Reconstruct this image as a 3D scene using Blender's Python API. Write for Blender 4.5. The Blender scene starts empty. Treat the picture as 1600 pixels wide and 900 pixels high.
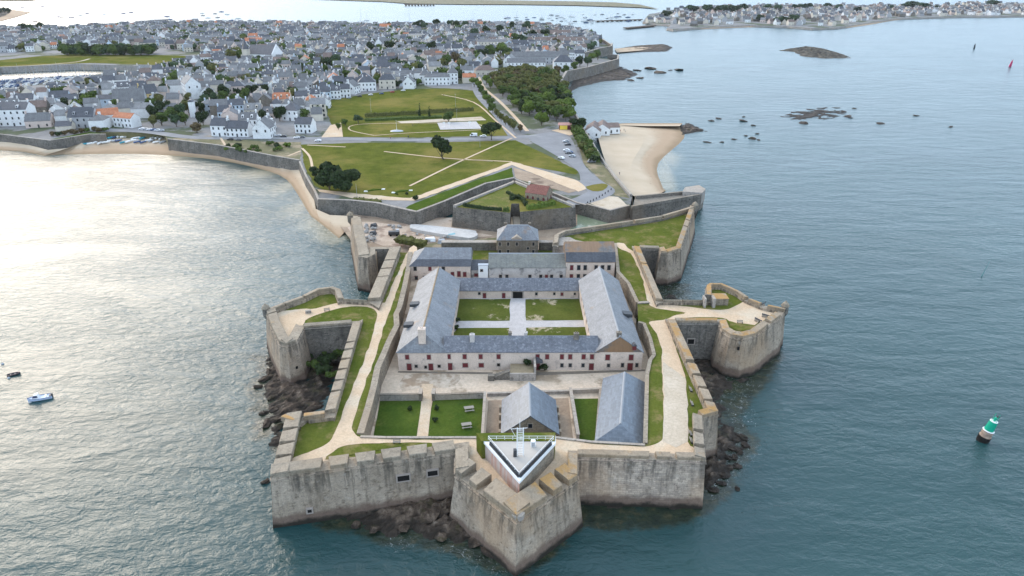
import bpy, bmesh, math, random
import numpy as np
from mathutils import Vector, Matrix, noise as mnoise
from mathutils.geometry import tessellate_polygon
S = bpy.context.scene
COL = S.collection
R = math.radians
RNG = random.Random(7)

# ------------------------------------------------------------------ camera
CAMZ, FPX, PITCH = 110.0, 1066.0, R(24.69)
cam = bpy.data.objects.new('camera', bpy.data.cameras.new('camera'))
COL.objects.link(cam)
cam.location = (0, 0, CAMZ)
cam.rotation_euler = (R(90) - PITCH, 0, 0)
cam.data.sensor_width = 36.0
cam.data.lens = 36.0 * FPX / 1600.0
cam.data.clip_start = 1.0
cam.data.clip_end = 60000.0
S.camera = cam

# ------------------------------------------------------------------ sky, sun, exposure
SUN_AZ, SUN_EL = R(-42), R(26)          # azimuth from +Y towards +X
W = bpy.data.worlds.new('World'); S.world = W; W.use_nodes = True
wn = W.node_tree.nodes; wl = W.node_tree.links
sky = wn.new('ShaderNodeTexSky'); sky.sky_type = 'NISHITA'; sky.sun_disc = False
sky.sun_elevation = SUN_EL; sky.sun_rotation = SUN_AZ
sky.air_density = 1.0; sky.dust_density = 1.5; sky.ozone_density = 1.5
# thin high cloud veils the blue all round
wtc = wn.new('ShaderNodeTexCoord'); wmap = wn.new('ShaderNodeVectorMath'); wmap.operation = 'MULTIPLY'; wmap.inputs[1].default_value = (1, 1, 2.6)
wl.new(wtc.outputs['Generated'], wmap.inputs[0])
wno = wn.new('ShaderNodeTexNoise'); wno.inputs['Scale'].default_value = 2.2; wno.inputs['Detail'].default_value = 8; wno.inputs['Roughness'].default_value = .58
wl.new(wmap.outputs[0], wno.inputs['Vector'])
wra = wn.new('ShaderNodeMapRange'); wra.inputs[1].default_value = .35; wra.inputs[2].default_value = .7; wra.inputs[3].default_value = .30; wra.inputs[4].default_value = .75
wl.new(wno.outputs['Fac'], wra.inputs[0])
wmx = wn.new('ShaderNodeMix'); wmx.data_type = 'RGBA'; wl.new(wra.outputs[0], wmx.inputs[0]); wl.new(sky.outputs[0], wmx.inputs[6]); wmx.inputs[7].default_value = (6.4, 7.6, 9.1, 1)
bg = wn['Background']; bg.inputs[1].default_value = 0.15
# pale haze low on the horizon
wse = wn.new('ShaderNodeSeparateXYZ'); wl.new(wtc.outputs['Generated'], wse.inputs[0])
wab = wn.new('ShaderNodeMath'); wab.operation = 'ABSOLUTE'; wl.new(wse.outputs[2], wab.inputs[0])
whz = wn.new('ShaderNodeMapRange'); whz.interpolation_type = 'SMOOTHSTEP'; whz.inputs[1].default_value = 0.0; whz.inputs[2].default_value = .55; whz.inputs[3].default_value = .5; whz.inputs[4].default_value = 0.0
wl.new(wab.outputs[0], whz.inputs[0])
wm2 = wn.new('ShaderNodeMix'); wm2.data_type = 'RGBA'; wl.new(whz.outputs[0], wm2.inputs[0]); wl.new(wmx.outputs[2], wm2.inputs[6]); wm2.inputs[7].default_value = (6.9, 8.9, 11.4, 1)
wl.new(wm2.outputs[2], bg.inputs[0])
sl = bpy.data.lights.new('sun', 'SUN'); sl.energy = 0.95; sl.angle = R(36.0); sl.color = (1.0, 0.82, 0.62)
sun = bpy.data.objects.new('sun', sl); COL.objects.link(sun)
sdir = Vector((math.sin(SUN_AZ) * math.cos(SUN_EL), math.cos(SUN_AZ) * math.cos(SUN_EL), math.sin(SUN_EL)))
sun.rotation_euler = sdir.to_track_quat('Z', 'Y').to_euler()
S.view_settings.view_transform = 'Standard'; S.view_settings.look = 'None'
S.view_settings.exposure = 0.96; S.view_settings.gamma = 1.0
S.view_settings.use_curve_mapping = False
try:
    S.cycles.max_bounces = 5; S.cycles.diffuse_bounces = 3; S.cycles.glossy_bounces = 3
    S.cycles.transparent_max_bounces = 6; S.cycles.volume_bounces = 0; S.cycles.use_denoising = True
except Exception:
    pass

# ------------------------------------------------------------------ survey: picture point -> place on a level / at a distance
_c, _s = math.cos(PITCH), math.sin(PITCH)
def ray(u, v):
    a, b = (u - 800.0) / FPX, (450.0 - v) / FPX
    return Vector((a, _c + b * _s, -_s + b * _c))
def P(u, v, z=0.0):
    d = ray(u, v); t = (z - CAMZ) / d.z
    return Vector((d.x * t, d.y * t, z))
def V(u, v, y):
    d = ray(u, v); t = y / d.y
    return Vector((d.x * t, y, CAMZ + d.z * t))
def XY(pts, z):
    return [P(u, v, z).xy for u, v in pts]

TP, COURT, LAND, MOAT = 12.0, 6.5, 7.0, 1.6       # levels: rampart walk, fort court, town and meadow, dry moat

# ------------------------------------------------------------------ materials
class NT:
    def __init__(s, name):
        s.m = bpy.data.materials.new(name); s.m.use_nodes = True
        s.n = s.m.node_tree.nodes; s.l = s.m.node_tree.links
        s.b = s.n['Principled BSDF']
        s.g = None
    def new(s, t, **kw):
        x = s.n.new(t)
        for k, v in kw.items(): setattr(x, k, v)
        return x
    def put(s, sock, v):
        if hasattr(v, 'is_linked') or isinstance(v, bpy.types.NodeSocket): s.l.new(v, sock)
        elif isinstance(v, (tuple, list)) and len(v) == 3 and sock.type == 'RGBA': sock.default_value = (*v, 1)
        else: sock.default_value = v
    def pos(s):
        if s.g is None: s.g = s.new('ShaderNodeNewGeometry')
        return s.g.outputs['Position']
    def nz(s):
        s.pos(); x = s.new('ShaderNodeSeparateXYZ'); s.put(x.inputs[0], s.g.outputs['Normal']); return x.outputs[2]
    def uv(s): return s.new('ShaderNodeTexCoord').outputs['UV']
    def sep(s, v):
        x = s.new('ShaderNodeSeparateXYZ'); s.put(x.inputs[0], v); return x.outputs
    def vmul(s, v, k):
        x = s.new('ShaderNodeVectorMath', operation='MULTIPLY'); s.put(x.inputs[0], v); x.inputs[1].default_value = k; return x.outputs[0]
    def noise(s, v, scale, detail=6, rough=.55, dist=0.0):
        x = s.new('ShaderNodeTexNoise'); s.put(x.inputs['Vector'], v); x.inputs['Scale'].default_value = scale
        x.inputs['Detail'].default_value = detail; x.inputs['Roughness'].default_value = rough; x.inputs['Distortion'].default_value = dist
        return x.outputs['Fac']
    def ramp(s, f, stops):
        x = s.new('ShaderNodeValToRGB'); e = x.color_ramp.elements
        while len(e) < len(stops): e.new(0.5)
        for el, (p, c) in zip(e, stops):
            el.position = p; el.color = (*c, 1) if isinstance(c, (tuple, list)) else (c, c, c, 1)
        s.put(x.inputs[0], f); return x.outputs[0]
    def mix(s, f, a, b, mode='MIX'):
        x = s.new('ShaderNodeMix', data_type='RGBA', blend_type=mode)
        s.put(x.inputs[0], f); s.put(x.inputs[6], a); s.put(x.inputs[7], b); return x.outputs[2]
    def math(s, op, a, b=0.0, clamp=False):
        x = s.new('ShaderNodeMath', operation=op, use_clamp=clamp); s.put(x.inputs[0], a); s.put(x.inputs[1], b); return x.outputs[0]
    def step(s, v, lo, hi):
        x = s.new('ShaderNodeMapRange', interpolation_type='SMOOTHSTEP'); s.put(x.inputs[0], v)
        x.inputs[1].default_value = lo; x.inputs[2].default_value = hi; return x.outputs[0]
    def bump(s, h, strength=.5, dist=.1, prev=None):
        x = s.new('ShaderNodeBump'); s.put(x.inputs['Height'], h); x.inputs['Strength'].default_value = strength; x.inputs['Distance'].default_value = dist
        if prev is not None: s.l.new(prev, x.inputs['Normal'])
        return x.outputs[0]
    def done(s, col=None, rough=.9, normal=None, spec=.3, metal=0.0):
        if col is not None: s.put(s.b.inputs['Base Color'], col)
        s.put(s.b.inputs['Roughness'], rough); s.put(s.b.inputs['Metallic'], metal)
        s.b.inputs['Specular IOR Level'].default_value = spec
        if normal is not None: s.l.new(normal, s.b.inputs['Normal'])
        return s.m

def mottled(name, a, b, scale=.25, rough=.9, c=None, cscale=.05, cr=(.5, .65), fine=3.0, bump=.3, dist=.08, spec=.3):
    n = NT(name); p = n.pos()
    col = n.ramp(n.noise(p, scale, 9, .62), [(.3, a), (.7, b)])
    if c is not None: col = n.mix(n.step(n.noise(p, cscale, 7, .6), *cr), col, c)
    f = n.noise(p, fine, 4, .7)
    col = n.mix(.55, col, n.ramp(f, [(.25, .62), (.75, 1.35)]), 'MULTIPLY')
    return n.done(col, rough, n.bump(f, bump, dist) if bump else None, spec)

def stone(name, a, b, tide=False, lichen=0.0, course=(.7, .33), joint=.25, lich=(.38, .25, .11), streak=.5):
    n = NT(name); p = n.pos(); z = n.sep(p)[2]
    col = n.ramp(n.noise(p, .16, 9, .65), [(.32, a), (.68, b)])
    col = n.mix(n.step(n.noise(p, .9, 6, .65), .5, .72), col, tuple(x * .62 for x in a))
    br = n.new('ShaderNodeTexBrick'); n.put(br.inputs['Vector'], n.uv()); br.inputs['Scale'].default_value = 1
    br.inputs['Brick Width'].default_value = course[0]; br.inputs['Row Height'].default_value = course[1]
    br.inputs['Mortar Size'].default_value = .025; br.inputs['Color1'].default_value = (.72, .72, .72, 1)
    br.inputs['Color2'].default_value = (1.2, 1.17, 1.12, 1); br.inputs['Mortar'].default_value = (.5, .48, .45, 1)
    col = n.mix(joint * 2 if joint < .5 else 1.0, col, br.outputs[0], 'MULTIPLY')
    # rain streaks
    st = n.noise(n.vmul(p, (1.1, 1.1, .07)), 1.0, 6, .6)
    col = n.mix(n.math('MULTIPLY', n.step(st, .5, .7), streak), col, tuple(x * .42 for x in a))
    big = n.noise(p, .045, 5, .6)
    col = n.mix(n.math('MULTIPLY', n.step(big, .48, .66), .55), col, (a[0] * 1.45, a[1] * 1.22, a[2] * .98))
    if tide:
        run = n.noise(n.vmul(p, (.55, .55, .035)), 1.0, 8, .66)
        col = n.mix(n.math('MULTIPLY', n.math('MULTIPLY', n.step(run, .44, .60), n.step(n.math('ADD', z, n.math('MULTIPLY', n.noise(p, .25, 4), 7.0)), 8.5, 14.5)), .66), col, (.065, .058, .048))
        col = n.mix(n.math('MULTIPLY', n.step(n.noise(p, .5, 8, .7), .58, .70), .35), col, (.46, .42, .36))
    if lichen:
        up = n.step(n.nz(), .45, .85)
        lc = n.step(n.noise(p, .11, 8, .7), .66 - lichen * .3, .78 - lichen * .3)
        pale = n.mix(n.noise(p, 1.4, 6), (.36, .29, .21), (.56, .46, .345))
        col = n.mix(n.math('MULTIPLY', up, .28), col, pale)
        col = n.mix(n.math('MULTIPLY', n.math('MAXIMUM', n.math('MULTIPLY', up, lc), n.math('MULTIPLY', n.step(n.noise(p, .2, 7), .7, .8), .5)), .85), col, lich)
    if tide:
        nzv = n.math('MULTIPLY', n.noise(p, .3, 6), 3.0)
        zz = n.math('SUBTRACT', z, nzv)
        col = n.mix(n.math('MULTIPLY', n.math('SUBTRACT', 1.0, n.step(zz, .6, 2.2)), .8), col, (.13, .085, .065))
        col = n.mix(n.math('SUBTRACT', 1.0, n.step(zz, -1.1, .2)), col, (.028, .024, .018))
    f = n.noise(p, 2.6, 5, .7)
    col = n.mix(.5, col, n.ramp(f, [(.2, .55), (.8, 1.4)]), 'MULTIPLY')
    bm = n.bump(br.outputs['Fac'], .35, -.06)
    return n.done(col, .93, n.bump(f, .5, .16, bm), .2)

def plain(name, c, rough=.6, spec=.4, metal=0.0, var=.12):
    n = NT(name); p = n.pos()
    col = n.mix(n.noise(p, .8, 5, .6), tuple(x * (1 - var) for x in c), tuple(min(1, x * (1 + var)) for x in c))
    return n.done(col, rough, None, spec, metal)

def slate(name, a, b, lichen=0.0, rough=.5, tile=(.6, .4), pale=0.0, lich=(.25, .155, .085)):
    n = NT(name); p = n.pos()
    br = n.new('ShaderNodeTexBrick'); n.put(br.inputs['Vector'], n.uv()); br.inputs['Scale'].default_value = 1
    br.inputs['Brick Width'].default_value = tile[0]; br.inputs['Row Height'].default_value = tile[1]; br.inputs['Mortar Size'].default_value = .02
    br.inputs['Color1'].default_value = (.6, .6, .6, 1); br.inputs['Color2'].default_value = (1.35, 1.35, 1.35, 1); br.inputs['Mortar'].default_value = (.55, .55, .55, 1)
    col = n.ramp(n.noise(p, .3, 8, .65), [(.3, a), (.7, b)])
    col = n.mix(.45, col, br.outputs[0], 'MULTIPLY')
    if pale: col = n.mix(n.math('MULTIPLY', n.step(n.noise(n.vmul(p, (1, 1, 1)), 1.1, 8, .75), .5, .62), pale), col, (.40, .42, .45))
    if lichen: col = n.mix(n.math('MULTIPLY', n.step(n.noise(p, .14, 8, .62), .68 - .3 * lichen, .82 - .3 * lichen), .8), col, lich)
    st = n.noise(n.vmul(n.uv(), (1.6, .12, 1)), 1.0, 5, .6)
    col = n.mix(.4, col, n.ramp(st, [(.3, .6), (.7, 1.3)]), 'MULTIPLY')
    return n.done(col, rough, n.bump(br.outputs['Fac'], .4, -.03), .45)

def leafmat(name, a, b, scale=.9):
    n = NT(name); p = n.pos()
    col = n.ramp(n.noise(p, scale, 5, .6), [(.32, a), (.7, b)])
    n.done(col, .85, None, .08)
    return n.m

MT = {}
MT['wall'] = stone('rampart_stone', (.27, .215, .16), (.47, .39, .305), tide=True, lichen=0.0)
MT['wallr'] = stone('rampart_ashlar', (.35, .28, .22), (.53, .44, .36), tide=True, course=(1.2, .55), joint=.5, streak=.35)
MT['top'] = stone('parapet_stone', (.21, .175, .13), (.36, .305, .235), lichen=.2)
MT['top_orange'] = stone('parapet_stone_lichen', (.25, .195, .135), (.40, .315, .225), lichen=.6, lich=(.40, .225, .075))
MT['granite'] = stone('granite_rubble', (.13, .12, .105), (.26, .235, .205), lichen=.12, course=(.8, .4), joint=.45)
MT['inner'] = stone('retaining_stone', (.22, .185, .145), (.40, .345, .27), lichen=.1, course=(.7, .35), joint=.45)
MT['court_wall'] = stone('court_wall_stone', (.30, .275, .25), (.45, .41, .37), lichen=.2, course=(.6, .3))
MT['plaster'] = mottled('pink_lime_render', (.52, .425, .35), (.68, .565, .475), .22, .92, (.36, .30, .26), .5, (.55, .75), 3.5, .2)
MT['plaster_old'] = mottled('stained_render', (.42, .39, .36), (.58, .54, .50), .25, .92, (.22, .21, .20), .35, (.52, .66), 3, .2)
MT['slate'] = slate('barrack_slate', (.090, .096, .112), (.145, .153, .172), pale=.32)
MT['slate_l'] = slate('weathered_slate', (.135, .143, .155), (.22, .226, .236), lichen=.25)
MT['slate_lich'] = slate('lichen_slate', (.11, .105, .10), (.18, .168, .155), lichen=1.0, lich=(.27, .15, .07))
MT['slate_moss'] = slate('mossy_slate', (.12, .125, .115), (.20, .20, .17), lichen=.5, lich=(.20, .19, .10))
MT['slate_d'] = slate('dark_slate', (.055, .057, .066), (.095, .098, .11))
MT['slate_new'] = slate('new_slate', (.12, .142, .168), (.14, .164, .19), rough=.33, tile=(1.2, .5))
MT['lead'] = plain('lead_ridge', (.27, .28, .29), .6)
MT['red_tile'] = slate('red_clay_tile', (.20, .075, .055), (.28, .115, .085), rough=.8)
MT['red_wood'] = plain('dark_red_paint', (.13, .020, .024), .6)
MT['surround'] = plain('granite_surround', (.34, .29, .25), .9, .2)
MT['glass'] = plain('dark_glass', (.02, .025, .03), .12, .5)
MT['white'] = plain('white_paint', (.80, .80, .78), .55, .4, var=.05)
MT['grey_metal'] = plain('grey_metal', (.38, .40, .42), .45, .5, .3)
MT['dark_metal'] = plain('dark_metal', (.05, .052, .055), .5)
MT['wood'] = plain('grey_wood', (.30, .27, .23), .85, .2)
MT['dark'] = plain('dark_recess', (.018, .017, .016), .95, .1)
MT['orange_tile'] = slate('orange_clay_tile', (.42, .15, .07), (.52, .21, .11), rough=.85)

def grassmat(name, a, b, dry, drycr=(.5, .7), drys=.06):
    n = NT(name); p = n.pos()
    col = n.ramp(n.noise(p, .12, 9, .65), [(.3, a), (.72, b)])
    col = n.mix(n.math('MULTIPLY', n.step(n.noise(p, drys, 9, .68), *drycr), .85), col, dry)
    f = n.noise(p, 1.6, 5, .75)
    col = n.mix(.6, col, n.ramp(f, [(.25, .55), (.75, 1.4)]), 'MULTIPLY')
    return n.done(col, 1.0, n.bump(n.noise(p, 5, 3, .7), .6, .12), 0.0)
MT['grass'] = grassmat('meadow_grass', (.074, .092, .018), (.140, .142, .030), (.215, .175, .055), (.46, .66), .016)
MT['grass_r'] = grassmat('rampart_grass', (.070, .096, .016), (.135, .140, .030), (.22, .175, .075), (.48, .66), .17)
MT['lawn'] = grassmat('court_lawn', (.046, .082, .014), (.088, .118, .022), (.125, .125, .034), (.55, .75), .2)
MT['grass_bare'] = grassmat('worn_lawn', (.066, .086, .018), (.118, .125, .03), (.46, .375, .26), (.56, .62), .085)
MT['path'] = mottled('sandy_path', (.53, .385, .25), (.60, .455, .31), .2, .95, (.56, .46, .335), .1, (.5, .7), 2.2, .15, .04)
MT['path_pale'] = mottled('pale_gravel', (.46, .38, .28), (.54, .455, .35), .18, .95, (.40, .31, .21), .06, (.5, .64), 1.4, .2, .05)
MT['court'] = mottled('court_gravel', (.53, .41, .295), (.66, .53, .40), .14, .95, (.33, .25, .17), .10, (.52, .62), 1.2, .2, .05)
MT['paving'] = mottled('grey_paving', (.40, .37, .35), (.50, .47, .45), .5, .9, None, fine=2.5, bump=.2)
MT['asphalt'] = mottled('worn_asphalt', (.19, .19, .195), (.25, .25, .255), .12, .9, (.32, .31, .29), .05, (.55, .7), 4, .15, .02)
MT['dirt'] = mottled('bare_earth', (.25, .18, .125), (.38, .29, .205), .15, .95, (.17, .12, .085), .09, (.5, .65), 1.5, .4, .15)
MT['scrub'] = mottled('dry_scrub', (.10, .10, .045), (.19, .165, .085), .2, .95, (.28, .22, .14), .07, (.5, .62), 1.5, .5, .2)
MT['town'] = mottled('town_ground', (.15, .145, .14), (.25, .24, .23), .03, .95, (.07, .085, .04), .018, (.50, .56), .3, .1)

n = NT('beach_sand'); p = n.pos(); z = n.math('ADD', n.sep(p)[2], n.math('MULTIPLY', n.math('SUBTRACT', n.noise(p, .06, 6), .5), 1.0))
col = n.ramp(n.noise(p, .08, 7), [(.3, (.46, .365, .255)), (.7, (.54, .435, .315))])
col = n.mix(n.math('SUBTRACT', 1.0, n.step(z, .9, 2.2)), col, (.40, .285, .185))
col = n.mix(n.math('MULTIPLY', n.math('SUBTRACT', 1.0, n.step(z, .1, .8)), .8), col, (.25, .175, .10))
wrack = n.math('MULTIPLY', n.step(n.noise(n.vmul(p, (1, 1, 6)), .5, 6, .7), .58, .68), n.math('MULTIPLY', n.step(z, .9, 1.3), n.math('SUBTRACT', 1.0, n.step(z, 1.6, 2.1))))
col = n.mix(wrack, col, (.16, .11, .07))
MT['beach'] = n.done(col, .92, n.bump(n.noise(p, 1.2, 5), .3, .15), .2)

n = NT('shore_rock'); p = n.pos(); z = n.sep(p)[2]
col = n.ramp(n.noise(p, .55, 12, .76), [(.32, (.022, .016, .012)), (.48, (.085, .058, .040)), (.60, (.19, .14, .10)), (.72, (.36, .30, .24))])
col = n.mix(n.step(n.noise(p, .14, 8, .65), .54, .66), col, (.062, .054, .022))
zz = n.math('SUBTRACT', z, n.math('MULTIPLY', n.noise(p, .4, 6), 1.8))
col = n.mix(n.math('MULTIPLY', n.math('SUBTRACT', 1.0, n.step(zz, -.7, .6)), .85), col, (.018, .014, .010))
MT['rock'] = n.done(col, .8, n.bump(n.noise(p, 2.2, 7, .75), .9, .4), .3)
MT['islet'] = mottled('islet_rock', (.07, .058, .042), (.15, .125, .09), .12, .9, (.035, .030, .024), .2, (.46, .6), .8, .8, .4)

# sea: body colour from the depth (shoal attribute), foam where it breaks
n = NT('sea_water'); p = n.pos()
at = n.new('ShaderNodeAttribute'); at.attribute_name = 'shoal'; sh = n.sep(at.outputs['Vector'])
wv = n.vmul(p, (.45, 1, 1))
big = n.noise(n.vmul(p, (.006, .011, 1)), 1.0, 5, .6)
body = n.ramp(big, [(.3, (.013, .047, .048)), (.7, (.021, .066, .065))])
weed = n.ramp(n.noise(p, .30, 9, .72), [(.34, (.010, .016, .012)), (.52, (.026, .034, .018)), (.62, (.055, .050, .024)), (.78, (.095, .085, .055))])
shn = n.step(n.math('ADD', sh[0], n.math('MULTIPLY', n.math('SUBTRACT', n.noise(p, .16, 9, .7), .5), 2.2)), .35, .95)
body = n.mix(n.math('MULTIPLY', shn, .92), body, weed)
body = n.mix(n.step(sh[2], .2, 1.0), body, (.20, .19, .13))
fo = n.math('MULTIPLY', n.step(n.noise(p, .9, 10, .8, 1.4), .56, .70), n.step(n.math('ADD', sh[1], n.math('MULTIPLY', n.math('SUBTRACT', n.noise(p, .15, 5), .5), .9)), .3, .8))
body = n.mix(fo, body, (.75, .78, .78))
w1 = n.noise(wv, .11, 3, .5, .3); w2 = n.noise(n.vmul(p, (.75, 1.2, 1)), .42, 4, .6, .5); w3 = n.noise(wv, 1.7, 4, .6)
lane = n.step(n.noise(n.vmul(p, (.012, .03, 1)), 1.0, 5, .6, .4), .36, .64)
def wavebump(h, k0, k1, dist, prev=None):
    x = n.new('ShaderNodeBump'); n.put(x.inputs['Height'], h); n.put(x.inputs['Strength'], n.math('ADD', k0, n.math('MULTIPLY', lane, k1))); x.inputs['Distance'].default_value = dist
    if prev is not None: n.l.new(prev, x.inputs['Normal'])
    return x.outputs[0]
nb = wavebump(w1, .42, .15, 1.9); nb = wavebump(w2, .40, .35, .75, nb); nb = wavebump(w3, .35, .35, .20, nb)
n.b.inputs['IOR'].default_value = 1.40
MT['sea'] = n.done(body, n.mix(fo, (.27, .27, .27), (.8, .8, .8)), nb, .5)

# ------------------------------------------------------------------ mesh builder and tagging
class MB:
    def __init__(s): s.v = []; s.f = []; s.mi = []
    def add(s, pts, faces, mi=0):
        o = len(s.v); s.v += [tuple(p) for p in pts]
        for f in faces: s.f.append([o + i for i in f]); s.mi.append(mi)
    def quad(s, a, b, c, d, mi=0): s.add([a, b, c, d], [(0, 1, 2, 3)], mi)
    def tri(s, a, b, c, mi=0): s.add([a, b, c], [(0, 1, 2)], mi)
    def hexa(s, lo, hi, mi=0):
        """solid between two quads of points given in the same order, counter-clockwise seen from above"""
        s.add(list(lo) + list(hi), [(3, 2, 1, 0), (4, 5, 6, 7), (0, 1, 5, 4), (1, 2, 6, 5), (2, 3, 7, 6), (3, 0, 4, 7)], mi)
    def box(s, c, d, rz=0.0, mi=0):
        """box standing on c (centre of its foot), size d, turned rz about z"""
        ca, sa = math.cos(rz), math.sin(rz); x, y, h = d[0] / 2, d[1] / 2, d[2]
        q = [(c[0] + a * ca - b * sa, c[1] + a * sa + b * ca) for a, b in ((-x, -y), (x, -y), (x, y), (-x, y))]
        s.hexa([(*k, c[2]) for k in q], [(*k, c[2] + h) for k in q], mi)
    def prism(s, poly, z0, z1, mi=0, top=True, bottom=False, mit=None):
        """upright solid over a 2-D outline (either winding)"""
        a = sum(p[0] * q[1] - q[0] * p[1] for p, q in zip(poly, poly[1:] + poly[:1]))
        if a < 0: poly = poly[::-1]
        m = len(poly)
        s.add([(*p[:2], z0) for p in poly] + [(*p[:2], z1) for p in poly], [(i, (i + 1) % m, m + (i + 1) % m, m + i) for i in range(m)], mi)
        if top: s.flat(poly, z1, mi if mit is None else mit)
        if bottom: s.flat(poly, z0, mi, True)
    def flat(s, poly, z, mi=0, down=False, holes=()):
        rings = [[Vector((*p[:2], 0)) for p in r] for r in [poly, *holes]]
        allp = [q for r in rings for q in r]
        fs = []
        for t in tessellate_polygon(rings):
            a, b, c = (allp[i] for i in t)
            k = (b.x - a.x) * (c.y - a.y) - (b.y - a.y) * (c.x - a.x)
            if (k < 0) != down: t = t[::-1]
            fs.append(tuple(t))
        zz = z if callable(z) else (lambda x, y: z)
        s.add([(q.x, q.y, zz(q.x, q.y)) for q in allp], fs, mi)
    def tube(s, a, b, r0, r1=None, n=8, mi=0, caps=True):
        a, b = Vector(a), Vector(b); r1 = r0 if r1 is None else r1
        d = (b - a).normalized(); x = d.orthogonal().normalized(); y = d.cross(x)
        A = [a + (x * math.cos(k * 2 * math.pi / n) + y * math.sin(k * 2 * math.pi / n)) * r0 for k in range(n)]
        B = [b + (x * math.cos(k * 2 * math.pi / n) + y * math.sin(k * 2 * math.pi / n)) * r1 for k in range(n)]
        fs = [(i, (i + 1) % n, n + (i + 1) % n, n + i) for i in range(n)]
        if caps: fs += [tuple(range(n))[::-1], tuple(range(n, 2 * n))]
        s.add(A + B, fs, mi)
    def lathe(s, prof, c=(0, 0, 0), n=12, mi=0, sx=1, sy=1):
        pts = [(c[0] + r * sx * math.cos(k * 2 * math.pi / n), c[1] + r * sy * math.sin(k * 2 * math.pi / n), c[2] + z) for r, z in prof for k in range(n)]
        fs = [(j * n + i, j * n + (i + 1) % n, (j + 1) * n + (i + 1) % n, (j + 1) * n + i) for j in range(len(prof) - 1) for i in range(n)]
        fs += [tuple(range(n))[::-1], tuple(range((len(prof) - 1) * n, len(prof) * n))]
        s.add(pts, fs, mi)
    def build(s, name, mat, parent=None, uv=True, smooth=False):
        off = Vector((0, 0, 0))
        if parent is not None:
            q = parent
            while q is not None: off += Vector(q.location); q = q.parent
        me = bpy.data.meshes.new(name)
        v = np.array(s.v, dtype=np.float64).reshape(-1, 3) - np.array(off)
        me.from_pydata(v.tolist(), [], s.f)
        for m in (mat if isinstance(mat, (list, tuple)) else [mat]): me.materials.append(m)
        if any(s.mi): me.polygons.foreach_set('material_index', s.mi)
        if uv:
            L = me.uv_layers.new(name='UVMap'); out = np.zeros(len(me.loops) * 2)
            w = np.array(s.v, dtype=np.float64).reshape(-1, 3); i = 0
            for f in s.f:
                q = w[f]; nn = np.zeros(3)
                for k in range(1, len(f) - 1): nn += np.cross(q[k] - q[0], q[k + 1] - q[0])
                ln = np.linalg.norm(nn)
                nn = nn / ln if ln > 1e-12 else np.array((0, 0, 1.0))
                t = np.array((-nn[1], nn[0], 0.0)); lt = np.linalg.norm(t)
                t = t / lt if lt > .05 else np.array((1.0, 0, 0))
                bt = np.cross(nn, t)
                for k in q: out[i] = k @ t; out[i + 1] = k @ bt; i += 2
            L.data.foreach_set('uv', out)
        if smooth: me.polygons.foreach_set('use_smooth', [True] * len(me.polygons))
        me.update()
        o = bpy.data.objects.new(name, me); COL.objects.link(o)
        if parent is not None: o.parent = parent
        return o

def tag(o, label=None, cat=None, group=None, kind=None):
    if label: o['label'] = label
    if cat: o['category'] = cat
    if group: o['group'] = group
    if kind: o['kind'] = kind
    return o
def empty(name, loc, label, cat, group=None, rz=0.0):
    o = bpy.data.objects.new(name, None); COL.objects.link(o)
    o.location = loc; o.rotation_euler = (0, 0, rz); o.empty_display_size = .5
    return tag(o, label, cat, group, 'thing')
KIDS = {}
def kids(o):
    return [c for c in o.children]
def copy_tree(o, parent=None):
    c = o.copy(); COL.objects.link(c)
    if parent is not None: c.parent = parent
    for ch in o.children: copy_tree(ch, c)
    return c
def smoothline(pts, n=4, closed=False):
    pts = [Vector(p) for p in pts]; m = len(pts); out = []
    for i in range(m if closed else m - 1):
        if closed: a, b, c, d = pts[i - 1], pts[i], pts[(i + 1) % m], pts[(i + 2) % m]
        else: a, b, c, d = pts[max(i - 1, 0)], pts[i], pts[i + 1], pts[min(i + 2, m - 1)]
        for k in range(n):
            t = k / n
            out.append(.5 * (2 * b + (c - a) * t + (2 * a - 5 * b + 4 * c - d) * t * t + (3 * b - a - 3 * c + d) * t ** 3))
    if not closed: out.append(pts[-1])
    return out
def inside(x, y, poly):
    r = False; j = len(poly) - 1
    for i in range(len(poly)):
        a, b = poly[i], poly[j]
        if (a[1] > y) != (b[1] > y) and x < (b[0] - a[0]) * (y - a[1]) / (b[1] - a[1]) + a[0]: r = not r
        j = i
    return r
def dist_line(x, y, pts):
    best = 1e9
    for a, b in zip(pts, pts[1:]):
        dx, dy = b[0] - a[0], b[1] - a[1]; L = dx * dx + dy * dy
        t = max(0, min(1, ((x - a[0]) * dx + (y - a[1]) * dy) / L)) if L else 0
        best = min(best, math.hypot(x - a[0] - t * dx, y - a[1] - t * dy))
    return best
def sheet(name, px, z, mat, smooth=0, kind='structure', holes=(), lift=0.0, world=False, ragged=None):
    """a flat sheet of ground over an outline surveyed on level z; worn edges wander a little"""
    if ragged is None: ragged = {'rampart_path': .45, 'gravel_walk': .5, 'path_verge': .4, 'bastion_lawn': .3, 'court_lawn': .2, 'square_lawn': .35, 'garden_path': .3, 'glacis_path': .9, 'meadow': .8, 'bare_sand': .6, 'car_park': .3, 'moat_sand': 1.0, 'shore_grass': 1.0, 'playing_field': .8, 'covered_way': .5, 'excavation': 1.0}.get(name, 0)
    q = [Vector(p) for p in px] if world else XY(px, z)
    if smooth: q = smoothline(q, smooth, True)
    if ragged:
        out = []
        for a, b in zip(q, q[1:] + q[:1]):
            a, b = Vector(a), Vector(b); c = max(1, min(60, int((b - a).length / (2.0 if z > 8 else 4.0))))
            for k in range(c):
                p = a.lerp(b, k / c); o = Vector((p.x * .35, p.y * .35, z)); out.append(p + Vector((mnoise.noise(o), mnoise.noise(o + Vector((9, 5, 2)))))  * ragged)
        q = out
    m = MB(); m.flat(q, z + lift, holes=holes)
    return tag(m.build(name, mat, uv=False), kind=kind)
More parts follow.
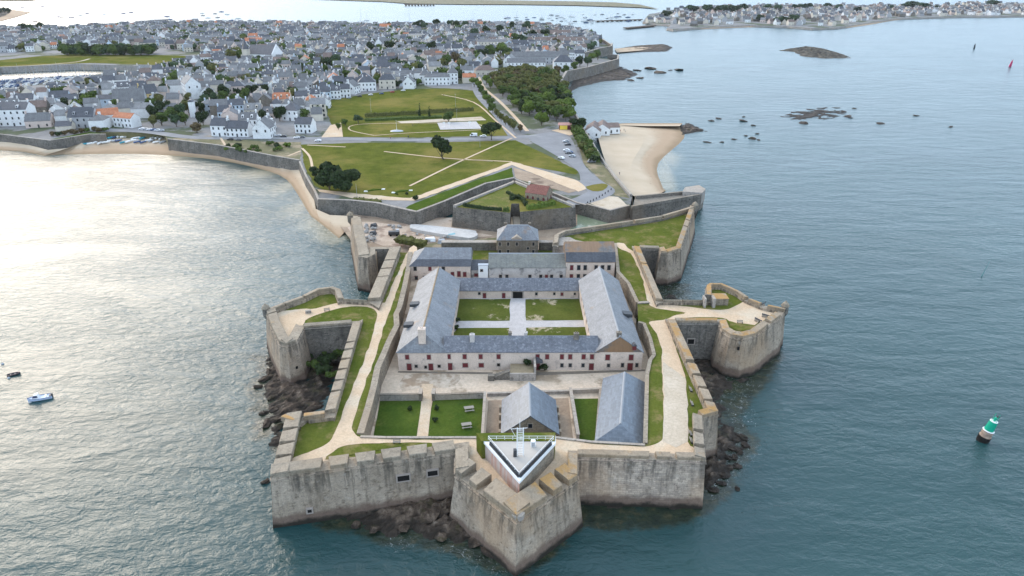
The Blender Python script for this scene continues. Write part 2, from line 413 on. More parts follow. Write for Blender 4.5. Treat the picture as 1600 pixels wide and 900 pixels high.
def ribbon(name, px, z, width, mat, lift=0.0, smooth=4, kind='structure'):
    q = smoothline(XY(px, z), smooth); m = MB(); L = []
    for i, p in enumerate(q):
        d = (q[min(i + 1, len(q) - 1)] - q[max(i - 1, 0)]).normalized(); nn = Vector((-d.y, d.x)) * width / 2
        L.append((p + nn, p - nn))
    for (a, b), (c, d) in zip(L, L[1:]): m.quad((*b, z + lift), (*d, z + lift), (*c, z + lift), (*a, z + lift))
    return tag(m.build(name, mat, uv=False), kind=kind)
# ================================================================== SETTING: sea, land, beaches
LAND_PX = [(-420, 216), (0, 212), (78, 222), (140, 212), (150, 206), (255, 207), (264, 221), (340, 230), (432, 248), (467, 254), (478, 279), (492, 303), (497, 316),
           (548, 318), (588, 322), (614, 328), (649, 336), (696, 318), (760, 290), (804, 281), (830, 292), (872, 306), (900, 318), (916, 322), (953, 332), (984, 324),
           (988, 307), (962, 277), (940, 247), (925, 222), (908, 195), (892, 168), (880, 146), (876, 137), (886, 118), (920, 111), (966, 98), (950, 92), (914, 89),
           (936, 82), (956, 74), (944, 66), (930, 58), (905, 50), (850, 42), (760, 37), (640, 40), (560, 39), (470, 38), (320, 37), (248, 36), (180, 41), (100, 46), (66, 50), (0, 42), (-420, 40)]
INLET_PX = [(-420, 114), (0, 105), (120, 100), (210, 102.5), (245, 106), (226, 117), (170, 113), (120, 121), (80, 130), (0, 139), (-420, 160)]
LANDXY = XY(LAND_PX, LAND)
sheet('town_ground', LAND_PX, LAND, MT['town'], holes=[XY(INLET_PX, LAND)], lift=0)
def skirt(name, px, z0, z1, mat, world=False):
    q = px if world else XY(px, z0); m = MB()
    for a, b in zip(q, q[1:]): m.quad((*a, z1), (*b, z1), (*b, z0), (*a, z0))
    return tag(m.build(name, mat), kind='structure')
skirt('far_shore_bank', LAND_PX[45:], LAND, -1, MT['rock'])
skirt('inlet_bank', INLET_PX + INLET_PX[:1], LAND, -1, MT['court_wall'])

# beaches: rows of levels between the foot of the sea wall and the waterline
def beach(name, rows, zs, seg=40):
    lines = []
    for r, z in zip(rows, zs):
        q = [P(u, v, z) for u, v in r]; q = smoothline([(p.x, p.y, p.z) for p in q], 4)
        L = [0.0]
        for a, b in zip(q, q[1:]): L.append(L[-1] + (b - a).length)
        out = []
        for k in range(seg + 1):
            t = L[-1] * k / seg; i = max(j for j in range(len(L)) if L[j] <= t + 1e-9); i = min(i, len(q) - 2)
            out.append(q[i].lerp(q[i + 1], (t - L[i]) / max(1e-9, L[i + 1] - L[i])))
        lines.append(out)
    m = MB()
    for r0, r1 in zip(lines, lines[1:]):
        for k in range(seg): m.quad(r0[k], r1[k], r1[k + 1], r0[k + 1])
    return tag(m.build(name, MT['beach'], uv=False, smooth=True), kind='structure')
BL_TOP = [(-300, 214), (0, 221), (80, 235), (126, 224), (146, 212), (200, 210.5), (256, 212), (268, 222), (320, 231), (432, 249), (466, 256), (490, 310), (497, 333), (530, 336), (560, 338)]
BL_WAT = [(-300, 228), (0, 234), (68, 243), (90, 241), (174, 240), (220, 240), (300, 245), (360, 253), (420, 267), (448, 280), (466, 304), (486, 337), (502, 349), (530, 372)]
beach('cove_beach', [BL_TOP, BL_WAT, [(u - 10, v + 12) for u, v in BL_WAT]], [3.2, 0.05, -1.4])
beach('sand_beach', [[(934, 212), (946, 252), (972, 292), (990, 306), (998, 308)], [(962, 196), (1005, 215), (985, 262), (1010, 300), (1018, 305)],
                     [(1010, 196), (1028, 215), (1003, 250), (1024, 292), (1032, 302)], [(1062, 196), (1068, 216), (1028, 255), (1034, 290), (1040, 298)], [(1075, 190), (1090, 216), (1042, 255), (1046, 285), (1052, 292)]],
      [3.6, 2.9, 1.5, 0.05, -1.5], 60)
beach('sand_beach_back', [[(934, 213), (962, 197), (1010, 197), (1062, 197)], [(930, 204), (962, 194), (1010, 193), (1066, 193)], [(925, 190), (962, 187), (1010, 186), (1072, 186)]], [3.0, .1, -1.5], 30)

# the sea: one sheet to the horizon, finer near the fort where shoals and breakers are
SHOALS = [([(445, 800), (500, 812), (560, 828), (640, 846), (700, 852), (760, 874), (800, 892), (850, 868), (900, 812), (960, 820), (1030, 812), (1100, 796), (1130, 768), (1150, 725), (1176, 694), (1150, 660), (1150, 640), (1172, 612), (1200, 580), (1214, 556),
            (1180, 500), (1050, 500), (900, 700), (600, 700), (440, 700)], 1.5),
          ([(410, 680), (402, 606), (412, 550), (430, 560), (470, 640)], 1.6),
          ([(0, 234), (90, 245), (180, 246), (180, 240), (60, 236)], 5.0), ([(1040, 470), (1070, 466), (1066, 446), (1030, 440)], 2.0)]
SH = [(XY(p, 0), w) for p, w in SHOALS]
FOAM = [([(1150, 620), (1166, 640), (1172, 664), (1160, 668), (1146, 640)], 1.5), ([(1140, 690), (1172, 700), (1160, 720), (1140, 740), (1115, 772), (1108, 768), (1130, 735), (1142, 712)], 1.5),
        ([(1030, 440), (1046, 446), (1080, 440), (1092, 420), (1105, 462), (1040, 464)], 2.5), ([(1028, 235), (1040, 235), (1034, 262), (1030, 280), (1026, 262)], 2.2),
        ([(605, 842), (640, 850), (622, 856)], 1.0), ([(700, 848), (790, 885), (775, 892), (690, 860)], .8), ([(850, 815), (905, 780), (880, 835)], .8), ([(0, 238), (25, 240), (28, 256), (0, 258)], 5.0),
        ([(538, 440), (575, 455), (570, 464), (535, 462)], 2.0), ([(1100, 560), (1180, 600), (1130, 640), (1100, 600)], 1.2)]
FO = [(XY(p, 0), w) for p, w in FOAM]
SAND = [(XY([(-100, 225), (60, 240), (180, 238), (300, 243), (420, 264), (450, 285), (480, 330), (530, 370), (520, 376), (474, 340), (436, 284), (300, 250), (100, 246)], 0), 3.5), (XY([(1038, 238), (1062, 222), (1052, 245), (1038, 268), (1044, 292), (1036, 292)], 0), 3.0)]
def field(x, y, polys):
    b = 0.0
    for q, w in polys:
        d = dist_line(x, y, list(q) + [q[0]])
        b = max(b, 1.0 if inside(x, y, q) else math.exp(-(d / (w * 2)) ** 2))
    return b
def axis(core0, core1, step, far0, far1):
    a = [core0 + step * k for k in range(int((core1 - core0) / step) + 1)]
    s = step; x = a[-1]
    while x < far1: s *= 1.35; x += s; a.append(min(x, far1))
    s = step; x = a[0]; pre = []
    while x > far0: s *= 1.35; x -= s; pre.append(max(x, far0))
    return pre[::-1] + a
xs = axis(-66, 92, 1.6, -14000, 14000); ys = axis(88, 300, 2.0, -3000, 16000)
m = MB(); nx, ny = len(xs), len(ys)
m.v = [(x, y, 0.0) for y in ys for x in xs]
m.f = [[j * nx + i, j * nx + i + 1, (j + 1) * nx + i + 1, (j + 1) * nx + i] for j in range(ny - 1) for i in range(nx - 1)]
m.mi = [0] * len(m.f)
water = tag(m.build('sea_water', MT['sea'], uv=False), kind='structure')
at = water.data.attributes.new('shoal', 'FLOAT_VECTOR', 'POINT'); buf = []
for x, y, _ in m.v:
    if -250 < x < 250 and 80 < y < 620: buf += [field(x, y, SH), field(x, y, FO), field(x, y, SAND)]
    else: buf += [0, 0, 0]
at.data.foreach_set('vector', buf)

# ================================================================== THE FORT
# outline of the parapet's outer edge, from the near corner counter-clockwise (the fort lies to the left hand)
Z_OUT = 14.0
RUNS = {   # name: (points, batter, thickness, material key, coping key, base level)
    'front_curtain': [(422, 740), (711, 701)], 'apex_flank': [(711, 701), (711, 731)], 'apex_face': [(711, 731), (807, 804)], 'apex_far_face': [(807, 804), (903, 740)],
    'apex_far_flank': [(903, 740), (903, 708)], 'ashlar_curtain': [(903, 708), (1103, 714)], 'corner_face': [(1103, 714), (1098, 648)], 'corner_end': [(1098, 648), (1123, 641)],
    'long_face': [(1123, 641), (1056, 499)], 'notch_curtain': [(1056, 499), (1124, 499)], 'round_nose': [(1124, 499), (1129, 512), (1142, 520), (1161, 523.5), (1181, 519), (1222, 489)],
    'nose_back': [(1222, 489), (1228, 480), (1194, 473), (1172, 464), (1156, 453), (1128, 441), (1108, 441), (1104, 444), (1104, 466)], 'back_curtain': [(1104, 466), (1036, 466)],
    'back_face': [(1036, 466), (1000, 384)], 'far_curtain': [(1000, 384), (1030, 385)], 'far_nose': [(1030, 385), (1033, 391), (1045, 392), (1064, 386), (1086, 320)],
    'far_back': [(1086, 320), (1032, 336), (988, 343), (880, 359), (866, 366), (864, 379)],
    'broad_face': [(609, 386), (574, 466)], 'cove_curtain': [(574, 466), (537, 464)], 'cove_back': [(537, 464), (532, 450), (520, 446), (495, 449), (470, 461), (440, 472), (415, 482)],
    'round_bastion': [(415, 482), (423, 506), (436, 532), (447, 535), (462, 529), (474, 507)], 'moat_curtain': [(474, 507), (551, 501)], 'merlon_face': [(551, 501), (507, 640)],
    'short_end': [(507, 640), (475, 644)], 'gap_wall': [(475, 644), (467, 650)], 'corner_top': [(467, 650), (447, 645)], 'stepped_face': [(447, 645), (422, 740)]}
OUT = []
for k, r in RUNS.items():
    for p in r:
        q = P(*p, Z_OUT).xy
        if not OUT or (q - OUT[-1]).length > .05: OUT.append(q)
if (OUT[0] - OUT[-1]).length < .05: OUT.pop()
CRT_PX = [(563, 679), (576, 636), (584, 606), (590, 576), (598, 558), (608, 534), (620, 510), (619, 492), (624, 482), (632, 450), (638, 420), (641, 395), (700, 388), (866, 386), (961, 381), (962, 388), (966, 426),
          (982, 444), (996, 474), (997, 503), (1006, 506), (1016, 530), (1022, 556), (1016, 563), (1011, 586), (1008, 694), (925, 690), (868, 683), (745, 683), (604, 683)]
CRT = XY(CRT_PX, TP)
OUT_I = [i for i, q in enumerate(OUT) if (q - P(864, 379, Z_OUT).xy).length < .1][0]
FORT_TOP = OUT[:OUT_I + 1] + CRT[14:] + CRT[:12] + OUT[OUT_I + 1:]
m = MB(); m.flat(FORT_TOP, TP); tag(m.build('rampart_ground', MT['grass_r'], uv=False), kind='structure')
m = MB(); m.flat(CRT, COURT); tag(m.build('court_ground', MT['court'], uv=False), kind='structure')

def wall_run(name, pts, ztop, zbase, batter, thick, mat, parent, zin=TP, cap=None, capmat=None, closed=False, step=5.0, ends=(None, None)):
    """battered wall along a line, the fort to its left; one body with its flat top"""
    n_ = len(pts); nr = []
    for a, b in zip(pts, pts[1:]):
        d = (b - a).normalized(); nr.append(Vector((-d.y, d.x)))
    vn = []
    for i in range(n_):
        e0 = ends[0] if i == 0 else None if i < n_ - 1 else ends[1]
        if i in (0, n_ - 1) and e0 is None: vn.append(nr[0] if i == 0 else nr[-1])
        else:
            k = (e0 if i == 0 else nr[i - 1]) + (e0 if i == n_ - 1 else nr[i])
            if i in (0, n_ - 1) and k.length_squared < .5: vn.append(nr[0] if i == 0 else nr[-1]); continue
            k = k; 
            k = k / max(.6, k.length_squared / 2) if k.length > .2 else nr[min(i, len(nr) - 1)]
            vn.append(k)
    P2, N2 = [], []
    for i in range(n_ - 1):
        L = (pts[i + 1] - pts[i]).length; c = max(1, int(L / step))
        for k in range(c): P2.append(pts[i].lerp(pts[i + 1], k / c)); N2.append(vn[i].lerp(vn[i + 1], k / c))
    P2.append(pts[-1]); N2.append(vn[-1])
    m = MB(); rows = []
    rr = random.Random(hash(name) % 1000 if False else sum(map(ord, name)))
    for p, nn in zip(P2, N2):
        j = lambda s: rr.uniform(-s, s)
        q = [p - nn * (batter + j(.12)), p - nn * (batter * .62 + j(.07)), p - nn * (batter * .3 + j(.05)), p, p + nn * thick, p + nn * thick]
        zz = [zbase, zbase + (ztop - zbase) * .35, zbase + (ztop - zbase) * .7, ztop + j(.03), ztop + .06 + j(.03), zin - .1]
        rows.append([(*a, b) for a, b in zip(q, zz)])
    for a, b in zip(rows, rows[1:]):
        for k in range(5): m.quad(a[k], b[k], b[k + 1], a[k + 1], 1 if k == 3 and capmat else 0)
    m.add(rows[0], [(0, 1, 2, 3, 4, 5)]); m.add(rows[-1], [(5, 4, 3, 2, 1, 0)])
    return m.build(name, [mat, capmat] if capmat else mat, parent), vn

def merlon(parent, a, b, t0, t1, z, h, thick, mat, splay=.35, inset=.06, dip=.35, rr=random.Random(3), s0=None, s1=None, name='merlon'):
    """thick parapet block on the wall top between two fractions of a run, its cheeks splayed outward"""
    d = (b - a); L = d.length; d = d / L; nn = Vector((-d.y, d.x)); j = lambda s: rr.uniform(-s, s)
    x0, x1 = a + d * (L * t0), a + d * (L * t1); s0 = splay if s0 is None else s0; s1 = splay if s1 is None else s1
    o0, o1 = x0 + d * s0 + nn * inset, x1 - d * s1 + nn * inset
    i0, i1 = x0 - d * 0 + nn * thick, x1 + nn * thick
    e = .10
    ch = .14
    k = max(1, int((x1 - x0).length / 3.5))
    m = MB(); O = []; I = []
    for q in range(k + 1):
        f = q / k; o = o0.lerp(o1, f); i = i0.lerp(i1, f); zo, zi = z + h - dip + j(e * .6), z + h + j(e * .6)
        O.append([(*o, z - .05), (*(o - nn * -.02), zo - ch), (*(o + nn * ch), zo), (*(i - nn * ch), zi), (*i, zi - ch), (*i, z - .05)])
    for A, B in zip(O, O[1:]):
        for r in range(5): m.quad(A[r], B[r], B[r + 1], A[r + 1])
    m.add(O[0], [(0, 1, 2, 3, 4, 5)]); m.add(O[-1], [(5, 4, 3, 2, 1, 0)])
    return m.build(name, mat, parent)

WALLS = {}
def fort_wall(key, label, thick=3.0, batter=1.5, zbase=-1.0, mat='wall', top='top', ztop=12.9, cordon=True, cuts=None, mh=1.35, splay=.35, mthick=None, extra=None, dip=.35, seg=0, mtop=None):
    pts = [P(*p, Z_OUT).xy for p in RUNS[key]]
    base = (pts[0] + pts[-1]) / 2
    t = empty(key.replace('_face', '_rampart') if False else 'fort_wall', (*base, 0), label, 'fort wall', 'walls of the sea fort')
    def adj(p, sg):
        i = min(range(len(OUT)), key=lambda q: (OUT[q] - p).length_squared); a = OUT[i]; b = OUT[(i + sg) % len(OUT)]; d = (b - a).normalized() * sg
        return Vector((-d.y, d.x))
    body, vn = wall_run('masonry', pts, ztop, zbase, batter, thick, MT[mat], t, capmat=MT['inner'], ends=(adj(pts[0], -1), adj(pts[-1], 1)))  # top in darker stone than the face, painting shade into the merlon gaps
    WALLS[key] = (t, pts)
    if cordon:
        m = MB(); rows = []
        for p, n_ in zip(pts, vn):
            rows.append([(*(p - n_ * (.32)), ztop - .75), (*(p - n_ * (.30)), ztop - .45), (*(p + n_ * .05), ztop - .40), (*(p + n_ * .05), ztop - .80)])
        for a, b in zip(rows, rows[1:]):
            for k in range(4): m.quad(a[k], b[k], b[(k + 1) % 4], a[(k + 1) % 4])
        m.add(rows[0], [(0, 1, 2, 3)]); m.add(rows[-1], [(3, 2, 1, 0)])
        m.build('cordon', MT[mat], t)
    if cuts:
        for c in cuts:
            s = c[2] if len(c) > 2 else seg
            merlon(t, pts[s], pts[s + 1], c[0], c[1], ztop, mh, (mthick or thick) - .2, MT[mtop or top], splay if c[0] > .01 else 0, dip=dip, s1=(0 if c[1] > .99 else splay))
    return t, pts

def fr(key, seg, lo_hi, axis_=0):
    """fractions of a run's segment from picture coordinates along it"""
    a, b = (P(*p, Z_OUT).xy for p in RUNS[key][seg:seg + 2]); out = []
    for s, e in lo_hi:
        r = []
        for q in (s, e):
            u0, u1 = RUNS[key][seg][axis_], RUNS[key][seg + 1][axis_]
            f = (q - u0) / (u1 - u0); v = RUNS[key][seg][1 - axis_] + f * (RUNS[key][seg + 1][1 - axis_] - RUNS[key][seg][1 - axis_])
            w = P(q, v, Z_OUT).xy if axis_ == 0 else P(v, q, Z_OUT).xy
            r.append(max(0, min(1, (w - a).length / (b - a).length)))
        out.append((r[0], r[1], seg))
    return out
fort_wall('front_curtain', 'tall grey streaked sea wall of the front with two gun ports', 3.2, 1.2, -1.5,
          cuts=fr('front_curtain', 0, [(422, 503), (513, 545), (555, 587), (596, 628), (637, 669), (677, 711)]))
fort_wall('apex_flank', 'short shaded flank wall joining the pointed bastion to the gun port curtain', 3.2, .8, -1, cuts=[(0, 1)])
fort_wall('apex_face', 'sunlit beige wall of the pointed bastion with ochre lichen under its parapet', 4.2, 2.2, -1.5, mat='wall', ztop=12.2, mh=2.3, dip=.8,
          cuts=[(0, .12, 0), (.22, .38, 0), (.46, .985, 0)])
fort_wall('apex_far_face', 'grey shaded wall of the pointed bastion below three orange topped merlons', 4.2, 2.0, -1.5, mat='wall', top='top_orange', ztop=12.2, mh=2.3, dip=.8,
          cuts=[(0.01, .50, 0), (.57, .76, 0), (.83, 1, 0)])
fort_wall('apex_far_flank', 'short flank wall joining the pointed bastion to the ashlar curtain', 2.2, .6, -1, top='top_orange', cuts=[(0, 1)], mthick=2.4)
fort_wall('ashlar_curtain', 'straight coursed stone curtain wall with a thin parapet and reddish foot', 2.2, .8, 0, mat='wallr', top='top_orange', mthick=1.7, mh=1.2,
          cuts=fr('ashlar_curtain', 0, [(903, 1016), (1025, 1049), (1057, 1103)]), splay=.25)
fort_wall('corner_face', 'low merlon topped wall closing the corner beside the dark boulders', 2.0, .8, 0, cuts=[(0, .2), (.27, .55), (.62, 1)], mh=1.3, mthick=2.6)
fort_wall('corner_end', 'shaded block end of the corner wall facing the ashlar curtain', 2.0, .7, 0, top='top_orange', cuts=[(0, 1)], cordon=False)
fort_wall('long_face', 'long pale orange parapet wall above the brown rock cove', 2.6, 1.2, -.5, top='top_orange', mthick=2.7,
          cuts=fr('long_face', 0, [(641, 627), (624, 607), (604, 587), (584, 567), (562, 499)], 1))
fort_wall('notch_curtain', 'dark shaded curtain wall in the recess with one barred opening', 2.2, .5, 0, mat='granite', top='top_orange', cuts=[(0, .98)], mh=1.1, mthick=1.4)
fort_wall('round_nose', 'rounded bastion wall streaked grey and ochre standing in open water', 2.4, 1.8, -1.5, top='top_orange', cuts=[(0, 1, i) for i in range(4)] + [(0, .48, 4), (.6, .98, 4)], mh=1.1, splay=0, mthick=2.3)
fort_wall('nose_back', 'low stepped orange parapet round the seaward tip of the gravel bastion', 1.8, 1.0, -1, top='top_orange', cuts=[(0, .8, 1), (.1, .9, 2), (.1, .95, 3), (0, 1, 4), (0, 1, 5), (0, 1, 6), (0, 1, 7)], mh=1.2, splay=0.1)
fort_wall('back_curtain', 'plain low curtain wall facing the little inlet behind the gravel bastion', 1.2, .6, 0, top='top', cuts=[(0, .55), (.57, 1)], mh=1.0, splay=0)
fort_wall('back_face', 'narrow tilted parapet wall beside the curving rampart path', 2.6, 1.0, 0, top='top_orange', cuts=[(0, .62), (.64, 1)], mh=1.2, splay=0)
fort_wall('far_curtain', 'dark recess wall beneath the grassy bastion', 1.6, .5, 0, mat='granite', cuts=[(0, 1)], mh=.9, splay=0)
fort_wall('far_nose', 'rounded wall of the grassy bastion beyond the inlet, orange lichen on its rim', 2.2, 1.6, -1, top='top_orange', cuts=[(0, 1, 0), (0, 1, 1), (0, 1, 2), (0, .45, 3), (.47, .6, 3), (.62, .98, 3)], mh=1.1, splay=.05)
fort_wall('far_back', 'long pale parapet closing the grassy bastion towards the beach', 2.2, .8, 0, mat='granite', top='top', cuts=[(0, 1, 0), (.02, .98, 1), (.02, 1, 2), (0, 1, 3), (0, 1, 4)], mh=1.3, splay=.1)
fort_wall('broad_face', 'broad flat topped rampart wall cut into four slabs above the shaded moat', 4.6, 1.0, 0, top='top', cuts=fr('broad_face', 0, [(386, 406), (407.5, 419), (420.5, 432), (433, 466)], 1), mh=1.5, splay=.1, mthick=4.5)
fort_wall('cove_curtain', 'low pale curtain wall above the dark tide pool', 1.2, .6, 0, cuts=[(0, 1)], mh=.9, splay=0)
fort_wall('cove_back', 'curving low parapet on the back of the round bastion', 2.2, .8, -1, cuts=[(0, 1, 0), (0, 1, 1), (0, 1, 2), (0, .96, 3), (.02, .96, 4), (.03, 1, 5)], mh=1.2, splay=.05)
fort_wall('round_bastion', 'rounded grey bastion wall with a lone small loophole above wet rocks', 3.0, 1.7, -1, cuts=[(.0, .3, 0), (.36, 1, 0), (.0, 1, 1), (0, 1, 2), (0, 1, 3)], mh=1.2, splay=.05)
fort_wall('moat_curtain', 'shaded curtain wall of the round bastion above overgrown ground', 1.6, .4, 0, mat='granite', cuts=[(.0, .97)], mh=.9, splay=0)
fort_wall('merlon_face', 'rampart wall with a long row of pale merlons above the rubble shore', 2.6, 1.2, 0, mthick=2.9,
          cuts=fr('merlon_face', 0, [(503, 534), (535, 545), (547, 560), (562, 576), (578, 593), (595, 610), (612, 640)], 1))
fort_wall('short_end', 'short cross wall whose block is capped with bright orange lichen', 2.2, .6, 0, top='top_orange', cuts=[(0, 1)])
fort_wall('gap_wall', 'low wall in the gap between two parapet ends', 1.5, .5, 0, cordon=False)
fort_wall('corner_top', 'end block of the stepped parapet capped with yellow lichen', 2.2, .6, 0, top='top_orange', cuts=[(0, 1)], cordon=False)
fort_wall('stepped_face', 'side wall with four big merlons stepping to the near corner', 3.4, 1.3, -1,
          cuts=fr('stepped_face', 0, [(645, 669), (672, 691), (694, 712), (715, 740)], 1), mthick=3.9)

# gun ports, loopholes, buttress cap, watch turrets
def opening(parent, key, t, z, w, h, out=.25, seg=0, frame=True, depth=.1, rise=.0):
    pts = WALLS[key][1]; a, b = pts[seg], pts[seg + 1]; d = (b - a).normalized(); nn = Vector((-d.y, d.x)); c = a.lerp(b, t) - nn * out
    def q(dx, dn, zz): p = c + d * dx - nn * dn; return (p.x, p.y, zz)
    m = MB(); W2, T = w / 2 + .3, .22
    if frame:
        for x0, x1, z0, z1 in ((-W2, -w / 2, z, z + h), (w / 2, W2, z, z + h), (-W2, W2, z + h, z + h + .28), (-W2, W2, z - .25, z)):
            m.hexa([q(x0, T, z0), q(x1, T, z0), q(x1, -.6, z0), q(x0, -.6, z0)], [q(x0, T, z1), q(x1, T, z1), q(x1, -.6, z1), q(x0, -.6, z1)])
        f = m.build('gun_port' if w > 1.5 else 'loophole', MT['surround'], parent)
    else: f = parent
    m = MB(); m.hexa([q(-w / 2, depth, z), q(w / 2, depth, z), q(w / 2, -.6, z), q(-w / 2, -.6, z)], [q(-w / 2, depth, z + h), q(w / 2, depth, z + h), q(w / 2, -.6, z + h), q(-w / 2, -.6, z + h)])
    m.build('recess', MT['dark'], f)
opening(WALLS['front_curtain'][0], 'front_curtain', .70, 7.6, 2.6, 1.5, .55)
opening(WALLS['front_curtain'][0], 'front_curtain', .865, 7.9, 2.2, 1.4, .55)
opening(WALLS['front_curtain'][0], 'front_curtain', .175, 3.0, .9, .9, 1.1)
opening(WALLS['notch_curtain'][0], 'notch_curtain', .40, 5.6, 2.0, 1.7, .3)
opening(WALLS['round_bastion'][0], 'round_bastion', .5, 5.0, .6, .7, 1.0, 3, False, .2)
opening(WALLS['round_nose'][0], 'round_nose', .8, 9.2, .6, .9, .6, 2, False, .2)
def turret(key, u, v, label, r=1.15, h=2.6, dome=True, z=11.4):
    p = P(u, v, z); t = empty('watch_turret', p, label, 'watch turret', 'stone watch turrets on the fort corners')
    m = MB(); m.lathe([(.25, -1.6), (r, 0), (r * 1.02, .1), (r, .2), (r * .96, h)], p, 12); m.build('turret_wall', MT['granite'], t)
    m = MB(); m.lathe([(r * 1.18, h), (r * 1.1, h + .25), (r * .75, h + .9), (r * .3, h + 1.35), (.15, h + 1.7)], p, 12); m.build('dome', MT['top'], t)
turret('round_bastion', 417, 493, 'small domed watch turret on the tip of the round bastion')
turret('round_nose', 1225, 489, 'small domed watch turret on the seaward tip of the gravel bastion')
turret('far_nose', 1085, 330, 'pale watch turret on the sharp tip of the grassy bastion', 1.3, 3)
turret('cove', 548, 346, 'pale watch turret at the head of the narrow bastion by the cove', 1.3, 3)
# whitewashed turret stump on the prow of the pointed bastion
p = P(809.5, 806, 12.2)
t = empty('turret_base', p, 'whitewashed stump of a turret on the prow of the pointed bastion', 'turret base')
m = MB(); m.lathe([(.3, -2.6), (1.0, -1.2), (1.25, -.2), (1.3, .9), (1.05, 1.3)], p, 14); m.build('masonry', MT['surround'], t)
m = MB(); m.lathe([(1.36, .55), (1.36, .95), (.9, 1.36)], p, 14); m.build('coping', MT['court_wall'], t)

# narrow bastion by the cove: thick wall round an excavated hollow
NB = [(609, 386), (586, 385), (586, 395), (575, 401), (560, 399), (548, 340)]
pts = [P(*q, Z_OUT).xy for q in [(548, 340), (560, 399), (573, 401.5), (586, 395), (586, 386), (609, 386)]]
t = empty('fort_wall', (*pts[1], 0), 'tall narrow bastion wall with a smooth pale walkway beside the cove', 'fort wall', 'walls of the sea fort')
wall_run('masonry', pts[:4], 13.6, -1, 1.6, 4.2, MT['wall'], t, zin=2, capmat=MT['top'])
merlon(t, pts[0], pts[1], .0, .99, 13.6, .4, 4.1, MT['top'], 0, dip=.1, name='coping')
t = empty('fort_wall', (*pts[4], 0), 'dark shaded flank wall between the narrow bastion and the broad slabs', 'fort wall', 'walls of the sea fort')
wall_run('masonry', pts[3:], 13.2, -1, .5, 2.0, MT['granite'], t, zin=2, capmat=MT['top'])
q = XY([(561, 398), (586, 394), (588, 386), (577, 383), (559, 387)], Z_OUT); m = MB(); m.prism(q, -1, 12.3); tag(m.build('bastion_floor', MT['path']), kind='structure')

# ------------------------------------------------------------------ inner retaining walls of the court
def thin_wall(label, px, z, h, w, mat, below=0.0, name='retaining_wall', cat='wall', group=None, capw=.12, mat2='court_wall', coping=True, lean=0.0, segs=True):
    """wall along a surveyed line: body, and coping stones as parts"""
    q = XY(px, z); t = empty(name, (*q[0], z), label, cat, group)
    m = MB(); nr = []
    for a, b in zip(q, q[1:]): d = (b - a).normalized(); nr.append(Vector((-d.y, d.x)))
    vn = [nr[0]] + [(a + b) / max(.5, (a + b).length_squared / 2) for a, b in zip(nr, nr[1:])] + [nr[-1]]
    rr = random.Random(len(label))
    rows = [[(*(p - n_ * (w / 2 + lean)), z - below), (*(p - n_ * w / 2), z + h), (*(p + n_ * w / 2), z + h + rr.uniform(-.03, .03)), (*(p + n_ * (w / 2)), z - below)] for p, n_ in zip(q, vn)]
    for a, b in zip(rows, rows[1:]):
        for k in range(3): m.quad(a[k], b[k], b[k + 1], a[k + 1])
    m.add(rows[0], [(0, 1, 2, 3)]); m.add(rows[-1], [(3, 2, 1, 0)])
    m.build('masonry', MT[mat], t)
    if coping:
        for i, (a, b) in enumerate(zip(q, q[1:])):
            L = (b - a).length; d = (b - a) / L; c = max(1, int(L / 4.5)); n0 = nr[i]
            for k in range(c):
                p0, p1 = a + d * (L * k / c + .03), a + d * (L * (k + 1) / c - .03); hw = w / 2 + capw; e = rr.uniform(.12, .2)
                m = MB(); m.hexa([(*(p0 - n0 * hw), z + h), (*(p1 - n0 * hw), z + h), (*(p1 + n0 * hw), z + h), (*(p0 + n0 * hw), z + h)], [(*(p0 - n0 * hw), z + h + e), (*(p1 - n0 * hw), z + h + e), (*(p1 + n0 * hw), z + h + e), (*(p0 + n0 * hw), z + h + e)])
                m.build('coping_stone', MT[mat2], t)
    return t
thin_wall('long rough retaining wall between the rampart grass and the garden court', CRT_PX[:12][::-1], TP, .25, 1.3, 'inner', TP - COURT, lean=1.0, capw=.2, mat2='inner')
thin_wall('retaining wall of the far rampart path beside the plain end of the barracks', [(961, 381), (962, 388), (966, 426), (982, 444), (996, 474)][::-1], TP, .25, 1.0, 'inner', TP - COURT, lean=-.1, mat2='inner')
thin_wall('pale retaining step facing the court below a grass triangle', [(996, 474), (1014, 473)], TP, .2, 1.0, 'court_wall', 4, lean=.2)
thin_wall('curved retaining wall hugging the tall slate gabled wing', [(997, 504), (1006, 506), (1016, 530), (1022, 556), (1016, 563), (1011, 586), (1008, 694)][::-1], TP, .2, .8, 'inner', TP - COURT, lean=.1, mat2='inner')
thin_wall('low retaining wall under the front terrace path', [(563, 683), (604, 684.5), (745, 684.5)], TP, .15, .6, 'inner', TP - COURT, capw=.05)
thin_wall('low terrace wall in front of the two new slate roofs', [(868, 684.5), (925, 691.5), (1008, 696)], TP, .15, .6, 'inner', TP - COURT, capw=.05)

# ------------------------------------------------------------------ rampart paths and terraces
PATH_L = [(452, 719), (482, 706.5), (506, 697.5), (518, 686), (528, 664), (540, 630), (560, 584), (576, 544), (586, 508), (589, 494), (587, 486), (574, 480), (550, 479), (526, 483), (482, 497),
          (474, 507), (462, 528), (448, 534), (438, 530), (428, 507), (424, 490), (470, 483), (494, 482), (524, 474), (540, 472), (572, 473), (598, 473), (606, 462), (640, 388), (652, 391), (636, 412), (628, 430), (612, 478), (600, 512), (588, 552), (578, 580),
          (566, 614), (554, 652), (550, 668), (556, 678), (570, 684), (612, 686.5), (690, 687), (745, 685), (752, 700), (772, 742), (802, 788), (798, 795), (770, 765), (738, 715), (716, 702), (690, 693), (620, 692), (580, 692.5), (545, 695), (522, 704), (512, 720), (508, 732), (440, 738)]
sheet('rampart_path', PATH_L, TP, MT['path'], 3, lift=.05)
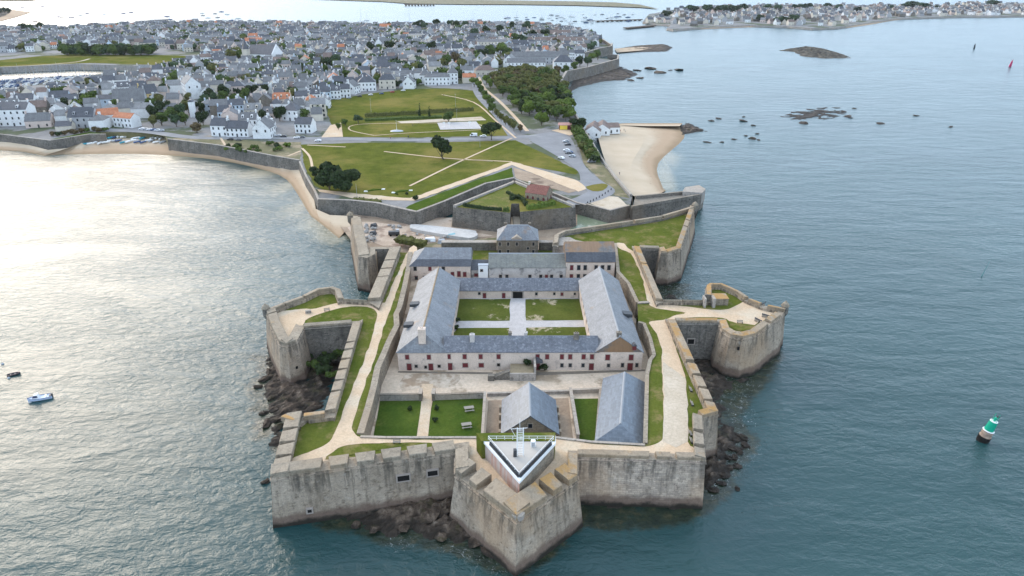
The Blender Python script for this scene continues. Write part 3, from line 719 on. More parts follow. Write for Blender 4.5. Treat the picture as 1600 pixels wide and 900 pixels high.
PATH_R = [(866, 686), (900, 688), (925, 694), (1000, 697.5), (1020, 696), (1034, 688), (1038, 672), (1036, 620), (1034, 566), (1034, 546), (1026, 522), (1014, 506), (1020, 502), (1042, 499), (1050, 494), (1072, 489), (1040, 484), (1020, 480), (1012, 472),
          (1005, 440), (997, 418), (985, 396), (966, 388), (963, 380), (974, 380.5), (982, 388), (996, 398), (1008, 414), (1018, 444), (1028, 471), (1036, 475), (1080, 480), (1110, 484), (1132, 484), (1150, 478), (1160, 472), (1172, 471), (1192, 477), (1212, 484), (1205, 492),
          (1184, 506), (1160, 516), (1140, 503), (1128, 497), (1084, 496), (1056, 499), (1046, 502), (1050, 526), (1061, 560), (1069, 581), (1072, 597), (1074, 640), (1076, 690), (1088, 700), (1095, 708), (1000, 712), (910, 706), (904, 716), (880, 752), (840, 780), (815, 795), (818, 785), (850, 748), (868, 715)]
sheet('rampart_path', PATH_R, TP, MT['path'], 3, lift=.05)
sheet('rampart_path', [(713, 704), (745, 684), (868, 684), (900, 708), (900, 738), (808, 797), (714, 732)], TP, MT['path'], 0, lift=.04)
sheet('gravel_walk', [(1036, 566), (1071, 590), (1074, 640), (1076, 690), (1056, 699), (1036, 690), (1038, 640)], TP, MT['path_pale'], 0, lift=.08)
sheet('bastion_lawn', [(1138, 502), (1150, 505), (1180, 508.5), (1172, 515), (1158, 517), (1146, 514)], TP, MT['grass_r'], 2, lift=.1)
sheet('path_verge', [(508, 718), (520, 706), (548, 696), (600, 693.5), (640, 694), (600, 702), (540, 713)], TP, MT['grass_r'], 2, lift=.1)
# ================================================================== BUILDINGS
WMESH = {}
def opening_mesh(kind, w, h, sur=.16, proud=.07):
    """shared meshes of a window or door that faces -y, its sill at the origin: surround, and the leaf or pane set in it"""
    k = (kind, round(w, 2), round(h, 2), sur)
    if k in WMESH: return WMESH[k]
    m = MB(); b = .25
    for x0, x1, z0, z1 in ((-w / 2 - sur, -w / 2, -.0, h), (w / 2, w / 2 + sur, 0, h), (-w / 2 - sur, w / 2 + sur, h, h + sur), (-w / 2 - sur * 1.4, w / 2 + sur * 1.4, -sur * .8, 0)):
        m.hexa([(x0, -proud, z0), (x1, -proud, z0), (x1, b, z0), (x0, b, z0)], [(x0, -proud, z1), (x1, -proud, z1), (x1, b, z1), (x0, b, z1)])
    o = m.build('window', MT['surround']); f = o.data; bpy.data.objects.remove(o)
    m = MB(); m.hexa([(-w / 2, -.02, 0), (w / 2, -.02, 0), (w / 2, b, 0), (-w / 2, b, 0)], [(-w / 2, -.02, h), (w / 2, -.02, h), (w / 2, b, h), (-w / 2, b, h)])
    if kind == 'shutter':
        for x0 in (-w / 2 + .03, .03): m.hexa([(x0, -.055, .04), (x0 + w / 2 - .06, -.055, .04), (x0 + w / 2 - .06, 0, .04), (x0, 0, .04)], [(x0, -.055, h - .04), (x0 + w / 2 - .06, -.055, h - .04), (x0 + w / 2 - .06, 0, h - .04), (x0, 0, h - .04)])
    mt = {'pane': 'glass', 'shutter': 'red_wood', 'door': 'red_wood', 'hole': 'dark', 'whitedoor': 'white'}[kind]
    o = m.build('pane', MT[mt]); g = o.data; bpy.data.objects.remove(o)
    WMESH[k] = (f, g); return WMESH[k]
LEAFNAME = {'pane': 'pane', 'shutter': 'shutter', 'door': 'door_leaf', 'hole': 'recess', 'whitedoor': 'door_leaf'}
def window(parent, x, y, z, w, h, kind='shutter', rz=0.0, sur=.16):
    """in the parent's own coordinates; rz turns the face (-y) outward"""
    f, g = opening_mesh(kind, w, h, sur)
    a = bpy.data.objects.new('doorway' if 'door' in kind else 'window', f); COL.objects.link(a); a.parent = parent; a.location = (x, y, z); a.rotation_euler = (0, 0, rz)
    b = bpy.data.objects.new(LEAFNAME[kind], g); COL.objects.link(b); b.parent = a
    return a

def gable(m, L, W, e, r, z0=0.0, hip0=0.0, hip1=0.0):
    """wall body of a ridged building along x, centred, gables where there is no hip"""
    x, y = L / 2, W / 2
    m.add([(-x, -y, z0), (x, -y, z0), (x, y, z0), (-x, y, z0), (-x, -y, e), (x, -y, e), (x, y, e), (-x, y, e)], [(0, 1, 5, 4), (1, 2, 6, 5), (2, 3, 7, 6), (3, 0, 4, 7)])
    for sx, hp in ((-x, hip0), (x, hip1)):
        if not hp:
            q = [(sx, -y, e), (sx, y, e), (sx, 0, r)]; m.add(q, [(0, 1, 2) if sx > 0 else (2, 1, 0)])
def roof(m, L, W, e, r, oh=.3, ov=.25, th=.18, hip0=0.0, hip1=0.0, brk=None, mi=0, mi2=0):
    """roof shell of real thickness; brk = (inset, height) breaks the slopes (mansard)"""
    sl = (r - e) / (W / 2) if not brk else (brk[1] - e) / brk[0]
    x0, x1, y = -L / 2 - ov, L / 2 + ov, W / 2 + oh; ze = e - oh * sl
    a0, a1 = (-L / 2 + hip0) if hip0 else x0, (L / 2 - hip1) if hip1 else x1
    def shell(dz):
        if not brk: return [(x0, -y, ze + dz), (x1, -y, ze + dz), (a1, 0, r + dz), (a0, 0, r + dz), (x1, y, ze + dz), (x0, y, ze + dz)]
    if not brk:
        T = shell(th); B = shell(.01); m.add(T + B, [(0, 1, 2, 3), (4, 5, 3, 2), (0, 6, 7, 1), (4, 10, 11, 5), (7, 6, 9, 8), (11, 10, 8, 9)], mi)
        if hip0: m.add(T + B, [(5, 0, 3), (5, 11, 6, 0)], mi)
        else: m.add(T + B, [(5, 11, 9, 3), (3, 9, 6, 0)], mi)
        if hip1: m.add(T + B, [(1, 4, 2), (1, 7, 10, 4)], mi)
        else: m.add(T + B, [(1, 7, 8, 2), (2, 8, 10, 4)], mi)
    else:
        yb = W / 2 - brk[0]; zb = brk[1]
        h0, h1 = (hip0 * .45 if hip0 else -ov), (hip1 * .45 if hip1 else -ov)
        b0, b1 = -L / 2 + h0, L / 2 - h1
        m.add([(x0, -y, ze + th), (x1, -y, ze + th), (b1, -yb, zb + th), (b0, -yb, zb + th)], [(0, 1, 2, 3)], mi2)
        m.add([(x1, y, ze + th), (x0, y, ze + th), (b0, yb, zb + th), (b1, yb, zb + th)], [(0, 1, 2, 3)], mi2)
        m.add([(b0, -yb, zb + th), (b1, -yb, zb + th), (a1, 0, r + th), (a0, 0, r + th)], [(0, 1, 2, 3)], mi)
        m.add([(b1, yb, zb + th), (b0, yb, zb + th), (a0, 0, r + th), (a1, 0, r + th)], [(0, 1, 2, 3)], mi)
        m.add([(x0, y, ze + th), (x0, -y, ze + th), (b0, -yb, zb + th), (a0, 0, r + th), (b0, yb, zb + th)], [(0, 1, 2, 3, 4)] if not hip0 else [(0, 1, 2, 4), (4, 2, 3)], mi)
        m.add([(x1, -y, ze + th), (x1, y, ze + th), (b1, yb, zb + th), (a1, 0, r + th), (b1, -yb, zb + th)], [(0, 1, 2, 3, 4)] if not hip1 else [(0, 1, 2, 4), (4, 2, 3)], mi)
        m.add([(x0, -y, ze), (x1, -y, ze), (x1, y, ze), (x0, y, ze), (x0, -y, ze + th), (x1, -y, ze + th), (x1, y, ze + th), (x0, y, ze + th)], [(3, 2, 1, 0), (0, 1, 5, 4), (1, 2, 6, 5), (2, 3, 7, 6), (3, 0, 4, 7)], mi)
def chimney(parent, x, y, z0, w, d, h, mat='plaster_old', pots=2, name='chimney'):
    m = MB(); m.box((x, y, z0), (w, d, h)); m.box((x, y, z0 + h), (w + .2, d + .2, .22))
    for k in range(pots):
        q = (k - (pots - 1) / 2) * .5
        m.lathe([(.16, 0), (.12, .5)], (x + (q if w >= d else 0), y + (q if d > w else 0), z0 + h + .2), 7)
    return m.build(name, MT[mat], parent)
def ridge_cap(parent, L, r, w=.34, th=.18, x0=None, x1=None, mat='lead', name='ridge_cap'):
    m = MB(); x0 = -L / 2 if x0 is None else x0; x1 = L / 2 if x1 is None else x1
    m.hexa([(x0, -w, r + th - w * .45), (x1, -w, r + th - w * .45), (x1, w, r + th - w * .45), (x0, w, r + th - w * .45)], [(x0, -.09, r + th + .1), (x1, -.09, r + th + .1), (x1, .09, r + th + .1), (x0, .09, r + th + .1)])
    return m.build(name, MT[mat], parent)
def building(name, label, L, W, e, r, wall='plaster', rf='slate', cat='building', group=None, hip0=0, hip1=0, oh=.3, ov=.25, brk=None, rf2=None, cap=True, z0=-.3, th=.18):
    t = empty(name, (0, 0, 0), label, cat, group)
    m = MB(); gable(m, L, W, e, r, z0, hip0, hip1) if not brk else m.prism([(-L / 2, -W / 2), (L / 2, -W / 2), (L / 2, W / 2), (-L / 2, W / 2)], z0, e)
    if brk and not (hip0 and hip1):
        yb = W / 2 - brk[0]
        for sx, hp in ((-L / 2, hip0), (L / 2, hip1)):
            if not hp: q = [(sx, -W / 2, e), (sx, W / 2, e), (sx, yb, brk[1]), (sx, 0, r), (sx, -yb, brk[1])]; m.add(q, [(0, 1, 2, 3, 4) if sx > 0 else (4, 3, 2, 1, 0)])
    m.build('wall', MT[wall], t)
    m = MB(); roof(m, L, W, e, r, oh, ov, th, hip0, hip1, brk, 0, 1 if rf2 else 0)
    ro = m.build('roof', [MT[rf], MT[rf2]] if rf2 else MT[rf], t)
    if cap: ridge_cap(ro, L, r, x0=-L / 2 + hip0 - (0 if hip0 else ov), x1=L / 2 - hip1 + (0 if hip1 else ov), th=th)
    t['_roof'] = ro.name
    return t, ro
def place(t, a, rz=0.0): t.location = a; t.rotation_euler = (0, 0, rz); 
def lx(u, v, Y): return V(u, v, Y).x

# ---- the barracks square: four ranges
FY, FW = 168.6, 9.4
xL, xR = lx(622, 564, FY), lx(1003, 564, FY); LF = xR - xL - 27.0
wl_, wr_ = 14.2, 13.6
t, ro = building('barrack_range', 'long two storey front barrack range with red shutters under blue mottled slate', xR - xL - wl_ - wr_ + 2, FW, 6.0, 8.5, 'plaster', 'slate', 'barrack', 'ranges of the barrack square', cap=False)
FX = (xL + wl_ + xR - wr_) / 2
def fx(u, v): return lx(u, v, FY) - FX
for u in (701, 726, 751, 779): window(t, fx(u, 556), -FW / 2, 3.7, 1.05, 1.5)
for u in (840, 855, 878, 891, 912, 925, 943): window(t, fx(u, 556), -FW / 2, 3.6, 1.05, 1.6)
window(t, fx(703, 573), -FW / 2, 0, 1.4, 2.3, 'door'); window(t, fx(699 + 28, 571), -FW / 2, .9, 1.5, 1.4); window(t, fx(752, 571), -FW / 2, .9, 1.4, 1.4); window(t, fx(779, 570), -FW / 2, 1.3, .8, .9, 'hole')
for u in (878, 891, 911, 943, 958 - 0.5): window(t, fx(u, 570), -FW / 2, 1.0, .85, 1.2, 'pane')
window(t, fx(924, 573), -FW / 2, 0, 1.3, 2.2, 'door')
window(t, fx(840, 572), -FW / 2, 0, 1.3, 2.2, 'door')
for u in (720, 748, 775, 862, 905, 935): window(t, fx(u, 556), FW / 2, 3.4, 1.0, 1.5, 'shutter', math.pi)
chimney(ro, fx(737, 540), -1.6, 7.2, 1.3, .9, 2.6, 'plaster_old'); chimney(ro, fx(902, 540), -.9, 7.6, 1.4, .9, 2.2, 'granite')
chimney(ro, fx(797, 540), .6, 7.8, .9, .9, 1.5, 'granite', 1); chimney(ro, fx(822, 540), .8, 7.6, .9, .9, 1.6, 'plaster_old', 1)
m = MB(); m.box((fx(798, 540), -2.36, 6.0), (.3, 4.4, .1)); 
place(t, (FX, FY + FW / 2, COURT))
t0 = t
def wing(label, xa, xb, rzs, ridge, matr, wall):
    Lw = 218.5 - FY; Ww = xb - xa
    hip0 = 2.6 if rzs < 0 else 0
    t, ro = building('barrack_range', label, Lw, Ww, 6.0, ridge, wall, matr, 'barrack', 'ranges of the barrack square', hip0=hip0, oh=.35, cap=False)
    return t, ro, Lw, Ww
# built along x, turned to run away from the camera: local +x becomes +Y, local -y becomes +X
t, ro, Lw, Ww = wing('tall slate wing of the barrack square with a hipped near end and large chimney', xL, xL + wl_, -1, 10.9, 'slate_l', 'plaster')
for q in (-1.0,): pass
m = MB(); m.hexa([(-Lw / 2 + 2.7, -.28, 10.95), (Lw / 2 + .2, -.28, 10.95), (Lw / 2 + .2, .28, 10.95), (-Lw / 2 + 2.7, .28, 10.95)], [(-Lw / 2 + 2.7, -.1, 11.3), (Lw / 2 + .2, -.1, 11.3), (Lw / 2 + .2, .1, 11.3), (-Lw / 2 + 2.7, .1, 11.3)]); m.build('ridge_cap', MT['top_orange'], ro)
chimney(ro, -Lw / 2 + 1.6, 0.0, 8.2, 1.6, 2.0, 4.4, 'plaster', 2)
for q in (12, 26): 
    m = MB(); m.hexa([(-Lw / 2 + q, 4.2, 7.4), (-Lw / 2 + q + 2.2, 4.2, 7.4), (-Lw / 2 + q + 2.2, 7.0, 7.4), (-Lw / 2 + q, 7.0, 7.4)], [(-Lw / 2 + q, 4.2, 8.5), (-Lw / 2 + q + 2.2, 4.2, 8.5), (-Lw / 2 + q + 2.2, 7.0, 8.3), (-Lw / 2 + q, 7.0, 8.3)]); m.build('dormer', MT['dark_metal'], ro)
for k in range(7): window(t, -Lw / 2 + 14 + k * 4.6, -Ww / 2, 3.6, 1.0, 1.5, 'shutter')
for y, zz, kd in ((4.4, 3.6, 's'), (-1.8, 3.6, 's'), (4.0, 0, 'd'), (-2.2, 0, 'd')):
    window(t, -Lw / 2, y, zz, 1.05 if kd == 's' else 1.3, 1.5 if kd == 's' else 2.2, 'shutter' if kd == 's' else 'door', -math.pi / 2)
window(t, -Lw / 2, 2.0, .9, .8, .9, 'hole', -math.pi / 2); window(t, -Lw / 2, -.7, .6, .7, .9, 'hole', -math.pi / 2); window(t, -Lw / 2, -4.6, .9, .8, .9, 'hole', -math.pi / 2)
for k in range(6): window(t, -Lw / 2 + 8 + k * 6.0, Ww / 2, 3.4, 1.0, 1.5, 'shutter', math.pi)
place(t, (xL + wl_ / 2, FY + Lw / 2 - .12, COURT), math.pi / 2)
t, ro, Lw, Ww = wing('tall slate wing of the barrack square with a lichened slate gable and pale sunlit slope', xR - wr_, xR, 1, 11.0, 'slate_l', 'plaster')
m = MB(); q = [(-Lw / 2 - .06, -Ww / 2 + .2, 6.1), (-Lw / 2 - .06, Ww / 2 - .2, 6.1), (-Lw / 2 - .06, 0, 10.9)]; m.add(q + [(a - .1, b, c) for a, b, c in q], [(5, 4, 3), (0, 1, 4, 3), (1, 2, 5, 4), (2, 0, 3, 5)])
m.build('slate_hanging', MT['slate_lich'], t)
for k in range(2): window(t, -Lw / 2, (-3.6, 3.1)[k], 3.4, 1.25, 1.8, 'shutter', -math.pi / 2)
window(t, -Lw / 2, -3.5, 0, 1.5, 2.4, 'door', -math.pi / 2); window(t, -Lw / 2, -5.4, 1.1, .8, 1.3, 'pane', -math.pi / 2); window(t, -Lw / 2, -1.3, 1.1, .8, 1.3, 'pane', -math.pi / 2); window(t, -Lw / 2, 2.7, 1.1, .8, 1.1, 'pane', -math.pi / 2)
m = MB(); m.box((-Lw / 2 - .1, -4.2, 7.0), (1.0, 1.1, 1.3)); d = m.build('dormer', MT['red_wood'], ro)
m = MB(); m.hexa([(-Lw / 2 - .75, -4.95, 8.3), (-Lw / 2 + .6, -4.95, 8.3), (-Lw / 2 + .6, -3.45, 8.3), (-Lw / 2 - .75, -3.45, 8.3)], [(-Lw / 2 - .75, -4.25, 9.1), (-Lw / 2 + .6, -4.25, 9.1), (-Lw / 2 + .6, -4.15, 9.1), (-Lw / 2 - .75, -4.15, 9.1)]); m.build('dormer_roof', MT['slate_d'], d)
chimney(ro, -Lw / 2 + .9, .2, 9.4, 1.0, 1.3, 2.4, 'granite', 1)
m = MB(); m.hexa([(-Lw / 2 - .3, -.3, 11.05), (Lw / 2 + .2, -.3, 11.05), (Lw / 2 + .2, .3, 11.05), (-Lw / 2 - .3, .3, 11.05)], [(-Lw / 2 - .3, -.1, 11.38), (Lw / 2 + .2, -.1, 11.38), (Lw / 2 + .2, .1, 11.38), (-Lw / 2 - .3, .1, 11.38)]); m.build('ridge_cap', MT['lead'], ro)
for q in (19,): m = MB(); m.hexa([(-Lw / 2 + q, -6.8, 7.3), (-Lw / 2 + q + 2.4, -6.8, 7.3), (-Lw / 2 + q + 2.4, -4.0, 7.3), (-Lw / 2 + q, -4.0, 7.3)], [(-Lw / 2 + q, -6.8, 8.3), (-Lw / 2 + q + 2.4, -6.8, 8.3), (-Lw / 2 + q + 2.4, -4.0, 8.6), (-Lw / 2 + q, -4.0, 8.6)]); m.build('dormer', MT['dark_metal'], ro)
for k in range(6): window(t, -Lw / 2 + 12 + k * 5.4, Ww / 2, 3.4, 1.0, 1.5, 'shutter', math.pi)
place(t, (xR - wr_ / 2, FY + Lw / 2 - .18, COURT), math.pi / 2)
BY, BW = 216.5, 9.0
bl, br_ = lx(690, 460, BY), lx(922, 460, BY)
t, ro = building('barrack_range', 'low single storey back range with a passage through its middle', br_ - bl, BW, 3.0, 5.7, 'plaster', 'slate', 'barrack', 'ranges of the barrack square', cap=False)
bx = lambda u: lx(u, 462, BY) - (bl + br_) / 2
for u, w_, h_, zz, k in ((711, 1.2, 2.2, 0, 'door'), (757, 1.1, 2.0, 0, 'door'), (787, 1.1, 2.0, 0, 'door'), (749, .8, .9, 1.4, 'pane'), (838, .8, 1.0, 1.2, 'pane'), (866, .7, .9, 1.3, 'pane'), (878, .9, 1.2, 1.0, 'shutter'), (898, .6, .8, 1.3, 'pane'), (907, 1.2, 2.2, 0, 'hole')):
    window(t, bx(u), -BW / 2, zz, w_, h_, k)
window(t, bx(809), -BW / 2, 0, 3.4, 2.5, 'hole', 0, .5)
place(t, ((bl + br_) / 2, BY + BW / 2, COURT))

# ---- outside stair of the front range
cx = lx(803, 585, 166.5)
t = empty('outside_stair', (cx, 163.6, COURT), 'stone double stair and landing built against the middle of the front range', 'stair')
m = MB(); m.prism([(cx - 1.2, 162.8), (cx + 6.0, 162.8), (cx + 6.0, 163.4), (cx - 1.2, 163.4)], COURT, COURT + 2.3); m.prism([(cx + 5.6, 163.4), (cx + 6.2, 163.4), (cx + 6.2, 168.4), (cx + 5.6, 168.4)], COURT, COURT + 4.2); m.build('landing_wall', MT['court_wall'], t)
m = MB(); m.prism([(cx - 1.0, 163.5), (cx + 5.5, 163.5), (cx + 5.5, 168.45), (cx - 1.0, 168.45)], COURT, COURT + 2.2); m.build('landing', MT['scrub'], t)
for k in range(7):
    m = MB(); m.box((cx - 1.5 - k * .8, 164.6, COURT), (.8, 2.0, 2.1 - k * .3)); m.build('step', MT['granite'], t)
m = MB(); m.box((cx - 6.4, 163.4, COURT), (1.8, 1.4, 1.6)); m.build('pier', MT['granite'], t)
m = MB()
m.hexa([(cx - 5.4, 163.3, COURT), (cx - 1.1, 163.3, COURT), (cx - 1.1, 163.58, COURT), (cx - 5.4, 163.58, COURT)], [(cx - 5.4, 163.3, COURT + .9), (cx - 1.1, 163.3, COURT + 2.9), (cx - 1.1, 163.58, COURT + 2.9), (cx - 5.4, 163.58, COURT + .9)])
m.build('parapet', MT['granite'], t)
m = MB(); m.hexa([(cx + 6.3, 166.9, COURT + 3.2), (cx + 8.2, 166.9, COURT + 3.2), (cx + 8.2, 168.5, COURT + 3.2), (cx + 6.3, 168.5, COURT + 3.2)], [(cx + 6.3, 166.9, COURT + 4.6), (cx + 8.2, 166.9, COURT + 3.5), (cx + 8.2, 168.5, COURT + 3.5), (cx + 6.3, 168.5, COURT + 4.6)]); m.build('porch_roof', MT['slate_d'], t)

# ---- buildings behind the square
RY = 231.0
def rx(u, v=425): return lx(u, v, RY)
def rear(label, u0, u1, e, r, W_, wall, rf, brk=None, rf2=None, hip0=0, hip1=0, name='barrack_block', cap=True):
    x0, x1 = rx(u0), rx(u1)
    t, ro = building(name, label, x1 - x0, W_, e, r, wall, rf, 'barrack', None, hip0, hip1, brk=brk, rf2=rf2, cap=cap)
    place(t, ((x0 + x1) / 2, RY + W_ / 2, COURT)); return t, ro, (lambda u, v=425: lx(u, v, RY) - (x0 + x1) / 2)
t, ro, f = rear('pink rendered barrack block with a broken slate roof beside a red round shelter', 641, 735, 6.3, 10.6, 14, 'plaster', 'slate_l', (2.0, 7.9), 'slate_d', 5, 0, cap=False)
for u, kd in ((649, 'pane'), (672, 'shutter'), (693, 'pane')): window(t, f(u), -7, 4.3, 1.1, 1.6, kd)
for u in (707, 717, 726): window(t, f(u), -7, 1.9, 1.2, 1.9 if u != 717 else 2.2)
for u, k in ((650, .9), (663, 1), (694, 1)): window(t, f(u), -7, .6, 1.1, 1.6, 'pane')
chimney(ro, f(735) - .7, 2, 8.6, .8, 1.3, 3.2, 'granite')
t, ro, f = rear('low arched gate building with stained render and a mossy slate roof', 764, 884, 5.6, 8.5, 13, 'plaster_old', 'slate_moss', cap=True)
for u in (782, 792, 828, 845, 854, 862, 877): window(t, f(u), -6.5, 1.0, 1.05, 1.7, 'pane' if u != 854 else 'shutter')
m = MB(); W_ = 3.6; pts = [(-W_ / 2, 0), (W_ / 2, 0)] + [(W_ / 2 * math.cos(a * math.pi / 10), 2.2 + W_ / 2 * .9 * math.sin(a * math.pi / 10)) for a in range(11)]
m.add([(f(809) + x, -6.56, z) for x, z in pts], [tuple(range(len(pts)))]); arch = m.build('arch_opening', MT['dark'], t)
m = MB()
for k in range(10):
    a0, a1 = k * math.pi / 10, (k + 1) * math.pi / 10; q = lambda r_, a: (f(809) + r_ * math.cos(a), 2.2 + r_ * .9 * math.sin(a))
    p4 = [q(W_ / 2, a0), q(W_ / 2 + .5, a0), q(W_ / 2 + .5, a1), q(W_ / 2, a1)]
    m.hexa([(x, -6.52, z) for x, z in p4], [(x, -6.66, z) for x, z in p4][:4])
m.build('arch_stones', MT['surround'], arch)
t, ro, f = rear('tall pink barrack block with three dormers in its two tone slate roof', 884.5, 960, 8.0, 13.0, 14, 'plaster', 'slate_lich', (2.2, 10.6), 'slate_d', 0, 0, cap=False)
for u in (893, 904, 914, 931, 941, 951): window(t, f(u), -7, 4.6, 1.15, 1.9, 'shutter' if u == 893 else 'pane')
for u in (893, 904, 914, 931, 951): window(t, f(u), -7, 1.2, 1.15, 1.7, 'pane' if u != 893 else 'shutter')
for u in (904, 928, 943):
    m = MB(); m.box((f(u, 400), -5.4, 8.4), (1.2, 1.6, 1.5)); d = m.build('dormer', MT['red_wood'], ro)
    x = f(u, 400); m = MB(); m.hexa([(x - .8, -6.4, 9.9), (x + .8, -6.4, 9.9), (x + .8, -4.2, 9.9), (x - .8, -4.2, 9.9)], [(x - .05, -6.4, 10.8), (x + .05, -6.4, 10.8), (x + .05, -4.2, 10.8), (x - .05, -4.2, 10.8)]); m.build('dormer_roof', MT['lead'], d)
m = MB(); m.box((f(885.5), .2, 8.0), (.6, 14.3, 5.5)); m.hexa
x = f(885.2); m = MB(); m.add([(x, -7.2, 7.6), (x, 7.2, 7.6), (x, 4.9, 11), (x, 0, 13.5), (x, -4.9, 11)] + [(x + .5, -7.2, 7.6), (x + .5, 7.2, 7.6), (x + .5, 4.9, 11), (x + .5, 0, 13.5), (x + .5, -4.9, 11)], [(0, 1, 2, 3, 4), (9, 8, 7, 6, 5)] + [(i, (i + 1) % 5, 5 + (i + 1) % 5, 5 + i) for i in range(5)]); m.build('gable_coping', MT['surround'], ro)
chimney(ro, f(959), 1.0, 11.4, .9, 1.4, 2.6, 'granite')
# link yard with a white cabin between the blocks
x0, x1 = rx(736), rx(763.5)
t, ro = building('link_building', 'narrow dark roofed link between the arched gate building and the pink block', x1 - x0, 9, 4.0, 6.0, 'plaster_old', 'slate_d', 'building', cap=False); place(t, ((x0 + x1) / 2, RY + 6.2, COURT))
window(t, -1.5, -4.5, 1.2, 1.4, 1.3)
t = empty('roof_cabin', (rx(755), RY + .9, COURT), 'white flat topped cabin standing before the dark link roof', 'cabin')
m = MB(); m.box((rx(755), RY + .9, COURT), (3.5, 1.6, 6.3)); m.build('wall', MT['white'], t)
m = MB(); m.box((rx(755), RY + .9, COURT + 6.3), (3.8, 1.9, .2)); m.build('roof', MT['grey_metal'], t)
w = window(t, rx(752.5) - rx(755), -.8, 3.9, .9, .9, 'pane')
# gatehouse in the landward wall
GY = 257.0
x0, x1 = lx(777, 385, GY), lx(841, 385, GY); GL = x1 - x0
t, ro = building('gatehouse', 'grey granite gatehouse with a steep hipped slate roof and a small pediment', GL, 12, 7.3, 11.2, 'granite', 'slate_l', 'gatehouse', hip0=4, hip1=4, oh=.5, cap=True)
gx = lambda u: lx(u, 380, GY) - (x0 + x1) / 2
for u, zz in ((781, 4.6), (794, 4.6), (807.5, 4.6), (833.5, 4.6), (781, 1.3), (794, 1.3), (833.5, 1.3), (825, 3.0)): window(t, gx(u), -6, zz, .95, 1.5 if u != 825 else 1.0, 'pane')
x = gx(807.5); m = MB(); m.hexa([(x - 1.9, -6.25, 6.7), (x + 1.9, -6.25, 6.7), (x + 1.9, -4.2, 6.7), (x - 1.9, -4.2, 6.7)], [(x - 1.9, -6.25, 7.7), (x + 1.9, -6.25, 7.7), (x + 1.9, -4.2, 7.7), (x - 1.9, -4.2, 7.7)])
m.hexa([(x - 2.2, -6.4, 7.7), (x + 2.2, -6.4, 7.7), (x + 2.2, -3.8, 7.7), (x - 2.2, -3.8, 7.7)], [(x - .05, -6.4, 8.8), (x + .05, -6.4, 8.8), (x + .05, -3.8, 8.8), (x - .05, -3.8, 8.8)]); m.build('pediment', MT['court_wall'], ro)
chimney(ro, GL * .30, 3.6, 8.2, .9, 1.0, 2.6, 'granite', 1); chimney(ro, -GL * .30, 3.6, 8.2, .9, 1.0, 2.6, 'granite', 1)
place(t, ((x0 + x1) / 2, GY + 6, 6.0))
# earthen bank and landward parapet
q = [V(640, 388, 246).xy, V(776, 386, 247).xy, V(866, 386, 247).xy, V(870, 380, 262).xy, V(640, 384, 262).xy]
m = MB(); m.prism(q, 3, 6.9); tag(m.build('rear_bank', MT['grass_r'], uv=False), kind='structure')
for lab, u0, u1 in (('low landward parapet between the gatehouse and the grassy bastion', 842, 868), ('low landward parapet between the gatehouse and the rubble yard', 690, 776)):
    a, b = V(u0, 380, 262.5).xy, V(u1, 380, 262.5).xy; t = empty('fort_wall', (*((a + b) / 2), 0), lab, 'fort wall', 'walls of the sea fort')
    m = MB(); m.prism([(a.x, 261.2), (b.x, 261.2), (b.x, 263.6), (a.x, 263.6)], 0, 10.2); m.build('masonry', MT['granite'], t)
    m = MB(); m.prism([(a.x, 261.0), (b.x, 261.0), (b.x, 263.8), (a.x, 263.8)], 10.2, 10.5); m.build('coping', MT['court_wall'], t)

# red round shelter by the pink block
p = P(651, 436, COURT); t = empty('round_shelter', p, 'dark red domed round shelter against the pink barrack block', 'shelter')
m = MB(); m.lathe([(2.1, 0), (2.1, 2.0)], p, 16); m.build('wall', MT['red_wood'], t)
m = MB(); m.lathe([(2.3, 2.0), (2.0, 2.9), (1.2, 3.6), (.2, 3.9)], p, 16); m.build('dome', MT['red_wood'], t)

# ---- two slate roofed stores in the garden court
t, ro = building('powder_store', 'stone store with a steep new slate roof open to a gable end', 13.6, 13.2, 3.0, 8.0, 'inner', 'slate_new', 'store', oh=.45, ov=.55, th=.25)
m = MB()
for k in range(4):
    for sy in (-1, 1): m.box((-5 + k * 3.4, sy * 6.9, -.3), (1.1, 1.5, 2.7))
m.build('buttress', MT['inner'], t)
window(t, -6.8, 0, 0, 2.0, 2.6, 'door', -math.pi / 2); window(t, -6.8, 0, 4.4, 1.0, 1.2, 'pane', -math.pi / 2)
place(t, (V(827.6, 625, 141.8).x, 141.8, COURT), math.pi / 2)
a, b = V(969.5, 663, 134.5), V(976, 583, 157.6); rz = math.atan2(b.y - a.y, b.x - a.x); LB = (b.xy - a.xy).length + 4.3; mid = (a.xy + b.xy) / 2 - Vector((math.cos(rz), math.sin(rz))) * 2.15
t, ro = building('long_store', 'long stone store with a new slate roof hipped at its near end', LB, 10.6, 3.3, 5.8, 'inner', 'slate_new', 'store', hip0=4.3, oh=.4, th=.25)
for k in range(5): window(t, -8 + k * 4.2, 5.1, 1.0, .9, 1.4, 'pane', math.pi)
place(t, (*mid, COURT), rz)

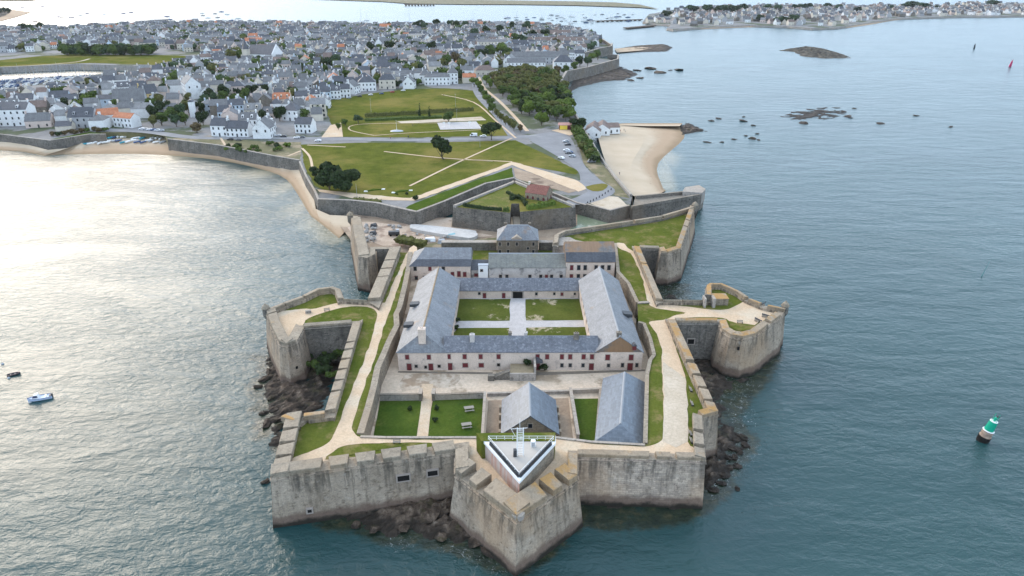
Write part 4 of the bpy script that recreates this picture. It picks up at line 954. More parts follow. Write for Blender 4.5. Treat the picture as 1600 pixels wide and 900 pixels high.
# ---- garden court: lawns, paths, walls, tables
sheet('court_lawn', [(594, 625), (659, 624), (651, 683), (583, 684)], COURT, MT['lawn'], lift=.05)
sheet('court_lawn', [(676, 624), (757, 621), (753, 686), (668, 686)], COURT, MT['lawn'], lift=.05)
sheet('court_lawn', [(893, 623), (935, 623), (930, 690), (902, 690)], COURT, MT['lawn'], lift=.05)
sheet('garden_path', [(659, 600), (677, 600), (677, 624), (668, 686), (651, 686), (659, 624)], COURT, MT['path'], lift=.05)
sheet('bare_ground', [(763, 626), (888, 622), (896, 690), (758, 690)], COURT, MT['dirt'], lift=.04)
sheet('dug_ground', [(632, 586), (705, 582), (720, 592), (700, 606), (660, 605), (628, 612)], COURT, mottled('dug_earth', (.42, .33, .24), (.60, .50, .39), .25, .95, (.34, .25, .17), .2, (.5, .6), 1.0, .6, .15), 2, lift=.03)
sheet('drain_strip', [(622, 580), (770, 582), (770, 585), (622, 582.5)], COURT, MT['granite'], lift=.06)
sheet('drain_strip', [(836, 582), (1008, 577.5), (1008, 580), (836, 587)], COURT, MT['granite'], lift=.06)
thin_wall('low court wall west of the garden gate', [(594, 626), (659, 625)], COURT, 1.9, .5, 'court_wall', .3, 'garden_wall', mat2='granite')
thin_wall('low court wall between the garden gate and the store yard', [(677, 625), (757, 622)], COURT, 1.7, .5, 'court_wall', .3, 'garden_wall', mat2='granite')
thin_wall('pale garden wall dividing the picnic lawn from the store yard', [(758, 622), (754, 688)], COURT, 1.9, .5, 'court_wall', .3, 'garden_wall')
thin_wall('retaining wall above the store yard', [(761, 619), (800, 618), (850, 616), (890, 615)], COURT, .9, .5, 'court_wall', .3, 'garden_wall')
thin_wall('retaining wall at the head of the narrow lawn', [(891, 615), (938, 613)], COURT, 1.2, .5, 'court_wall', .3, 'garden_wall')
thin_wall('tall narrow garden wall beside the bare yard', [(891, 616), (903, 690)], COURT, 2.0, .6, 'court_wall', .3, 'garden_wall')
thin_wall('broad pale garden wall along the long store', [(939, 614), (933, 690)], COURT, 1.6, .9, 'court_wall', .3, 'garden_wall')
for u, lab in ((658, 'slim gate pier on the shaded side of the garden gate'), (678, 'slim gate pier beside the picnic lawn')):
    p = P(u, 623, COURT); t = empty('gate_pier', p, lab, 'gate pier', 'piers of the garden gate')
    m = MB(); m.box(p, (.8, 2.4, 2.3)); m.build('masonry', MT['granite'], t); m = MB(); m.box((p.x, p.y, p.z + 2.3), (1.0, 2.6, .2)); m.build('coping', MT['court_wall'], t)

# inner square
sheet('square_paving', [(700, 466), (920, 466), (930, 530), (692, 530)], COURT, MT['paving'], lift=.03)
sheet('square_lawn', [(709, 467.5), (797, 467.5), (796.5, 501.5), (706, 501.5)], COURT, MT['grass_bare'], lift=.08)
sheet('square_lawn', [(821, 467.5), (913, 467), (917, 500.5), (821.5, 501)], COURT, MT['grass_bare'], lift=.08)
sheet('square_lawn', [(716, 513), (795.5, 512.5), (795, 530), (700, 530)], COURT, MT['grass_bare'], lift=.08)
sheet('square_lawn', [(822, 512), (921, 511), (926, 530), (823, 530)], COURT, MT['grass_bare'], lift=.08)

# ---- signal station on the point
SZ = 16.7
st = XY([(748, 681), (866, 681), (866, 692), (811.5, 751), (760, 692)], SZ)
t = empty('signal_station', (*st[3], TP), 'wedge shaped white signal station with red streaked walls and a grass roof', 'signal station')
n = NT('rust_streaked_render'); p = n.pos()
c1 = n.ramp(n.noise(n.vmul(p, (.9, .9, .08)), 1.0, 6, .6), [(.34, (.44, .40, .37)), (.5, (.46, .36, .31)), (.66, (.42, .19, .14))])
f = n.noise(p, 2.5, 5); MT['rust'] = n.done(n.mix(.4, c1, n.ramp(f, [(.2, .6), (.8, 1.3)]), 'MULTIPLY'), .9, n.bump(f, .4, .1))
m = MB(); m.prism(st, 9.0, SZ - .6); m.mi = [0] * len(m.mi)
for i, f in enumerate(m.f):
    c = sum((Vector(m.v[k]) for k in f), Vector()) / len(f); m.mi[i] = 0 if c.x < st[3].x else 1
m.build('wall', [MT['rust'], MT['inner']], t)
big = [q + (q - Vector((sum(a.x for a in st) / 5, sum(a.y for a in st) / 5))).normalized() * .35 for q in st]
m = MB(); m.prism(big, SZ - .6, SZ + .05); m.build('cornice', MT['white'], t)
dk = XY([(765, 690), (862, 690), (811, 741)], SZ + .1); m = MB(); m.prism(dk, SZ - .3, SZ + .12); m.build('deck', plain('pale_deck', (.46, .42, .37), .85), t)
gr = XY([(744, 678), (868, 677), (867, 690), (752, 690)], SZ); m = MB(); m.prism(gr, 10, SZ + .25); m.build('grass_roof', MT['grass_r'], t)
def railing(parent, pts, z, h, name='railing', r=.04, posts=1.6, mat='white', mid=2):
    m = MB()
    for a, b in zip(pts, pts[1:]):
        for k in range(mid): zz = z + h * (k + 1) / mid; m.tube((*a, zz), (*b, zz), r, n=5)
        L = (b - a).length; c = max(1, int(L / posts))
        for k in range(c + 1): p = a.lerp(b, k / c); m.tube((*p, z), (*p, z + h), r, n=5)
    return m.build(name, MT[mat], parent)
rl = XY([(763, 688), (811, 745), (865, 688), (763, 688)], SZ + .1); railing(t, rl, SZ + .1, 1.15, r=.055)
fa = XY([(765, 694), (811.5, 747), (862, 694)], SZ)
m = MB()
for a, b in zip(fa, fa[1:]):
    d = (b - a).normalized(); nn = Vector((-d.y, d.x)); a2, b2 = a + d * .2, b - d * .2
    m.hexa([(*(a2 - nn * .25), SZ + .05), (*(b2 - nn * .25), SZ + .05), (*(b2 + nn * .25), SZ + .05), (*(a2 + nn * .25), SZ + .05)], [(*(a2 - nn * .1), SZ + .75), (*(b2 - nn * .1), SZ + .75), (*(b2 + nn * .25), SZ + .75), (*(a2 + nn * .25), SZ + .75)])
m.build('window_band', MT['glass'], t)
mb_ = P(812, 712, SZ + .1)
t2 = empty('signal_mast', mb_, 'white twin legged signal mast with ladders rising from the station deck', 'mast')
m = MB()
for dx in (-.55, .75): m.tube(mb_ + Vector((dx, 0, 0)), mb_ + Vector((dx, 0, 7.2)), .13, .10, 8)
m.build('leg', MT['white'], t2)
m = MB()
for k in range(16): m.tube(mb_ + Vector((-.55, 0, .4 + k * .43)), mb_ + Vector((.75, 0, .4 + k * .43)), .05, n=5)
m.build('rung', MT['white'], t2)
m = MB(); m.tube(mb_ + Vector((0, 0, 6.5)), mb_ + Vector((0, 0, 9.6)), .07, .03, 6); m.tube(mb_ + Vector((-1.9, 0, 6.9)), mb_ + Vector((1.6, 0, 7.2)), .06, n=5); m.tube(mb_ + Vector((-.9, .2, 4.9)), mb_ + Vector((-1.9, .2, 6.9)), .05, n=5); m.build('yard', MT['white'], t2)
m = MB(); m.box(mb_ + Vector((-1.0, -.1, 0)), (.7, .8, 1.7)); m.build('cabinet', MT['dark_metal'], t2)
p = P(833, 697, SZ + .1); t3 = empty('equipment_box', p, 'small white equipment box by the deck railing', 'cabinet'); m = MB(); m.box(p, (1.0, .8, 1.5)); m.build('case', MT['white'], t3); m = MB(); m.box(p + Vector((0, -.42, .2)), (.7, .06, 1.0)); m.build('door', MT['grey_metal'], t3)
# ================================================================== MOAT, RAVELIN, SEA WALLS, MEADOW
sheet('moat_ground', [(530, 352), (548, 330), (640, 340), (705, 340), (800, 318), (900, 322), (960, 335), (1000, 330), (1010, 350), (884, 372), (868, 392), (640, 396), (606, 392), (577, 410), (556, 392), (546, 372)], MOAT, MT['dirt'])
sheet('moat_sand', [(546, 346), (640, 351), (705, 340), (705, 358), (770, 368), (700, 374), (640, 385), (600, 384), (570, 376), (552, 368)], MOAT, mottled('moat_sand', (.40, .30, .22), (.54, .43, .33), .1, .95, (.27, .19, .14), .12, (.52, .64), 1.2, .4, .1), 2, lift=.06)
sheet('moat_water', [(902, 335), (925, 333), (956, 346), (985, 343), (900, 359), (880, 362), (902, 352)], MOAT, mottled('green_shallows', (.14, .19, .12), (.25, .28, .19), .08, .25, (.42, .42, .34), .12, (.55, .66), 2, .1), 2, lift=.10)
sheet('moat_grass', [(640, 386), (700, 378), (776, 372), (778, 384), (700, 386), (650, 392)], MOAT, MT['scrub'], 2, lift=.2)

def sea_wall(label, px, ztop, zbase, batter, thick, mat='granite', z=LAND, cat='sea wall', name='sea_wall', top='court_wall', zin=6.5, step=12):
    pts = XY(px, z); t = empty(name, (*pts[0], zbase), label, cat, None)
    wall_run('masonry', pts, ztop, zbase, batter, thick, MT[mat], t, zin=zin, step=step)
    wall_run('coping', [p for p in pts], ztop + .28, ztop + .02, -.02, thick + .12, MT[top], t, zin=ztop + .12, step=step); return t
sea_wall('weathered sea wall below the gardens at the edge of the cove', [(-420, 216), (0, 212), (78, 222), (140, 212), (165, 212)], 7.9, 0, .8, .8)
sea_wall('curved sea wall between the boats and the meadow, above brown shingle', [(262, 220.5), (340, 230), (432, 248), (467, 254)], 8.3, 0, .8, .9)
sea_wall('overgrown low sea wall running past the dark cypresses', [(467, 254), (478, 279), (492, 303), (497, 316)], 7.6, .5, .8, .9)
sea_wall('long grey wall on the outer edge of the moat near the cove', [(497, 316), (548, 318), (588, 322), (614, 328), (649, 336)], 8.4, .5, .5, 1.2)
sea_wall('slanting wall of the covered way rising beside the sandy moat', [(649, 336), (696, 318), (760, 290), (804, 281)], 8.0, .5, .5, 1.0)
sea_wall('low wall of the moat hidden behind the red roofed house', [(804, 281), (830, 292), (872, 306), (900, 318), (916, 322)], 7.3, .5, .3, .8)
sea_wall('angular wall below the triangle of bare sand', [(916, 322), (953, 332), (984, 324)], 7.8, .5, .4, .8)
sea_wall('long straight sea wall between the lawns and the broad sandy beach', [(988, 307), (962, 277), (940, 247), (925, 222), (908, 195)], 7.9, 1, .7, 1.2, 'court_wall')
sea_wall('sea wall along the dark wood above open water', [(908, 195), (892, 168), (880, 146), (876, 137)], 9, -1, .7, 1.2, 'inner')
sea_wall('tall old town rampart curving beside the wood with rocks at its foot', [(876, 137), (886, 118), (920, 111), (966, 98)], 11.5, -1, 1.5, 2, 'granite', cat='town rampart', name='town_rampart')
sea_wall('blunt seaward end of the curving town rampart', [(966, 98), (967, 91), (950, 90)], 11.4, -1, 1, 2, 'granite', cat='town rampart', name='town_rampart')
sea_wall('farther straight town rampart near the long white quarters', [(914, 89), (936, 82), (956, 78), (957, 73)], 12.5, -1, 1.5, 2, 'granite', cat='town rampart', name='town_rampart')
sea_wall('far town rampart turning towards the harbour', [(956, 74), (944, 66), (930, 58)], 11, -1, 1, 2, 'granite', cat='town rampart', name='town_rampart')
# quay with its two parapets beside the beach
q = XY([(988, 324), (1096, 305), (1101, 300), (1092, 294), (1066, 300), (992, 307)], 8.0)
t = empty('quay', (*q[0], 0), 'long stone quay with twin parapets running from the beach wall into the sea', 'quay')
m = MB(); m.prism(q, -1, 6.9); m.build('masonry', MT['granite'], t)
for nm, a, b in (('parapet', q[0], q[1]), ('parapet', q[5], q[4])):
    d = (b - a).normalized(); nn = Vector((-d.y, d.x)) * (1 if nm and a is q[0] else -1); m = MB(); m.prism([a, b, b + nn * 1.3, a + nn * 1.3], 6.5, 8.5); m.build(nm, MT['granite'], t)
m = MB(); c = XY([(1066, 303), (1097, 305), (1102, 299), (1092, 293), (1070, 296)], 8.0); m.prism(c, 3, 9.3); m.build('end_block', MT['court_wall'], t)
skirt('quay_link', [P(984, 324, LAND).xy, P(989, 324, 8).xy, P(988, 307, LAND).xy], 0, 7.5, MT['granite'], True)

# ravelin
RZ = 11.3
rv = XY([(708, 323), (797, 332.5), (799, 318), (811, 318), (812.5, 331), (899, 323), (804, 284)], RZ)
t = empty('ravelin', (*rv[0], MOAT), 'arrow shaped stone ravelin before the gatehouse with a grassy top and hedges', 'ravelin')
cen = Vector((sum(a.x for a in rv) / 7, sum(a.y for a in rv) / 7))
m = MB(); lo = [(*(q + (q - cen).normalized() * .9), MOAT - .5) for q in rv]; hi = [(*q, RZ) for q in rv]
m.add(lo + hi, [(i, (i + 1) % 7, 7 + (i + 1) % 7, 7 + i) for i in range(7)]); m.build('masonry', MT['granite'], t)
m = MB(); m.flat(rv, RZ - .02); m.build('earth_top', MT['grass'], t)
for a, b, nm in ((rv[6], rv[0], 'parapet'), (rv[5], rv[6], 'parapet')):
    d = (b - a).normalized(); nn = Vector((-d.y, d.x)); m = MB(); m.hexa([(*a, RZ - .3), (*b, RZ - .3), (*(b + nn * 1.5), RZ - .3), (*(a + nn * 1.5), RZ - .3)], [(*(a + nn * .1), RZ + .9), (*(b + nn * .1), RZ + .9), (*(b + nn * 1.4), RZ + .9), (*(a + nn * 1.4), RZ + .9)]); m.build(nm, MT['court_wall'], t)
m = MB(); m.flat(XY([(797, 333), (799, 318), (811, 318), (813, 331)], RZ), 4.6); m.build('passage_floor', MT['path'], t)
t = empty('causeway', P(806, 345, 5), 'narrow pale causeway leading from the ravelin passage to the gatehouse', 'causeway')
a0, a1 = P(806, 330, 6.5), P(810, 356, 6.5); m = MB(); m.prism([(a0.x - 1.8, a0.y), (a0.x + 1.8, a0.y), (a1.x + 1.8, a1.y), (a1.x - 1.8, a1.y)], 0, 4.7); m.build('masonry', MT['granite'], t)
m = MB(); m.prism([(a0.x - 1.5, a0.y), (a0.x + 1.5, a0.y), (a1.x + 1.5, a1.y), (a1.x - 1.5, a1.y)], 4.6, 4.85); m.build('roadway', MT['path_pale'], t)
sheet('ravelin_grass', [(724, 322), (790, 330), (796, 318), (800, 300), (796, 293)], RZ, grassmat('long_dry_grass', (.10, .12, .03), (.16, .165, .05), (.24, .19, .09), (.45, .65), .1), lift=.1)

# meadow, roads, paths
GZ = LAND
sheet('meadow', [(470, 226), (560, 223), (660, 223), (780, 220), (806, 219), (856, 243), (905, 268), (900, 273), (800, 255), (774, 264), (640, 310), (560, 303), (510, 300), (492, 290), (476, 262)], GZ, MT['grass'], lift=.05)
sheet('playing_field', [(512, 158), (570, 147), (640, 139), (700, 138), (744, 142), (760, 168), (800, 212), (640, 215), (536, 214), (520, 200), (512, 180)], GZ, MT['grass'], lift=.05)
sheet('shore_grass', [(268, 216), (330, 212), (360, 217), (420, 222), (470, 222), (470, 252), (432, 245), (340, 227), (275, 219)], GZ, MT['scrub'], lift=.04)
sheet('town_green', [(78, 218), (140, 206), (160, 208), (140, 212)], GZ, MT['lawn'], lift=.06)
sheet('covered_way', [(640, 321), (652, 316), (720, 290), (778, 270), (800, 262), (802, 278), (760, 289), (696, 316), (650, 334), (628, 329)], GZ, MT['lawn'], lift=.08)
sheet('glacis_path', [(640, 310), (774, 263), (800, 253), (812, 256), (905, 283), (918, 294), (905, 300), (800, 258), (778, 267), (648, 314), (560, 311), (500, 300), (496, 296), (560, 303)], GZ, MT['path'], lift=.10)
sheet('excavation', [(802, 262), (836, 272), (905, 298), (890, 302), (850, 292), (806, 279)], GZ, MT['dirt'], lift=.09)
sheet('bare_sand', [(918, 316), (944, 306), (966, 308), (983, 323), (953, 331)], GZ, MT['path_pale'], lift=.08)
sheet('sea_wall_grass', [(905, 232), (925, 230), (940, 255), (962, 282), (984, 310), (962, 306), (945, 288), (925, 268), (912, 256)], GZ, MT['scrub'], lift=.06)
sheet('verge', [(915, 292), (940, 287), (950, 290), (942, 298), (926, 299)], GZ, MT['grass'], 2, lift=.16)
sheet('car_park', [(826, 216), (858, 207), (884, 210), (896, 222), (903, 240), (916, 262), (928, 274), (948, 288), (960, 296), (956, 305), (920, 318), (893, 320), (884, 315), (918, 300), (906, 284), (905, 270), (880, 250), (846, 230)], GZ, MT['asphalt'], 2, lift=.12)
ribbon('road', [(150, 202), (230, 206), (290, 214), (350, 216), (430, 215.5), (520, 217), (640, 219), (760, 217), (830, 213), (866, 208)], GZ, 8.5, MT['asphalt'], .14)
ribbon('road', [(800, 212), (776, 180), (748, 150), (742, 130), (745, 108)], GZ, 6.0, MT['asphalt'], .12)
ribbon('avenue', [(824, 205), (800, 178), (778, 156), (757, 138), (748, 120)], GZ, 3.0, MT['path'], .11)
for px in ([(800, 216), (720, 252), (640, 291)], [(600, 237), (690, 247), (770, 252)], [(740, 250), (800, 253)], [(480, 227), (540, 230)], [(806, 216), (776, 190), (740, 160), (690, 148)], [(585, 212), (640, 208), (750, 203), (756, 199), (730, 193), (600, 193), (552, 196), (548, 204), (585, 212)],
           [(472, 232), (484, 245), (488, 262)], [(345, 216), (352, 227)], [(470, 236), (450, 244)]):
    ribbon('footpath', px, GZ, 1.1 if len(px) > 5 else 1.5, MT['path'], .18)
sheet('games_court', [(683, 192), (744, 190), (753, 201.5), (688, 203)], GZ, MT['paving'], lift=.2)
sheet('sand_strip', [(620, 190), (752, 182.5), (760, 188), (628, 193)], GZ, MT['path_pale'], lift=.15)
sheet('gravel_yard', [(516, 196), (533, 192), (536, 214), (502, 215)], GZ, MT['path'], lift=.15)
sheet('stall_yard', [(862, 204), (900, 196), (912, 206), (890, 212)], GZ, MT['path'], lift=.16)
sheet('park_green', [(-60, 100), (60, 88), (110, 85), (250, 86), (316, 88), (312, 95), (260, 102), (140, 98.5), (40, 102.5), (-60, 107)], GZ, MT['grass'], lift=.1)
ribbon('park_path', [(-30, 106), (60, 102), (118, 97), (140, 92)], GZ, 4, MT['path_pale'], .2)
# ================================================================== TREES AND HEDGES
LEAF = {'dark': leafmat('cypress_leaf', (.016, .026, .011), (.045, .064, .024)), 'mid': leafmat('broad_leaf', (.040, .066, .015), (.10, .135, .034)), 'light': leafmat('bright_leaf', (.062, .096, .017), (.14, .185, .037)),
        'olive': leafmat('olive_leaf', (.070, .074, .022), (.150, .148, .048)), 'rust': leafmat('rusty_leaf', (.074, .052, .025), (.140, .108, .052)), 'blue': leafmat('blue_green_leaf', (.032, .054, .026), (.078, .112, .054))}
BARK = mottled('bark', (.07, .055, .042), (.13, .105, .08), 2, .95, None, fine=6)
def cards(m, blobs, n, s, rr, flat=.9):
    tot = sum(b[3] ** 2 for b in blobs)
    for bx, by, bz, br in blobs:
        for _ in range(max(6, int(n * br * br / tot))):
            z = rr.uniform(-.85, 1); a = rr.uniform(0, 2 * math.pi); h = math.sqrt(1 - z * z)
            d = Vector((h * math.cos(a), h * math.sin(a), z)); k = br * rr.uniform(.72, 1.08)
            c = Vector((bx, by, bz)) + Vector((d.x * k, d.y * k, d.z * k * flat))
            nn = (d + Vector((rr.uniform(-.7, .7), rr.uniform(-.7, .7), rr.uniform(-.4, .9)))).normalized()
            x = nn.orthogonal().normalized(); x.rotate(Matrix.Rotation(rr.uniform(0, 6.3), 3, nn)); y = nn.cross(x)
            w, l = s * rr.uniform(.6, 1.2), s * rr.uniform(.7, 1.4)
            m.quad(c - x * w - y * l * .4, c + x * w * .4 - y * l, c + x * w + y * l * .5, c - x * w * .5 + y * l)
def core(m, blobs, k=.78):
    for bx, by, bz, br in blobs:
        pr = [(.25, -.8), (.75, -.45), (.95, .05), (.72, .6), (.2, .92)]
        m.lathe([(r * br * k, z * br * k * .9) for r, z in pr], (bx, by, bz), 7)
PROTO = {}
def tree_proto(kind, leaf, H, Wd, seed, trunk=.25, shape='round', n=520, lean=0.0):
    rr = random.Random(seed); t = empty('tree', (0, 0, 0), 'tree', 'tree'); bl = []
    if shape == 'round':
        c = H * (1 + trunk) / 2; rh = H * (1 - trunk) / 2
        for _ in range(9):
            a = rr.uniform(0, 6.28); q = rr.uniform(.1, .62); z = rr.uniform(-.62, .7)
            bl.append((math.cos(a) * q * Wd / 2 + lean * (c + z * rh), math.sin(a) * q * Wd / 2, c + z * rh * .8, min(Wd / 2, rh) * rr.uniform(.38, .6)))
    elif shape == 'spire':
        for k in range(8):
            f = k / 7; bl.append((rr.uniform(-.1, .1) * Wd, rr.uniform(-.1, .1) * Wd, H * (.12 + .8 * f), Wd / 2 * (1.0 - .72 * f) * rr.uniform(.8, 1.1)))
    elif shape == 'umbrella':
        for _ in range(11):
            a = rr.uniform(0, 6.28); q = math.sqrt(rr.uniform(.0, .8)); bl.append((math.cos(a) * q * Wd / 2, math.sin(a) * q * Wd / 2, H * (.78 - .22 * q * q + rr.uniform(-.05, .06)), H * rr.uniform(.17, .25)))
    elif shape == 'bush':
        for _ in range(8):
            a = rr.uniform(0, 6.28); q = rr.uniform(0, .7); bl.append((math.cos(a) * q * Wd / 2, math.sin(a) * q * Wd / 2, H * rr.uniform(.3, .62), H * rr.uniform(.28, .42)))
    m = MB(); core(m, bl); cards(m, bl, n, max(.22, min(H, Wd) * .062), rr); m.build('crown', LEAF[leaf], t, uv=False)
    if shape != 'bush':
        m = MB(); top = H * (trunk + .3); r0 = .035 * H
        m.tube((0, 0, -.3), (lean * H * .35, 0, H * trunk * .6), r0, r0 * .75, 7); m.tube((lean * H * .35, 0, H * trunk * .6), (lean * top, 0, top), r0 * .75, r0 * .35, 6)
        for k in range(4):
            a = k * 1.6 + rr.uniform(-.3, .3); m.tube((lean * H * .35, 0, H * trunk * .7), (lean * top + math.cos(a) * Wd * .27, math.sin(a) * Wd * .27, H * (trunk + .28)), r0 * .45, r0 * .15, 5)
        m.build('trunk', BARK, t, uv=False)
    PROTO[kind] = t; return t
for k, a in {'round_mid': ('mid', 9, 8, 1), 'round_light': ('light', 9, 8.5, 2), 'round_dark': ('dark', 9, 8, 3), 'round_olive': ('olive', 9, 8.5, 4), 'round_rust': ('rust', 8, 8, 5), 'round_blue': ('blue', 9, 8, 6), 'round_mid_b': ('mid', 8, 8.5, 17), 'round_dark_b': ('dark', 8.5, 9, 18)}.items(): tree_proto(k, *a, trunk=.18)
tree_proto('spire', 'dark', 12, 3.2, 8, .05, 'spire', 380)
tree_proto('umbrella', 'dark', 11, 15, 9, .3, 'umbrella', 900)
tree_proto('cypress', 'dark', 13, 15, 10, .08, 'round', 1500)
tree_proto('cypress_b', 'dark', 12, 14, 11, .06, 'round', 1500)
tree_proto('leaning', 'dark', 13, 9, 12, .12, 'round', 1100, lean=-.22)
tree_proto('big_light', 'light', 11, 11, 13, .15, 'round', 1100)
tree_proto('big_mid', 'mid', 13, 12, 14, .18, 'round', 1100)
tree_proto('bush', 'mid', 2.6, 4.5, 15, 0, 'bush', 320); tree_proto('bush_dark', 'dark', 2.6, 4.5, 16, 0, 'bush', 320); tree_proto('bush_light', 'light', 2.4, 4.5, 19, 0, 'bush', 320); tree_proto('bush_rust', 'rust', 2.6, 4.5, 20, 0, 'bush', 300)
USED = set(); TREES = []
def tree(kind, loc, label, s=1.0, sz=None, rz=None, group=None, name=None, cat='tree'):
    p = PROTO[kind]; t = p if kind not in USED else copy_tree(p); USED.add(kind)
    t.name = name or ('shrub' if kind.startswith('bush') else {'spire': 'cypress_tree', 'umbrella': 'pine_tree'}.get(kind, 'tree'))
    t.location = loc; t.scale = (s, s, sz or s); t.rotation_euler = (0, 0, RNG.uniform(0, 6.28) if rz is None else rz)
    t['label'] = label; t['category'] = 'shrub' if kind.startswith('bush') and cat == 'tree' else cat
    if group: t['group'] = group
    elif 'group' in t: del t['group']
    TREES.append(t); return t
g = lambda u, v, z=LAND: P(u, v, z)
tree('cypress', g(515, 296), 'taller of the two great dark cypresses by the cove wall', 1.2, 1.15)
tree('cypress_b', g(541, 299), 'rounder dark cypress at the meadow end of the pair', 1.25, 1.05)
tree('round_dark', g(492, 279), 'small dark tree tucked behind the great cypresses', .8)
tree('leaning', g(694, 249), 'dark windswept tree leaning alone in the meadow', 1.3, rz=0)
tree('umbrella', g(768, 219), 'broad dark spreading tree beside the road', 1.1)
tree('spire', g(656, 184), 'taller slim cypress at the end of the sports hedge'); tree('spire', g(671, 185), 'shorter slim cypress next to its taller twin', .85)
tree('big_mid', g(701, 191), 'round green tree shading the games court', .85, .62)
tree('big_light', g(827, 181), 'bright yellow green tree rising at the edge of the wood', 1.15)
tree('big_light', g(846, 196), 'bright green dome shaped tree nearest the yellow stall', 1.05, .95)
tree('round_light', g(884, 189), 'yellowish small tree between the wood and the sea wall', .8)
tree('round_rust', g(813, 206), 'small rusty tree at the foot of the tree lined avenue', .65)
tree('round_rust', g(308, 207), 'wide rusty brown domed tree beside the shore road', 1.35, .85)
tree('round_dark_b', g(318, 196), 'dark evergreen right behind the rusty domed tree', 1.2, 1.3)
tree('round_mid', g(253, 196), 'large leafy tree in the shore garden behind the beached boats', 1.7, 1.2)
tree('round_light', g(262, 180), 'lighter green tree behind the large shore garden tree', 1.6, 1.1)
tree('round_dark', g(192, 138), 'solitary dark pine above the marina roofs', 1.3, 1.3)
tree('round_blue', g(560, 193), 'blue green tree at the head of the playing field hedge', 1.0, .8)
tree('round_mid_b', g(540, 197), 'leafy tree at the corner of the gravel yard', .8, .7)
tree('round_mid', g(529, 203), 'small tree beside the gravel yard', .65, .6)
def hedge(label, px, z, h, w, leaf='dark', seed=1, n=14, name='hedge'):
    q = [Vector((p.x, p.y, 0)) for p in (P(*a, z) for a in px)]; t = empty(name, (q[0].x, q[0].y, z), label, 'hedge'); rr = random.Random(seed); m = MB(); c = MB(); bl = []
    for a, b in zip(q, q[1:]):
        L = (b - a).length; d = (b - a) / L; nn = Vector((-d.y, d.x, 0))
        c.hexa([(*(a - nn * w * .42).xy, z - .2), (*(b - nn * w * .42).xy, z - .2), (*(b + nn * w * .42).xy, z - .2), (*(a + nn * w * .42).xy, z - .2)], [(*(a - nn * w * .36).xy, z + h * .85), (*(b - nn * w * .36).xy, z + h * .85), (*(b + nn * w * .36).xy, z + h * .85), (*(a + nn * w * .36).xy, z + h * .85)])
        for _ in range(int(L * n * .5)):
            p = a + d * rr.uniform(0, L); side = rr.random()
            if side < .5: o = p + nn * rr.uniform(-w / 2, w / 2) + Vector((0, 0, z + h * rr.uniform(.85, 1.08))); nv = Vector((rr.uniform(-.6, .6), rr.uniform(-.6, .6), 1))
            else: sg = -1 if side < .8 else 1; o = p + nn * sg * w * rr.uniform(.42, .55) + Vector((0, 0, z + h * rr.uniform(.05, 1))); nv = nn * sg + Vector((rr.uniform(-.5, .5), rr.uniform(-.5, .5), rr.uniform(-.2, .8)))
            nv.normalize(); x = nv.orthogonal().normalized(); y = nv.cross(x); s = rr.uniform(.25, .5) * min(1.6, max(.7, h / 2))
            m.quad(o - x * s - y * s, o + x * s - y * s * .6, o + x * s * .8 + y * s, o - x * s * .7 + y * s)
    m.v_off = None; o = len(m.v); m.v += c.v; m.f += [[o + i for i in f] for f in c.f]; m.mi += c.mi
    m.build('foliage', LEAF[leaf], t, uv=False); return t
hedge('clipped dark hedge along the gorge wall of the ravelin', [(724, 322), (755, 327), (784, 329)], RZ, 1.5, 1.5, 'dark', 2)
hedge('dark block hedge beside the ravelin passage', [(786, 330), (796, 330)], RZ, 1.8, 2.0, 'mid', 3)
hedge('bright clipped hedge in front of the red roofed house', [(823, 327), (845, 324), (866, 319)], RZ, 2.0, 2.6, 'light', 4)
hedge('curved hedge round the ravelin house garden', [(798, 313), (806, 309), (816, 312), (822, 322)], RZ, 1.8, 2.0, 'dark', 5)
hedge('short dark hedge at the point of the ravelin garden', [(792, 302), (802, 307)], RZ, 1.4, 1.5, 'dark', 6)
hedge('long dark hedge across the playing field', [(570, 183), (640, 179), (740, 173)], LAND, 2.9, 1.8, 'olive', 7, 9)
hedge('low green bank of shrubs below the long hedge', [(570, 189), (630, 186), (690, 184)], LAND, 1.8, 6.0, 'mid', 8, 16)
hedge('ragged bramble hedge below the meadow path', [(552, 314), (575, 316), (594, 318)], LAND, 1.7, 4.0, 'olive', 9, 20)
hedge('dark ivy strip along the slanting covered way wall', [(655, 331), (700, 313), (760, 287)], LAND, 1.0, 1.4, 'olive', 10, 14)
tree('bush_dark', g(650, 312), 'small dark bush at the foot of the slanting path'); tree('bush', g(620, 304), 'low bush between the two flower beds', .5); tree('bush_dark', g(636, 304), 'low dark bush by the second flower bed', .55)
for k, (u, v, s, kind) in enumerate(((903, 204, 1.5, 'round_dark_b'), (907, 216, 1.0, 'round_mid'), (913, 226, 1.0, 'round_mid_b'), (921, 232, .95, 'round_mid'), (910, 237, 1.0, 'round_olive'), (920, 246, .9, 'round_olive'), (928, 254, .75, 'round_dark'))):
    tree(kind, g(u, v), ('dark rounded tree at the top of the beach wall beside the stall', 'bushy tree next down the beach wall from the stall', 'middle bushy tree of the beach wall row', 'leafy tree where the beach wall passes the café', 'flat olive tree over the parked vans', 'olive tree just below the flat crowned one', 'small dark tree ending the beach wall row')[k], 1.05 * s, .72 * s, group='trees along the beach wall')
hedge('dense evergreen screen along the top of the beach wall', [(899, 203), (908, 219), (918, 236), (930, 254)], LAND, 4.2, 7.0, 'mid', 33, 30)
